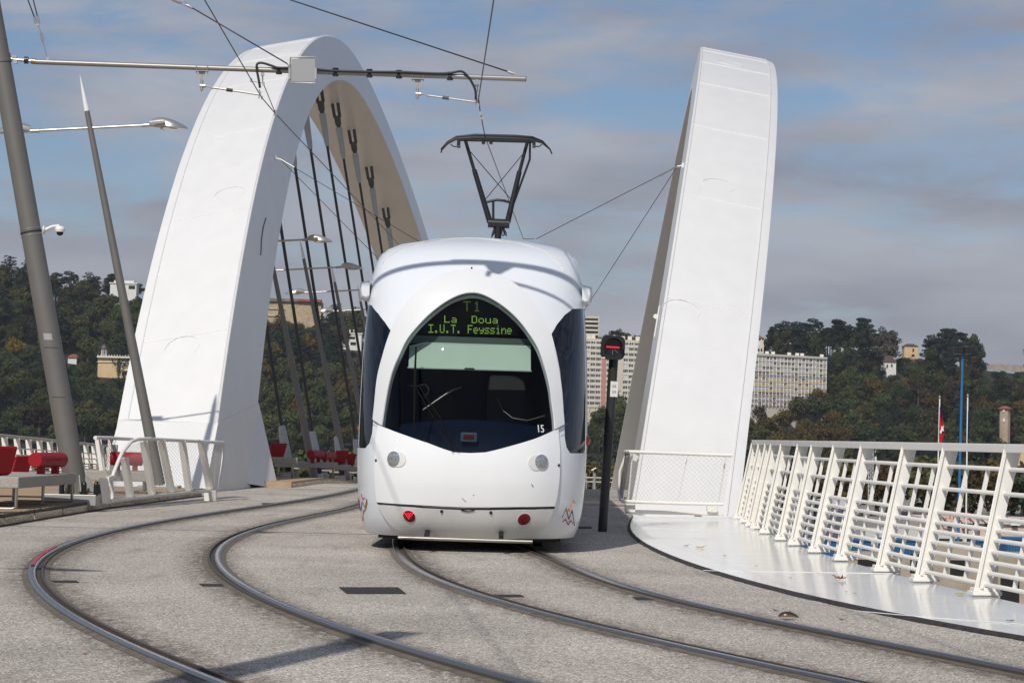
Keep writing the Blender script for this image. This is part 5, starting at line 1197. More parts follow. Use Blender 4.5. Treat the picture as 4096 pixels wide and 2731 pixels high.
# near bench: corner nearest the viewer at x=75; long front face runs back to x=305
c0 = at(75, 1910, 31.0); c1 = at(305, 1898, 34.3); c0.z = c1.z = 0; dv = (c1-c0); nv = Vector((-dv.y, dv.x, 0)).normalized()*1.25
broot = thing('bench', (c0.x, c0.y, .142), 'concrete bench with the red roll cushion beside the big mast', 'bench', 'concrete benches on steel legs')
ztop = at(75, 1907, 31.0).z; zbot = at(75, 1953, 31.0).z
slab(broot, [c0+Vector((0, 0, zbot)), c1+Vector((0, 0, zbot)), c1+nv*.9+Vector((0, 0, zbot)), c0+nv+Vector((0, 0, zbot))], ztop-zbot)
u_ = dv.normalized(); n_ = nv.normalized()
frame_leg(broot, c0+u_*.02+n_*.03, c0+u_*.02+n_*1.1, .142, zbot); frame_leg(broot, c1-u_*.06+n_*.04, c1-u_*.06+n_*.9, .142, zbot); frame_leg(broot, c0+dv*.48+n_*.06, c0+dv*.48+n_*1.0, .142, zbot)
rc = at(192, 1895, 33.4); roll((rc.x, rc.y), ztop-.01, .95, .108, (.20, .97, 0), 'bright red roll cushion on the bench in front of the big mast')
sp1 = at(-52, 1892, 31.6); seat(Vector((sp1.x, sp1.y, ztop)), .1, 'dark red lounge seat cut by the picture edge on the near bench', .8)
b2p = at(110, 1880, 36.5); bench((b2p.x, b2p.y), .15, 1.6, .9, .50, 'second concrete bench behind the near one, left of the mast')
s2 = at(85, 1874, 36.4); seat(Vector((s2.x-.1, s2.y, .50)), .1, 'red lounge seat between the roll cushion and the cut-off seat', .55)
b3c = at(470, 1905, 39.6); b3, _ = bench((b3c.x-.1, b3c.y+.5), .12, 1.2, 1.0, at(470, 1885, 39.2).z, 'concrete bench seen through the wire guard by the lamp')
rc3 = at(490, 1845, 39.6); roll((rc3.x, rc3.y+.4), at(470, 1885, 39.2).z-.01, .55, .115, (1, .2, 0), 'dark red roll cushion seen through the wire guard')
q = MB(); pz = at(446, 1800, 40.2); q.prism([at(437, 1777, 40.2), at(468, 1778, 40.2), at(466, 1880, 40.2), at(432, 1880, 40.2)], (0, .1, 0)); ip = q.build('info_panel', GREYSTEEL); tag(ip, 'small grey panel standing behind the wire guard', 'panel')
for k, (px, py, d, rz) in enumerate(((1130, 1880, 57.0, .1), (1225, 1868, 64.0, .1), (1290, 1860, 70.0, .1), (1352, 1856, 76.0, .1), (1415, 1856, 83, .1))):
    P0 = at(px, py, d); zt = deckz(d)+.62
    bench((P0.x-(.5 if k == 0 else 0), d), rz, 1.7, .9, zt, ['concrete bench right behind the left arch foot', 'concrete bench under the two far red rolls', 'concrete bench under the far red seats', 'concrete bench among the hangers near the tram', 'farthest concrete bench beside the tram'][k], zb=deckz(d)+.135, th=.15)
for px, py, d, lab in ((1263, 1820, 63.8, 'left of the two far red roll cushions'), (1312, 1820, 65.8, 'right of the two far red roll cushions')):
    P0 = at(px, py, d); roll((P0.x, d), deckz(d)+.61, .95, .115, (.22, .97, 0), lab)
for px, d, lab in ((1335, 70.0, 'far red lounge seat next to the roll cushions'), (1372, 76.0, 'far red lounge seat closest to the tram')):
    P0 = at(px, 1840, d); seat(Vector((P0.x, d, deckz(d)+.63)), .15, lab, .85)
P0 = at(1076, 1800, 60); seat(Vector((P0.x, 60, deckz(60)+.55)), .15, 'far red lounge seat mostly hidden by the arch foot', .9)
# ------------------------------------------------------------------ railing on the far left
RLH = 1.15
lr = thing('railing', (-13.6, 66, -.2), 'shaded white railing with grey handrail behind the seats on the far left', 'railing')
A0, A1 = at(-150, 1727, 55.0), at(383, 1779, 78.0); A2 = A1+(A1-A0)*.55
dirL = (A2-A0); nL = int(dirL.length/1.85); LP = [A0+dirL*(k/nL) for k in range(nL+1)]
q = MB()
for i in range(nL): 
    q2 = MB(); q2.tube([LP[i], LP[i+1]], .05, 10); q2.build('handrail', GREYSTEEL, lr, smooth=60)
for p in LP:
    q = MB(); q.beam(p+Vector((.14, 0, -RLH)), p+Vector((0, 0, -.03)), .16, .03, up=(0, 1, 0)); q.build('post', W_RAIL, lr)
for i in range(nL):
    for h in (.30, .47, .64, .72, .80, .88, .96):
        q = MB(); o_2 = Vector((.04+.1*h, 0, -h)); q.beam(LP[i]+o_2, LP[i+1]+o_2, .03, .035); q.build('bar', W_RAIL if h != .64 else mat('yellow_strip', (.42, .33, .12), .6) if i == 0 else bpy.data.materials['yellow_strip'] if h == .64 else W_RAIL, lr)
    q = MB(); o1 = Vector((.06, 0, -.62)); o2 = Vector((.02, 0, -.28)); m_ = LP[i].lerp(LP[i+1], .5); q.beam(m_+o1, m_+o2, .03, .03); q.build('upright', W_RAIL, lr)
# railing at the far end between tram and arch
er = thing('railing', at(2380, 1940, 130), 'thin pale tube railing beyond the crest between tram and signal post', 'railing')
q = MB(); q.tube([at(2290, 1908, 130), at(2450, 1912, 130)], .045, 8); q.tube([at(2290, 1925, 130), at(2450, 1928, 130)], .03, 6); q.build('tube', G_GALV, er, smooth=50)
for px in (2345, 2378, 2430):
    q = MB(); q.tube([at(px, 1960, 130), at(px+1, 1892, 130)], .07 if px == 2378 else .04, 8); q.build('post', G_GALV, er, smooth=50)
# ------------------------------------------------------------------ leaves, shell and litter
LEAFB = mat('dry_leaf', (.22, .07, .02), .7); LEAFY = mat('yellow_leaf', (.45, .33, .04), .7); LEAFD = mat('dark_litter', (.05, .035, .02), .8)
def leaf(px, py, size, m, label, curl=.4, wall=True):
    y0_ = gp(px, py, .05); z = (wz(y0_.x, y0_.y) if wall else 0.0)+.004; c = gp(px, py, z); a = rnd.uniform(0, 6.3); q = MB()
    ol = [(0, -1), (.35, -.5), (.7, -.35), (.45, .05), (.8, .5), (.3, .5), (0, 1.0), (-.3, .45), (-.75, .5), (-.45, 0), (-.7, -.4), (-.3, -.5)]
    vs = [c+Vector((0, 0, size*.15))]+[c+Vector(((x*math.cos(a)-y*math.sin(a))*size, (x*math.sin(a)+y*math.cos(a))*size, size*curl*(x*x+abs(y)*.5*rnd.random()))) for x, y in ol]
    q.add(vs, [(0, k+1, (k+1) % 12+1) for k in range(12)]); q.tube([c+Vector((0, 0, .004)), c+Vector((math.cos(a)*size*1.3, math.sin(a)*size*1.3, size*.5))], size*.03, 4)
    tag(q.build('leaf', m), label, 'leaf', 'fallen leaves and crumbs of litter')
leaf(3362, 2318, .075, LEAFB, 'curled rust-brown leaf in the middle of the white walkway', .9)
leaf(2800, 2190, .07, LEAFY, 'yellow-green leaf scrap on the far part of the walkway')
leaf(3840, 2376, .05, LEAFY, 'thin yellow leaf by the foot of a railing post')
leaf(3280, 2294, .03, LEAFY, 'small yellow crumb left of the brown leaf')
leaf(4040, 2484, .04, LEAFD, 'dark twisted leaf at the right edge of the walkway')
leaf(650, 2047, .06, LEAFY, 'yellow leaf on the deck below the fascia boards', .3, False)
leaf(3368, 2476, .035, LEAFB, 'small brown leaf on the grey deck right of the shell', .3, False)
leaf(1762, 2313, .02, LEAFY, 'pale crumb beside the rail in front of the tram', .3, False)
leaf(1865, 2417, .028, LEAFB, 'brown crumb between the two rails in the foreground', .5, False)
leaf(2412, 2539, .02, mat('red_scrap', (.4, .03, .02), .6), 'tiny red scrap at the tip of the foreground shadow', .3, False)
leaf(340, 2612, .025, LEAFB, 'brown leaf crumb near the lower left corner', .3, False)
for px, py, s_ in ((2744, 2182, .04), (3025, 2262, .02), (3160, 2310, .02), (2900, 2222, .03), (3385, 2365, .02), (3420, 2372, .02)): leaf(px, py, s_, LEAFD, 'small dark crumb lying on the white walkway', .2)
for px, py, s_ in ((3104, 2440, .03), (3160, 2446, .022), (2018, 2238, .022), (1826, 2462, .02), (2480, 2405, .02)): leaf(px, py, s_, LEAFD, 'small dark crumb lying on the grey deck', .2, False)
SH = mat('mussel_outside', (.035, .028, .022), .3, noise=(60, .4)); SHI = mat('mussel_inside', (.16, .09, .03), .25, noise=(30, .5))
c = gp(3154, 2475, .005); q = MB(); rings = []; rings2 = []
for t in np.linspace(0.02, .98, 15):
    x = (t-.5)*.15; w = .036*math.sin(math.pi*t**.8)**.6
    rings.append([c+Vector((x, math.cos(a)*w, .012+w*.75*math.sin(a)+w*.45)) for a in np.linspace(math.pi*.15, math.pi*1.05, 9)])
    rings2.append([p+Vector((0, -.002, -.004)) for p in rings[-1]])
q.loft(rings, closed=False); sh = q.build('mussel_shell', SH, smooth=1); tag(sh, 'open brown mussel shell lying next to the rail', 'shell')
q = MB(); q.loft(rings2, closed=False); q.add([c+Vector((x, y, .006)) for x, y in ((-.07, 0), (-.03, -.03), (.03, -.032), (.07, -.01), (.04, .01), (-.04, .012))], [(0, 1, 2, 3, 4, 5)]); q.build('shell_lining', SHI, sh, smooth=1)
# ------------------------------------------------------------------ quay beyond the railing
def qbox(name, x0, y0, x1, y1, d, dep, m, label, cat, group=None, bevel=0.0):
    """upright box whose front covers that stretch of the view at distance d, its own depth dep"""
    a = at(x0, y1, d); c = at(x1, y0, d); q = MB()
    q.box(((a.x+c.x)/2, d+dep/2, (a.z+c.z)/2), (abs(c.x-a.x), dep, abs(c.z-a.z)))
    o = q.build(name, m, None, bevel=bevel); 
    if label: tag(o, label, cat, group)
    return o
QC = mat('quay_concrete', (.36, .31, .24), .85, noise=(.5, .25), bump=(2, .2)); QD = mat('dark_opening', (.015, .013, .012), .9)
SKIP = mat('blue_container_paint', (.025, .13, .28), .5, noise=(.6, .15)); SKIPD = mat('blue_container_rib', (.015, .085, .19), .5)
qk = 'stained concrete blocks on the quay'
def qblock(x0, y0, x1, y1, d, dep, lab, opening=None):
    o = qbox('concrete_block', x0, y0, x1, y1, d, dep, QC, lab, 'concrete block', qk, .03)
    if opening:
        a = at(opening[0], opening[3], d-.02); c = at(opening[2], opening[1], d-.02); q = MB(); q.box(((a.x+c.x)/2, d-.01, (a.z+c.z)/2), (c.x-a.x, .04, c.z-a.z)); q.build('opening', QD, o)
    return o
qblock(3385, 2222, 3555, 2420, 150, 6, 'low concrete block behind the middle bays of the railing', (3430, 2238, 3520, 2262))
qblock(3600, 2245, 3720, 2440, 142, 5, 'dark stained concrete block below the railing left of the flagpole', (3640, 2215, 3700, 2290))
qblock(3730, 2182, 3925, 2460, 138, 6, 'tall pale concrete block at the foot of the blue mast', (3800, 2240, 3860, 2300))
qblock(3990, 2235, 4300, 2470, 134, 8, 'concrete block with dark doorway at the right edge', (4000, 2305, 4078, 2470))
def skip(x0, y0, x1, y1, d, lab):
    o = qbox('container', x0, y0, x1, y1, d, 3.0, SKIP, lab, 'container', 'blue containers on the quay'); n = max(3, int((x1-x0)/11))
    a = at(x0, y1, d); c = at(x1, y0, d)
    for k in range(n+1):
        q = MB(); x = a.x+(c.x-a.x)*k/n; q.box((x, d-.04, (a.z+c.z)/2), (.07, .08, (c.z-a.z)*.94)); q.build('rib', SKIPD, o)
    q = MB(); q.box(((a.x+c.x)/2, d-.05, c.z-.06), (c.x-a.x+.1, .1, .14)); q.build('top_rail', SKIPD, o)
    return o
for a in ((3188, 2160, 3238, 2215, 176, 'blue container seen small through the fourth bay from the arch'), (3275, 2158, 3345, 2225, 174, 'blue container behind the middle railing bays, left one'), (3385, 2158, 3482, 2228, 172, 'blue container left of the middle concrete block'),
          (3538, 2158, 3690, 2232, 168, 'long blue container between the two thin poles'), (3912, 2160, 3975, 2240, 164, 'blue container right of the white flagpole'), (4026, 2154, 4200, 2236, 160, 'blue slatted container at the right picture edge')): skip(*a)
PINK = mat('pinkish_render', (.62, .47, .41), .85, noise=(.3, .15)); WHT = mat('white_cladding', (.55, .54, .52), .7, noise=(.4, .1))
bld = qbox('quay_building', 3700, 2086, 4400, 2260, 215, 10, PINK, 'long low pinkish building with spotlights behind the railing', 'building')
for px in (3858, 3904, 3950, 4058, 3800): 
    q = MB(); P_ = at(px, 2100, 214.5); q.box(P_, (.45, .5, .38)); q.tube([P_, P_+Vector((-.6, .4, .7))], .05, 5); q.build('spotlight', BLACK, bld)
q = MB(); q.beam(at(3700, 2084, 214.8), at(4400, 2104, 214.8), .25, .12); q.build('eaves', WHT, bld)
qbox('white_canopy', 3440, 2122, 3705, 2175, 205, 5, WHT, 'plain white wall behind the blue containers', 'wall')
wb = qbox('white_kiosk', 3745, 2142, 3905, 2220, 196, 4, WHT, 'small white cabin with dark windows behind the blue mast', 'cabin')
for x0, x1 in ((3756, 3812), (3820, 3850), (3862, 3890)):
    a = at(x0, 2163, 195.95); c = at(x1, 2154, 195.95); q = MB(); q.box(((a.x+c.x)/2, 195.96, (a.z+c.z)/2), (c.x-a.x, .06, c.z-a.z)); q.build('window', QD, wb)
RT = mat('red_sign_letters', (.5, .03, .02), .5)
sg2 = thing('roof_sign', at(3820, 2080, 214), 'red sign letters along the roof of the pinkish building', 'sign'); put_text(text_mesh('CiL G', .95, ext=.03, spacing=1.25), at(3822, 2064, 214), (0, -1, 0), RT, 'letters', sg2)
sb = qbox('sign_board', 4043, 2073, 4082, 2100, 205, .15, SIGN_W, 'small white sign board lettered in dark capitals at the right', 'sign'); put_text(text_mesh('UDRE', .42, ext=.01), at(4063, 2081, 204.9), (0, -1, 0), INK, 'letters', sb)
TRK = mat('slate_tarpaulin', (.085, .085, .115), .6, noise=(.5, .2))
t1 = qbox('lorry_trailer', 3300, 2012, 3372, 2150, 190, 8, TRK, 'slate grey tarpaulin trailer behind the railing with pale lettering', 'trailer', None, .05); put_text(text_mesh('ERC', .42, ext=.01), at(3338, 2046, 189.9), (0, -1, 0), mat('grey_letters', (.3, .3, .36), .6), 'letters', t1)
q = MB(); q.box(at(3336, 2008, 194), (1.8, 8.4, .3)); q.build('roof_sheet', WHT, t1)
qbox('lorry_trailer', 3222, 2000, 3258, 2150, 196, 7, TRK, 'narrow dark trailer end left of the slate grey trailer', 'trailer', None, .05)
# slim poles
def pole(name, a, c, d, r, m, label, cat, group=None):
    root = thing(name, at(*a, d), label, cat, group); q = MB(); q.tube([at(*a, d), at(*c, d)], [r*1.1, r*.85], 12); q.build('pole', m, root, smooth=60); return root
WP = mat('white_flagpole', (.8, .8, .78), .4)
f1 = pole('flagpole', (3742, 2300), (3759, 1590), 150, .05, WP, 'white flagpole flying a red flag with white emblem', 'flagpole', 'white flagpoles')
f2 = pole('flagpole', (3862, 2250), (3871, 1584), 148, .05, WP, 'white flagpole with a furled blue flag right of the blue mast', 'flagpole', 'white flagpoles')
for f_, (px, py) in ((f1, (3759, 1588)), (f2, (3871, 1582))):
    q = MB(); q.lathe([(.001, .12), (.09, .05), (.09, -.05), (.001, -.1)], at(px, py, 149 if f_ is f1 else 148), seg=10); q.build('finial', G_BRASS, f_, smooth=60)
FR = mat('red_flag_cloth', (.5, .015, .02), .7); FBL = mat('blue_flag_cloth', (.02, .03, .16), .7)
def flag(pts_l, pts_r, d, m, label, name='flag'):
    rows = []
    for (a, c) in zip(pts_l, pts_r):
        rows.append([at(a[0]+(c[0]-a[0])*k/8, a[1]+(c[1]-a[1])*k/8, d+.35*math.sin(k*1.3+a[1]*.02)*k/8) for k in range(9)])
    q = MB(); q.loft(rows, closed=False); return tag(q.build(name, m, None, smooth=1), label, 'flag')
fl = flag([(3759, 1622), (3757, 1680), (3755, 1740), (3756, 1780)], [(3762, 1640), (3775, 1690), (3778, 1732), (3769, 1785)], 149.9, FR, 'drooping red flag with a white emblem on the left flagpole')
q = MB(); q.add([at(px, py, 149.55) for px, py in ((3758, 1728), (3766, 1712), (3764, 1703), (3770, 1706), (3776, 1700), (3773, 1712), (3776, 1722), (3768, 1724), (3764, 1734))], [tuple(range(9))]); q.build('emblem', SIGN_W, fl)
q = MB(); q.add([at(px, py, 149.6) for px, py in ((3759, 1622), (3762, 1640), (3764, 1660), (3759, 1650))], [(0, 1, 2, 3)]); q.build('blue_chief', FBL, fl)
flag([(3872, 1640), (3871, 1700), (3869, 1770)], [(3874, 1655), (3878, 1710), (3873, 1778)], 147.9, FBL, 'narrow furled blue flag hanging on the right flagpole')
bm_ = pole('floodlight_mast', (3829, 2290), (3851, 1405), 160, .095, BLUE, 'bright blue mast carrying black box floodlights', 'mast')
for px, dx in ((3832, 0), (3872, 1)):
    q = MB(); P_ = at(px, 1400, 160); q.box(P_, (.62, .9, .46)); fo = q.build('floodlight', BLACK, bm_, bevel=.03)
    q = MB(); q.box(P_+Vector((0, 0, -.24)), (.5, .7, .03)); q.build('lens', mat('flood_lens_%d' % dx, (.25, .2, .15), .3), fo)
rm = thing('antenna_mast', at(3482, 2010, 255), 'slim lattice antenna mast with two white dishes behind the railing', 'mast'); q = MB()
cs = [(3473, 0), (3492, 0), (3482, 1)]
for px, k in cs: q.tube([at(px, 2020, 255+k*.5), at(px+1, 1800, 255+k*.5)], .05, 5)
for k in range(12):
    y_ = 1800+k*18; q.tube([at(3474, y_, 255), at(3493, y_+18, 255)], .03, 4); q.tube([at(3493, y_, 255), at(3474, y_+18, 255)], .03, 4); q.tube([at(3474, y_, 255), at(3493, y_, 255)], .03, 4)
q.build('lattice', mat('mast_pale_grey', (.45, .46, .47), .5), rm)
for px in (3478, 3508):
    q = MB(); q.lathe([(.1, .3), (.35, .05), (.38, -.05), (.25, -.15), (.001, -.15)], at(px, 1788, 254.8), seg=12); q.build('dish', SIGN_W, rm, smooth=50)
q = MB(); q.tube([at(3478, 1792, 255), at(3478, 1805, 255)], .05, 5); q.tube([at(3508, 1792, 255), at(3500, 1808, 255)], .05, 5); q.tube([at(3502, 1825, 254.8), at(3503, 1850, 254.8)], .12, 6); q.tube([at(3471, 1830, 254.8), at(3471, 1850, 254.8)], .12, 6); q.build('antenna', SIGN_W, rm)
pole('lamp_pole', (3600, 2130), (3604, 1880), 230, .10, G_GALV, 'thin grey lamp pole rising behind the middle railing bays', 'lamp pole')
os_ = pole('oval_sign', (3457, 2140), (3459, 2090), 200, .05, G_GALV, 'pale oval sign on a stick behind the railing', 'sign'); q = MB(); q.lathe([(.16, -.02), (.16, .02)], at(3461, 2058, 200), Matrix.Rotation(math.pi/2, 3, 'X') @ Matrix.Diagonal((1, 4.0, 1)), 20); q.build('panel', GREYSTEEL, os_)
sl = pole('lamp_pole', (2372, 1960), (2374, 1872), 300, .06, G_GALV, 'small far lamp pole with a pale head by the tram flank', 'lamp pole'); q = MB(); q.beam(at(2366, 1880, 300), at(2384, 1870, 300), .3, .15); q.build('lamp_head', SIGN_W, sl)
# ------------------------------------------------------------------ houses and blocks on the hillside
def hill_hit(px, py):
    for Y in np.arange(HY0-5, HY1+60, 1.5):
        p = at(px, py, Y)
        if hill(p.x, Y) >= p.z: return Y
    return HY1+60
KEEP = []          # stretches of view that trees in front must not cover
GLASSD = mat('far_window_dark', (.03, .032, .036), .15); SHUT = mat('grey_roller_shutter', (.64, .65, .68), .6); FRW = mat('far_white_frame', (.80, .78, .73), .6)
CREAM = mat('cream_facade', (.66, .58, .45), .8, noise=(.2, .05)); CREAML = mat('pale_facade', (.72, .67, .58), .8, noise=(.2, .05)); BRN = mat('brown_panel', (.30, .19, .13), .8); YEL = mat('yellow_panel', (.66, .45, .17), .8); PNK = mat('pink_panel', (.55, .26, .20), .8)
def frame(A, B, up=Vector((0, 0, 1))):
    U = (B-A).normalized(); Nn = Vector((U.y, -U.x, 0)).normalized(); return U, Nn
def winmesh(name, w, h, kind):
    q = MB(); q.box((0, 0, 0), (w, .10, h), mi=0)
    if kind == 'open':
        for sx in (-1, 1): q.box((sx*w*.235, -.06, -.0), (w*.36, .03, h*.72), mi=1)
    elif kind == 'half':
        q.box((0, -.06, h*.2), (w*.94, .04, h*.56), mi=2)
        for sx in (-1, 1): q.box((sx*w*.2, -.06, -h*.28), (w*.3, .03, h*.26), mi=1)
    elif kind == 'shut': q.box((0, -.06, 0), (w*.94, .04, h*.9), mi=2)
    elif kind == 'wide':
        q.box((0, -.06, 0), (w*.92, .03, h*.78), mi=1)
        for k in (-.17, .17): q.box((k*w, -.08, 0), (w*.05, .03, h*.8), mi=0)
    return q.mesh(name, [FRW, GLASSD, SHUT])
def Mat(U, Nn, P): return Matrix(((U.x, -Nn.x, 0, P.x), (U.y, -Nn.y, 0, P.y), (0, 0, 1, P.z), (0, 0, 0, 1)))
# right block
A = at(2900, 1404, 908); B = at(3305, 1431, 944); B.z = A.z = (A.z+B.z)/2
LEN = (Vector((B.x, B.y, 0))-Vector((A.x, A.y, 0))).length; U, Nn = frame(A, B)
br = thing('apartment_block', A, 'long slab block of nine rows with yellow and brown panels right of the right arch', 'building', 'apartment blocks on the hillside'); FH = 1.99; NB = 28; BW = LEN/NB
q = MB(); q.prism([A, B, B-Vector((0, 0, 42)), A-Vector((0, 0, 42))], -Nn*9); q.build('wall', CREAML, br)
rr = random.Random(5); wm = {k: winmesh('window', BW*.88, FH*.58, k) for k in ('open', 'half', 'shut')}
for r in range(10):
    z0 = A.z-.9-r*FH
    q = MB(); c0, c1 = A.lerp(B, 0)+Nn*.10, A.lerp(B, 1)+Nn*.10; mm = [CREAM, CREAM, CREAM, BRN, YEL, YEL, YEL, BRN, BRN, BRN][r]
    for p in (c0, c1): p.z = z0-FH*.80
    q.beam(c0, c1, .2, FH*.30, up=(0, 0, 1)); q.build('spandrel', mm, br)
    q = MB(); d0_, d1_ = c0+Vector((0, 0, FH*.83))+Nn*.1, c1+Vector((0, 0, FH*.83))+Nn*.1; q.beam(d0_, d1_, .3, .12); q.build('floor_slab', FRW, br)
    for k in range(NB):
        x = A.lerp(B, (k+.5)/NB)+Nn*.06; x.z = z0-FH*.32
        t_ = rr.random(); grp = (k//3+r*2) % 4
        kind = 'open' if (t_ < .36) else ('half' if t_ < .5 else 'shut')
        inst(wm[kind], 'window', br, Mat(U, Nn, x))
q = MB()
for k in range(NB+1):
    x = A.lerp(B, k/NB)+Nn*.22; q.beam(Vector((x.x, x.y, A.z-.5)), Vector((x.x, x.y, A.z-21)), .16, .34, up=Nn)
q.build('mullion', FRW, br)
q = MB(); a2, b2 = A+Nn*.3+Vector((0, 0, -.35)), B+Nn*.3+Vector((0, 0, -.35)); q.beam(a2, b2, .7, .8); q.build('parapet', CREAML, br)
for f_ in (.33, .44, .50, .66, .74, .79, .99):
    q = MB(); c = A.lerp(B, f_)-Nn*2+Vector((0, 0, .5)); q.box(c, (1.4, 1.4, 1.3)); q.build('chimney', CREAML, br)
KEEP.append((2960, 1400, 3312, 1562, 928))
# left block
A = at(2230, 1346, 930); B = at(2580, 1364, 942); B.z = A.z = (A.z+B.z)/2; LEN = (B-A).length; U, Nn = frame(A, B); NB = 16; BW = LEN/NB; FH = 2.2
bl_ = thing('apartment_block', A, 'cream slab block with a pink stripe between the tram and the right arch', 'building', 'apartment blocks on the hillside')
q = MB(); q.prism([A, B, B-Vector((0, 0, 46)), A-Vector((0, 0, 46))], -Nn*9); q.build('wall', CREAM, bl_)
wm2 = {k: winmesh('window', BW*.86, FH*.52, k) for k in ('wide', 'shut', 'open')}
pinkb = int(NB*(2423-2230)/350); creamb = int(NB*(2484-2230)/350)
for r in range(12):
    z0 = A.z-.9-r*FH
    q = MB(); c0, c1 = A+Nn*.16, B+Nn*.16
    for p in (c0, c1): p.z = z0-FH*.80
    q.beam(c0, c1, .3, FH*.40); q.build('balcony_band', CREAML, bl_)
    for k in range(NB):
        if k == creamb: continue
        x = A.lerp(B, (k+.5)/NB)+Nn*.06; x.z = z0-FH*.30
        t_ = rr.random(); inst(wm2['wide' if t_ < .6 else ('open' if t_ < .85 else 'shut')], 'window', bl_, Mat(U, Nn, x))
q = MB(); x = A.lerp(B, (pinkb+.5)/NB)+Nn*.25; q.beam(Vector((x.x, x.y, A.z-8)), Vector((x.x, x.y, A.z-29)), BW*.75, .3, up=Nn); q.build('pink_stripe', PNK, bl_)
q = MB(); x = A.lerp(B, (creamb+.5)/NB)+Nn*.2; q.beam(Vector((x.x, x.y, A.z)), Vector((x.x, x.y, A.z-29)), BW*.95, .5, up=Nn); q.build('cream_pier', CREAM, bl_)
q = MB()
for k in range(NB+1):
    x = A.lerp(B, k/NB)+Nn*.3; q.beam(Vector((x.x, x.y, A.z-.8)), Vector((x.x, x.y, A.z-29)), .14, .3, up=Nn)
q.build('mullion', CREAML, bl_)
for f_, h in ((.32, 1.6), (.37, 1.1), (.42, 1.4), (.76, 1.2), (.84, 1.5), (.93, 1.3)):
    q = MB(); c = A.lerp(B, f_)-Nn*1.5+Vector((0, 0, .5)); q.box(c, (1.6, 1.4, h+.6)); q.build('chimney', CREAML, bl_)
KEEP.append((2330, 1345, 2570, 1565, 936)); KEEP.append((2324, 1255, 2400, 1352, 1120))
# tower behind
A = at(2262, 1259, 1120); B = at(2397, 1268, 1122); B.z = A.z = (A.z+B.z)/2; U, Nn = frame(A, B); FH = 2.05
tw_ = thing('apartment_tower', A, 'pale high-rise with dark balcony rows rising above the cream slab block', 'building')
q = MB(); q.prism([A, B, B-Vector((0, 0, 34)), A-Vector((0, 0, 34))], -Nn*9); q.build('wall', CREAM, tw_)
for r in range(9):
    z0 = A.z-1.0-r*FH
    for f0, f1 in ((.02, .22), (.30, .52), (.585, .965)):
        q = MB(); c0, c1 = A.lerp(B, f0)+Nn*.05, A.lerp(B, f1)+Nn*.05
        for p in (c0, c1): p.z = z0-FH*.25
        q.beam(c0, c1, .2, FH*.52); q.build('loggia', GLASSD, tw_)
        q = MB(); c0, c1 = A.lerp(B, f0)+Nn*.3, A.lerp(B, f1)+Nn*.3
        for p in (c0, c1): p.z = z0-FH*.75
        q.beam(c0, c1, .5, FH*.38); q.build('balcony', CREAML, tw_)
q = MB(); x = A.lerp(B, .55)+Nn*.4; q.beam(Vector((x.x, x.y, A.z+1.4)), Vector((x.x, x.y, A.z-30)), .5, .6, up=Nn); q.build('pier', CREAML, tw_)
ROOFT = mat('red_roof_tiles', (.26, .085, .05), .85, noise=(1.2, .3)); ROOFB = mat('brown_roof_tiles', (.085, .05, .045), .85, noise=(1.0, .3)); OCHRE = mat('ochre_render', (.64, .46, .26), .85, noise=(.5, .08)); STONE = mat('fort_stone', (.44, .34, .22), .9, noise=(.8, .25)); WHITE_H = mat('white_render', (.72, .70, .67), .8, noise=(.4, .06)); TOWERM = mat('beige_tower_render', (.42, .32, .23), .9, noise=(.4, .12)); SHG = mat('green_shutter', (.22, .36, .33), .7)
def house(name, x0, y0, x1, y1, d, wallm, label, roofm=None, roof_h=0, wins=(), dep=7, cat='house', over=.4, keep=True, extra_down=6, flat=False):
    if d is None: d = min(1052, hill_hit((x0+x1)/2, y1)-1.5)
    a, c = at(x0, y0, d), at(x1, y1, d); root = thing(name, (a.x, d, c.z), label, cat)
    q = MB(); q.box(((a.x+c.x)/2, d+dep/2, (a.z+c.z-extra_down)/2), (c.x-a.x, dep, a.z-c.z+extra_down)); q.build('wall', wallm, root)
    if roofm and roof_h:
        q = MB(); z = a.z; X0, X1, Y0, Y1 = a.x-over, c.x+over, d-over, d+dep+over; xm0, xm1 = X0+(X1-X0)*.3, X0+(X1-X0)*.7; ym = (Y0+Y1)/2
        q.add([(X0, Y0, z), (X1, Y0, z), (X1, Y1, z), (X0, Y1, z), (xm0, ym, z+roof_h), (xm1, ym, z+roof_h)], [(0, 1, 5, 4), (2, 3, 4, 5), (1, 2, 5), (3, 0, 4), (3, 2, 1, 0)]); q.build('roof', roofm, root)
    elif flat:
        q = MB(); q.box(((a.x+c.x)/2, d+dep/2, a.z+.15), (c.x-a.x+over*2, dep+over*2, .5)); q.build('roof_slab', wallm, root)
    for w in wins:
        wa, wc = at(w[0], w[1], d), at(w[2], w[3], d); q = MB(); q.box(((wa.x+wc.x)/2, d-.02, (wa.z+wc.z)/2), (wc.x-wa.x, .25, wa.z-wc.z)); q.build('window', w[4] if len(w) > 4 else GLASSD, root)
    if keep: KEEP.append((x0-6, y0-10, x1+6, y1-6, d))
    return root
HV = hill_hit(457, 1500)-3; HW2 = hill_hit(1405, 1392)-3; HB = hill_hit(3560, 1502)-3; HYV = hill_hit(3645, 1430)-2
h = house('white_villa', 441, 1133, 545, 1168, 1045, WHITE_H, 'white modern villa with flat roofs on the ridge left of the arch', wins=((515, 1142, 540, 1156),), flat=True)
q = MB(); q.box(at(500, 1128, 1048), (9, 5, 1.0)); q.build('roof_terrace', WHITE_H, h)
h = house('fort', 1060, 1202, 1284, 1262, 1052, STONE, 'old stone fort building on the ridge seen between the hangers', wins=((1114, 1216, 1122, 1232), (1113, 1243, 1121, 1260), (1068, 1216, 1075, 1232)), dep=12, cat='fort')
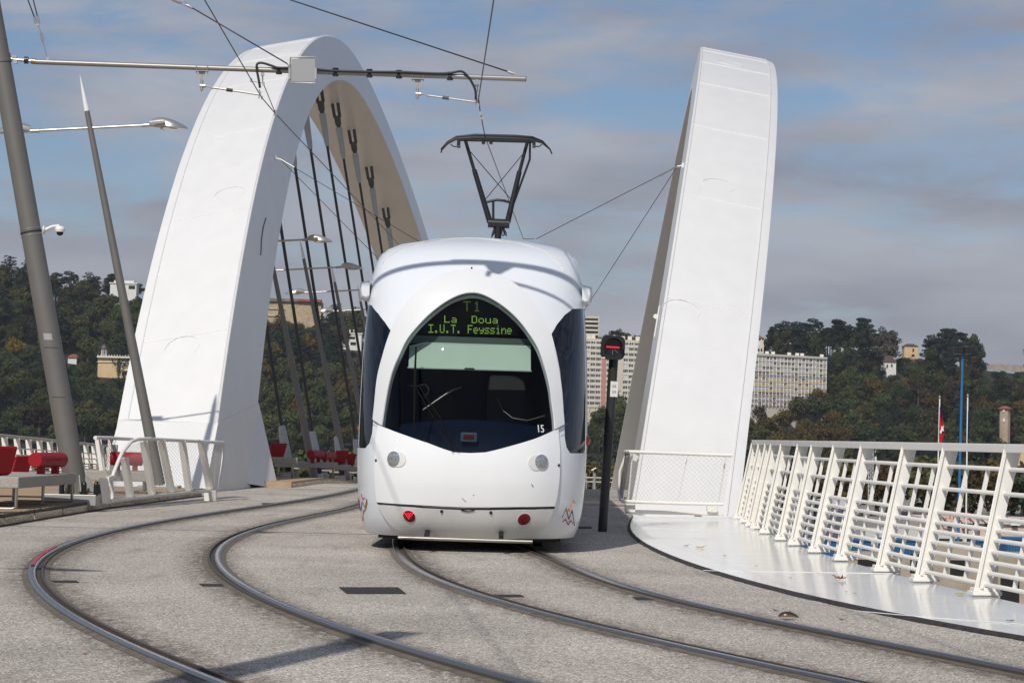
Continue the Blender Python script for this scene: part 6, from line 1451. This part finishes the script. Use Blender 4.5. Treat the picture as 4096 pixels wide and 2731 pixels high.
q = MB(); a, c = at(1056, 1198, 1051.5), at(1288, 1204, 1051.5); q.beam(a, c, 1.4, 1.3); q.build('parapet', mat('fort_parapet', (.20, .17, .15), .9, noise=(.4, .3)), h)
q = MB(); a, c = at(1190, 1200, 1050.6), at(1286, 1205, 1050.6); q.beam(a, c, .5, 1.0); q.build('red_coping', ROOFT, h)
for y_ in (1234, 1262):
    q = MB(); a, c = at(1062, y_, 1051.6), at(1140, y_+1, 1051.6); q.beam(a, c, .4, .22); q.build('string_course', CREAML, h)
h = house('white_terrace_house', 1368, 1334, 1445, 1392, HW2, WHITE_H, 'white terraced house with white chimneys beside the tram mirror', wins=((1398, 1346, 1420, 1356), (1402, 1368, 1424, 1380)), flat=True)
for px in (1400, 1415):
    q = MB(); q.box(at(px, 1326, HW2+2), (.6, .6, 1.6)); q.build('chimney', WHITE_H, h)
h = house('ochre_villa', 392, 1431, 522, 1500, HV, OCHRE, 'ochre villa with balustrades and a small domed belvedere', wins=((447, 1440, 453, 1450), (471, 1440, 477, 1450), (470, 1460, 477, 1480, SHG), (500, 1442, 512, 1452), (488, 1489, 495, 1500), (500, 1489, 507, 1500)), dep=10)
KEEP.append((405, 1368, 440, 1432, HV))
q = MB(); q.beam(at(388, 1426, HV-1), at(525, 1429, HV-1), .5, .7); q.beam(at(388, 1447, HV-.3), at(525, 1449, HV-.3), .3, .25); q.beam(at(486, 1479, HV-1), at(525, 1480, HV-1), .8, .5); q.build('balustrade', CREAML, h)
for px in range(392, 526, 11):
    q = MB(); q.box(at(px, 1421, HV-1), (.25, .25, .6)); q.build('urn', CREAML, h)
q = MB()
for k in range(8):
    c = at(416, 1424, HV+2)+Vector((1.05*math.cos(k*math.pi/4), 1.05*math.sin(k*math.pi/4), 0)); q.tube([c, c+Vector((0, 0, 2.7))], .12, 6)
q.build('column', FRW, h)
q = MB(); q.lathe([(1.35, -.1), (1.35, .1), (1.2, .5), (.9, 1.1), (.45, 1.5), (.15, 1.65), (.08, 2.2), (.001, 2.3)], at(416, 1394, HV+2), seg=18); q.build('dome', mat('slate_dome', (.10, .085, .085), .6), h, smooth=50)
house('white_cottage', 272, 1430, 306, 1452, None, WHITE_H, 'small white cottage with a red roof left of the ochre villa', ROOFT, 1.6, over=.5)
h = house('tall_villa', 2985, 1352, 3055, 1405, 1046, CREAML, 'tall cream villa with a red roof peeping out beside the right arch', ROOFT, 1.8, wins=((3036, 1352, 3042, 1361), (3050, 1352, 3054, 1361), (3033, 1372, 3040, 1384, FRW), (3032, 1394, 3038, 1405), (3043, 1394, 3049, 1405)))
h = house('yellow_villa', 3618, 1384, 3672, 1430, HYV, OCHRE, 'yellow villa with a brown-red hipped roof on the ridge', ROOFB, 1.3, wins=((3650, 1394, 3656, 1407), (3646, 1417, 3658, 1426)))
h = house('brown_roof_house', 3534, 1448, 3584, 1502, HB, WHITE_H, 'pale house with a steep brown roof half hidden by trees', ROOFB, 3.0, wins=((3546, 1458, 3552, 1470), (3564, 1456, 3570, 1468)), keep=False)
KEEP.append((3530, 1418, 3590, 1470, HB))
for x0, y0, x1, y1, lab in ((3720, 1526, 3768, 1545, 'white house half buried in trees below the yellow villa'), (4008, 1537, 4030, 1560, 'small house with a red gable among the right hand trees'), (3815, 1468, 3832, 1482, 'tiny white wall fragment by the blue mast')):
    house('hillside_house', x0, y0, x1, y1, hill_hit((x0+x1)/2, y1), WHITE_H, lab, ROOFT, .9, keep=False, dep=5)
HRW = hill_hit(4020, 1485)-2
w = thing('retaining_wall', at(4000, 1470, HRW), 'long pale stone retaining wall near the right edge of the hill', 'wall')
q = MB(); q.prism([at(3955, 1455, HRW), at(4200, 1462, HRW), at(4200, 1495, HRW), at(3955, 1478, HRW)], (0, 1, 0)); q.build('stonework', mat('wall_stone', (.36, .30, .26), .9, noise=(.5, .25)), w); KEEP.append((3950, 1450, 4096, 1478, HRW))
tr = thing('water_tower', at(4018, 1740, 905), 'square beige brick tower with a red tiled cap at the far right', 'tower'); a = at(4018, 1740, 905); zt = at(4018, 1636, 905).z
q = MB(); 
hw0 = 2.1
q.loft([[Vector((a.x+hw0*math.cos(math.pi/8+k*math.pi/4), 905+hw0*math.sin(math.pi/8+k*math.pi/4), z)) for k in range(8)] for z in (a.z-8, zt)]); q.build('shaft', TOWERM, tr)
q = MB(); q.lathe([(2.9, 0), (2.9, .25), (1.0, 1.1), (.001, 1.35)], (a.x, 905, zt), Matrix.Rotation(math.pi/8, 3, 'Z'), 8); q.build('roof', ROOFT, tr)
for py, dx in ((1642, -3), (1680, -3)):
    q = MB(); q.box(at(4018+dx, py, 902.9), (.7, .3, 1.0 if py < 1660 else 1.3)); q.build('window', FRW, tr)
KEEP.append((3985, 1622, 4052, 1722, 905))
house('riverside_house', 4042, 1788, 4180, 1816, 340, OCHRE, 'ochre house with a red roof low at the right edge', ROOFT, .5, wins=((4058, 1795, 4062, 1803), (4074, 1796, 4078, 1804)), keep=True, dep=6)
# ------------------------------------------------------------------ trees
BARK = mat('tree_bark', (.075, .058, .045), .9, noise=(2, .3))
def leafm(name, c, c2): return mat(name, c, .75, noise=(.55, 0, 3), col2=c2, rnd=.28, spec=.15)
LM = {'dark': leafm('leaf_dark_green', (.026, .038, .015), (.060, .076, .029)), 'mid': leafm('leaf_mid_green', (.042, .056, .017), (.080, .096, .031)), 'olive': leafm('leaf_olive', (.050, .053, .018), (.088, .088, .030)),
      'orange': leafm('leaf_autumn_orange', (.062, .042, .014), (.115, .078, .024)), 'brown': leafm('leaf_red_brown', (.034, .023, .016), (.062, .042, .028)), 'yellow': leafm('leaf_yellow', (.15, .115, .016), (.24, .18, .025)),
      'pine': leafm('needle_blue_green', (.014, .024, .016), (.034, .050, .032)), 'bright': leafm('leaf_fresh_green', (.06, .085, .015), (.11, .15, .028)), 'grey': leafm('twig_grey_brown', (.06, .05, .042), (.10, .085, .07))}
def crown_mesh(shape, seed, n=2600):
    r = np.random.RandomState(seed); lob = []
    if shape == 'round':
        for k in range(26):
            a = r.uniform(0, 6.28); e = math.asin(r.uniform(-.55, 1)); R = r.uniform(1.5, 3.0); lob.append((R*math.cos(a)*math.cos(e)*1.08, R*math.sin(a)*math.cos(e)*1.08, 6.3+R*1.25*math.sin(e), r.uniform(.75, 1.5), .8))
        for k in range(4): lob.append((r.uniform(-1, 1), r.uniform(-1, 1), r.uniform(5, 7.5), 1.9, 1.0))
    elif shape == 'tall':
        for k in range(13):
            a = r.uniform(0, 6.28); z = r.uniform(3.2, 10.6); R = 1.9*math.sin(math.pi*(z-2)/10.5)**.6; lob.append((R*math.cos(a), R*math.sin(a), z, r.uniform(1.0, 1.7), 1.1))
    elif shape == 'pine':
        for k in range(17):
            a = r.uniform(0, 6.28); z = r.uniform(5.5, 11.4); R = r.uniform(.4, 2.8)*(1 if z < 10 else .5); lob.append((R*math.cos(a), R*math.sin(a), z, r.uniform(1.0, 1.7), .42))
    elif shape == 'cedar':
        for k in range(26):
            z = 2.4+8.6*(k/25); R = (3.6*(1-(z-2)/10.8)+.35); a = k*2.4; lob.append((R*.62*math.cos(a), R*.62*math.sin(a), z, R*.62+.35, .26))
    elif shape == 'cypress':
        for k in range(9): lob.append((0, 0, 1.5+k*1.15, .85*math.sin(math.pi*(k+1.2)/10.5)**.7+.12, 1.2))
    elif shape == 'bush':
        for k in range(9):
            a = r.uniform(0, 6.28); R = r.uniform(.5, 3.0); lob.append((R*math.cos(a), R*math.sin(a), r.uniform(1.5, 4.0), r.uniform(1.4, 2.2), .8))
    wgt = np.array([l[3]**2 for l in lob]); wgt /= wgt.sum(); V = []; Fc = []
    idx = r.choice(len(lob), n, p=wgt)
    for i in idx:
        x, y, z, R, fl_ = lob[i]; d = r.normal(size=3); d /= np.linalg.norm(d); k = R*(1.04-.42*r.rand()**2.0); c = np.array([x+d[0]*k, y+d[1]*k, z+d[2]*k*fl_])
        s = r.uniform(.15, .36)*(.8 if shape in ('pine', 'cedar', 'cypress') else 1.0)
        nrm = d*.8+r.normal(size=3)*.55; nrm /= np.linalg.norm(nrm); t = np.cross(nrm, r.normal(size=3)); t /= np.linalg.norm(t); b2 = np.cross(nrm, t)
        if shape in ('pine', 'cedar'): t = t*np.array([1.5, 1.5, .5])
        o = len(V); V += [tuple(c+t*s), tuple(c+b2*s*.8), tuple(c-t*s), tuple(c-b2*s*.8)]; Fc.append((o, o+1, o+2, o+3))
    me = bpy.data.meshes.new('crown'); me.from_pydata(V, [], Fc); me.update(); return me
def trunk_mesh(shape, seed):
    r = random.Random(seed); q = MB(); top = {'round': 7, 'tall': 9, 'pine': 10.8, 'cedar': 10.5, 'cypress': 6, 'bush': 2.5}[shape]
    q.tube([(0, 0, -1.5), (r.uniform(-.1, .1), 0, top*.4), (r.uniform(-.3, .3), r.uniform(-.3, .3), top)], [.30, .22, .08], 7)
    for k in range(5 if shape != 'cypress' else 1):
        a = r.uniform(0, 6.28); z = top*r.uniform(.4, .8); q.tube([(0, 0, z), (1.1*math.cos(a), 1.1*math.sin(a), z+.8), (2.0*math.cos(a), 2.0*math.sin(a), z+1.9)], [.12, .08, .03], 5)
    return q.mesh('trunk', BARK, smooth=1)
SHAPES = {'round': [crown_mesh('round', s) for s in (1, 2, 3, 4)], 'tall': [crown_mesh('tall', s) for s in (5, 6)], 'pine': [crown_mesh('pine', s, 2300) for s in (7, 8, 9)], 'cedar': [crown_mesh('cedar', s, 2500) for s in (10, 11)], 'cypress': [crown_mesh('cypress', 12, 700)], 'bush': [crown_mesh('bush', s, 1000) for s in (13, 14)]}
TRK_ = {s: trunk_mesh(s, 3) for s in SHAPES}; CM = {}
ADJ = {'dark': 'dark green', 'mid': 'green', 'olive': 'olive green', 'orange': 'orange-brown autumn', 'brown': 'red-brown autumn', 'yellow': 'yellowing', 'pine': 'blue-green', 'bright': 'fresh green', 'grey': 'bare grey-brown'}
NOUN = {'round': 'broad crowned tree', 'tall': 'upright tree', 'pine': 'pine', 'cedar': 'layered cedar', 'cypress': 'slender cypress', 'bush': 'bushy tree'}
NTREE = 0
def tree(x, y, z, shape, lm, scale, zone, label=None):
    global NTREE; NTREE += 1
    rng = random.Random(NTREE*7+1); base = rng.choice(SHAPES[shape]); key = (base.name, lm)
    if key not in CM:
        m = base.copy(); m.materials.clear(); m.materials.append(LM[lm]); CM[key] = m
    lab = label or f'{ADJ[lm]} {NOUN[shape]} {zone}'
    nm = {'pine': 'pine_tree', 'cedar': 'cedar_tree', 'cypress': 'cypress_tree', 'bush': 'bushy_tree'}.get(shape, 'broadleaf_tree')
    root = thing(nm, (0, 0, 0), lab, 'tree', f'{ADJ[lm]} {NOUN[shape]}s {zone}' if not label else 'trees picked out on the hillside'); root.location = (x, y, z); root.rotation_euler = (0, 0, rng.uniform(0, 6.28)); s = scale; root.scale = (s*rng.uniform(.92, 1.12), s*rng.uniform(.92, 1.12), s)
    for me, n_ in ((CM[key], 'crown'), (TRK_[shape], 'trunk')):
        o = bpy.data.objects.new(n_, me); COL.objects.link(o); o.parent = root
    return root
def okview(px, ptop, w, Y):
    for x0, y0, x1, y1, d in KEEP:
        if Y < d+2 and px+w*.8 > x0 and px-w*.8 < x1 and ptop < y1: return False
    return True
rt = random.Random(21)
# singled-out trees first
SPEC = [(430, 1470, 'round', 'mid', 1.05, 'big round green tree behind the little domed belvedere', HV+32), (475, 1500, 'cypress', 'dark', .75, 'slender dark cypress in front of the ochre villa', HV-4), (497, 1505, 'cypress', 'dark', .40, 'short dark cypress by the ochre villa balcony', HV-5),
        (3095, 1412, 'round', 'olive', 1.0, 'lone broad tree right of the tall cream villa on the ridge', 1044), (2540, 1395, 'cedar', 'pine', .65, 'dark cedar peeping over the cream slab block', 1075), (1362, 1460, 'round', 'brown', 1.15, 'dark purple-brown round tree beside the white terraced house', HW2-16),
        (3440, 1800, 'tall', 'brown', .85, 'reddish conical tree low on the right hill behind the railing', 905), (3140, 1810, 'bush', 'bright', .95, 'fresh green tree among the orange ones just above the railing', 900), (60, 1420, 'round', 'yellow', .95, 'yellow autumn tree at the left picture edge', 960),
        (3790, 1420, 'round', 'grey', .85, 'bare grey tree standing on the ridge right of the yellow villa', 1044), (452, 1240, 'round', 'dark', .70, 'dark tree in front of the left end of the white villa', 1038), (498, 1245, 'round', 'olive', .66, 'olive tree in front of the middle of the white villa', 1036), (540, 1248, 'round', 'dark', .72, 'dark tree in front of the right end of the white villa', 1037),
        (2400, 1640, 'round', 'dark', 1.0, 'dark tree in front of the cream slab block by the signal sign', 922)]
SPOTS = []
for px, py, sh, lm, sc_, lab, Y in SPEC:
    p = at(px, py, Y); z = hill(p.x, Y) if Y < 1060 else p.z-2; tree(p.x, Y, z if abs(z-p.z) > 0 else p.z, sh, lm, sc_*1.15, '', lab); SPOTS.append((p.x, Y))
LANDM = [(60, 1420, 'the yellow tree at the left edge'), (200, 1300, 'the big leaning mast'), (455, 1465, 'the ochre villa'), (495, 1150, 'the white villa on the ridge'), (1170, 1230, 'the stone fort'), (1100, 1500, 'the first hanger'), (1280, 1560, 'the middle hangers'), (1400, 1365, 'the white terraced house'), (1400, 1600, 'the tram door'),
         (2390, 1500, 'the cream slab block'), (2490, 1600, 'the signal sign'), (3160, 1500, 'the long slab block'), (3045, 1370, 'the tall cream villa'), (3060, 1700, 'the foot of the right arch'), (3330, 1700, 'the middle of the railing'), (3645, 1410, 'the yellow villa'), (3560, 1470, 'the brown roofed house'), (3745, 1535, 'the half buried white house'), (3760, 1680, 'the red flag'), (3850, 1440, 'the blue mast'), (4018, 1690, 'the beige brick tower'), (4020, 1470, 'the retaining wall'), (3580, 1640, 'the left flagpole'), (3350, 1380, 'the roof line of the long slab block')]
def zone_of(px, py):
    l = min(LANDM, key=lambda q: (q[0]-px)**2+((q[1]-py)*1.3)**2); dx, dy = px-l[0], py-l[1]
    if abs(dx)+abs(dy) < 45: return 'close beside '+l[2]
    if abs(dy)*1.2 > abs(dx): return ('below ' if dy > 0 else 'above ')+l[2]
    return ('right of ' if dx > 0 else 'left of ')+l[2]
def pick(px, py):
    r = rt.random()
    if px < 560:
        if py < 1230: return ('pine', 'pine') if r < .4 else ('cedar', 'pine') if r < .6 else ('round', 'olive')
        return ('round', 'dark') if r < .38 else ('round', 'mid') if r < .58 else ('cedar', 'pine') if r < .72 else ('round', 'brown') if r < .80 else ('tall', 'dark') if r < .92 else ('round', 'olive')
    if px < 1460:
        if py < 1360: return ('round', 'olive') if r < .5 else ('tall', 'orange') if r < .65 else ('cedar', 'pine')
        if py < 1520: return ('cedar', 'pine') if r < .40 else ('round', 'orange') if r < .6 else ('round', 'dark') if r < .8 else ('round', 'olive')
        return ('round', 'mid') if r < .5 else ('round', 'orange') if r < .62 else ('round', 'olive') if r < .8 else ('round', 'dark')
    if px < 2620: return ('round', 'dark') if r < .4 else ('tall', 'dark') if r < .6 else ('round', 'olive') if r < .8 else ('round', 'mid')
    if py < 1500: return ('pine', 'pine') if r < .55 else ('tall', 'dark') if r < .75 else ('round', 'dark') if r < .9 else ('round', 'grey')
    if py < 1670: return ('round', 'dark') if r < .34 else ('tall', 'brown') if r < .46 else ('round', 'orange') if r < .60 else ('cedar', 'pine') if r < .72 else ('round', 'olive') if r < .88 else ('round', 'mid')
    if px < 3400: return ('round', 'orange') if r < .62 else ('round', 'olive') if r < .74 else ('round', 'dark') if r < .9 else ('round', 'brown')
    return ('round', 'dark') if r < .36 else ('round', 'olive') if r < .60 else ('round', 'mid') if r < .72 else ('cedar', 'pine') if r < .82 else ('round', 'orange') if r < .94 else ('round', 'brown')
cnt = 0
Y = 884.0
while Y < 1068:
    step = 9.6 if Y < 1025 else 7.5; x = -250.0+rt.uniform(0, 6)
    while x < 250:
        xx = x+rt.uniform(-2.2, 2.2); yy = Y+rt.uniform(-3, 3); x += rt.uniform(8.2, 11.0); z = hill(xx, yy); pb_ = proj(np.array((xx, yy, z)))
        px = pb_[0]
        if not (-70 < px < 545 or 1030 < px < 1445 or 2300 < px < 2570 or 2930 < px < 4180): continue
        if any((xx-a)**2+(yy-b_)**2 < 30 for a, b_ in SPOTS): continue
        sh, lm = pick(px, pb_[1]-50); sc_ = rt.uniform(.85, 1.55)*(1.1 if sh in ('pine', 'cedar') else 1.0); H = 11.2*sc_; ptop = pb_[1]-H*F/yy; w = 3.2*sc_*F/yy
        if not okview(px, ptop, w, yy):
            for sc_ in (.95, .75, .55, .4, .28):
                sh = 'bush'; ptop = pb_[1]-5.2*sc_*F/yy; w = 3.6*sc_*F/yy
                if okview(px, ptop, w, yy): break
            else: continue
        tree(xx, yy, z-.4, sh, lm, sc_, zone_of(px, pb_[1]-50)); cnt += 1
    Y += step
# low undergrowth filling the ground between the trees
UND = mat('undergrowth_leaf', (.024, .030, .011), .8, noise=(.09, 0, 6), col2=(.062, .056, .020), spec=.15)
ur = np.random.RandomState(5); V = []; Fc = []
for k in range(2600):
    yy = ur.uniform(884, 1048); xx = ur.uniform(-225, 225)*yy/1000; z = hill(xx, yy); p_ = proj(np.array((xx, yy, z))); px = p_[0]
    if not (-70 < px < 545 or 1030 < px < 1445 or 2300 < px < 2570 or 2930 < px < 4180): continue
    Rb = ur.uniform(1.3, 2.6); hb = Rb*ur.uniform(.8, 1.3)
    if not okview(px, p_[1]-hb*1.3*F/yy, Rb*1.4*F/yy, yy): continue
    n_ = 70; d_ = ur.normal(size=(n_, 3)); d_ /= np.linalg.norm(d_, axis=1)[:, None]; d_[:, 2] = np.abs(d_[:, 2]); c_ = np.array((xx, yy, z-.3))+d_*np.array((Rb, Rb, hb))*ur.uniform(.75, 1.1, (n_, 1))
    nn_ = d_+ur.normal(size=(n_, 3))*.5; nn_ /= np.linalg.norm(nn_, axis=1)[:, None]; t_ = np.cross(nn_, ur.normal(size=(n_, 3))); t_ /= np.linalg.norm(t_, axis=1)[:, None]; b_ = np.cross(nn_, t_); s_ = ur.uniform(.22, .5, (n_, 1))
    for q4 in zip(c_+t_*s_, c_+b_*s_*.8, c_-t_*s_, c_-b_*s_*.8):
        o = len(V); V += [tuple(v) for v in q4]; Fc.append((o, o+1, o+2, o+3))
# the wood that clothes the hill beyond the stretches in view
for k in range(2300):
    yy = ur.uniform(882, 1056); xx = ur.uniform(-430, 430); z = hill(xx, yy); px = proj(np.array((xx, yy, z)))[0]
    if -110 < px < 580 or 1000 < px < 1470 or 2270 < px < 2600 or 2900 < px < 4220: continue
    Rb = ur.uniform(2.8, 4.6); hb = Rb*ur.uniform(1.5, 2.3)
    n_ = 90; d_ = ur.normal(size=(n_, 3)); d_ /= np.linalg.norm(d_, axis=1)[:, None]; d_[:, 2] = np.abs(d_[:, 2]); c_ = np.array((xx, yy, z-.3))+d_*np.array((Rb, Rb, hb))*ur.uniform(.75, 1.1, (n_, 1))
    nn_ = d_+ur.normal(size=(n_, 3))*.5; nn_ /= np.linalg.norm(nn_, axis=1)[:, None]; t_ = np.cross(nn_, ur.normal(size=(n_, 3))); t_ /= np.linalg.norm(t_, axis=1)[:, None]; b_ = np.cross(nn_, t_); s_ = ur.uniform(.5, 1.0, (n_, 1))
    for q4 in zip(c_+t_*s_, c_+b_*s_*.8, c_-t_*s_, c_-b_*s_*.8):
        o = len(V); V += [tuple(v) for v in q4]; Fc.append((o, o+1, o+2, o+3))
me = bpy.data.meshes.new('undergrowth'); me.from_pydata(V, [], Fc); me.materials.append(UND); me.update()
uo = bpy.data.objects.new('undergrowth', me); COL.objects.link(uo); tag(uo, kind='stuff')
# autumn trees down by the river, behind the railing and the seats
x = -78.0
while x < 80:
    yy = 335+rt.uniform(-14, 14); px = proj(np.array((x, yy, -8)))[0]
    if (-60 < px < 560 or 1010 < px < 1450 or 2300 < px < 2520 or 2950 < px < 4200):
        r = rt.random(); lm = ('orange' if r < .4 else 'brown' if r < .5 else 'olive' if r < .75 else 'dark') if px > 2300 else ('mid' if r < .5 else 'olive' if r < .75 else 'orange' if r < .9 else 'dark')
        topz = at(px, 1800+rt.uniform(-18, 26), yy).z if px > 2300 else at(px, 1770+rt.uniform(-12, 22), yy).z
        tree(x, yy, -8.6, 'bush', lm, (topz+8.6)/5.9, 'in the riverside row behind the railing' if px > 2300 else 'in the riverside row behind the red seats'); cnt += 1
    x += rt.uniform(2.6, 3.8)
print('trees', cnt+len(SPEC))
# ------------------------------------------------------------------ thin autumn haze in the air
HZ = bpy.data.materials.new('autumn_haze'); HZ.use_nodes = True; nt_h = HZ.node_tree; nt_h.nodes.clear()
oh = nt_h.nodes.new('ShaderNodeOutputMaterial'); vh = nt_h.nodes.new('ShaderNodeVolumePrincipled'); vh.inputs['Color'].default_value = (.86, .92, 1.0, 1); vh.inputs['Density'].default_value = HAZE; vh.inputs['Anisotropy'].default_value = 0.2
nt_h.links.new(vh.outputs[0], oh.inputs['Volume'])
b = MB(); b.box((0, 1250, 45), (5000, 3000, 111)); ho = b.build('haze', HZ); tag(ho, kind='stuff')
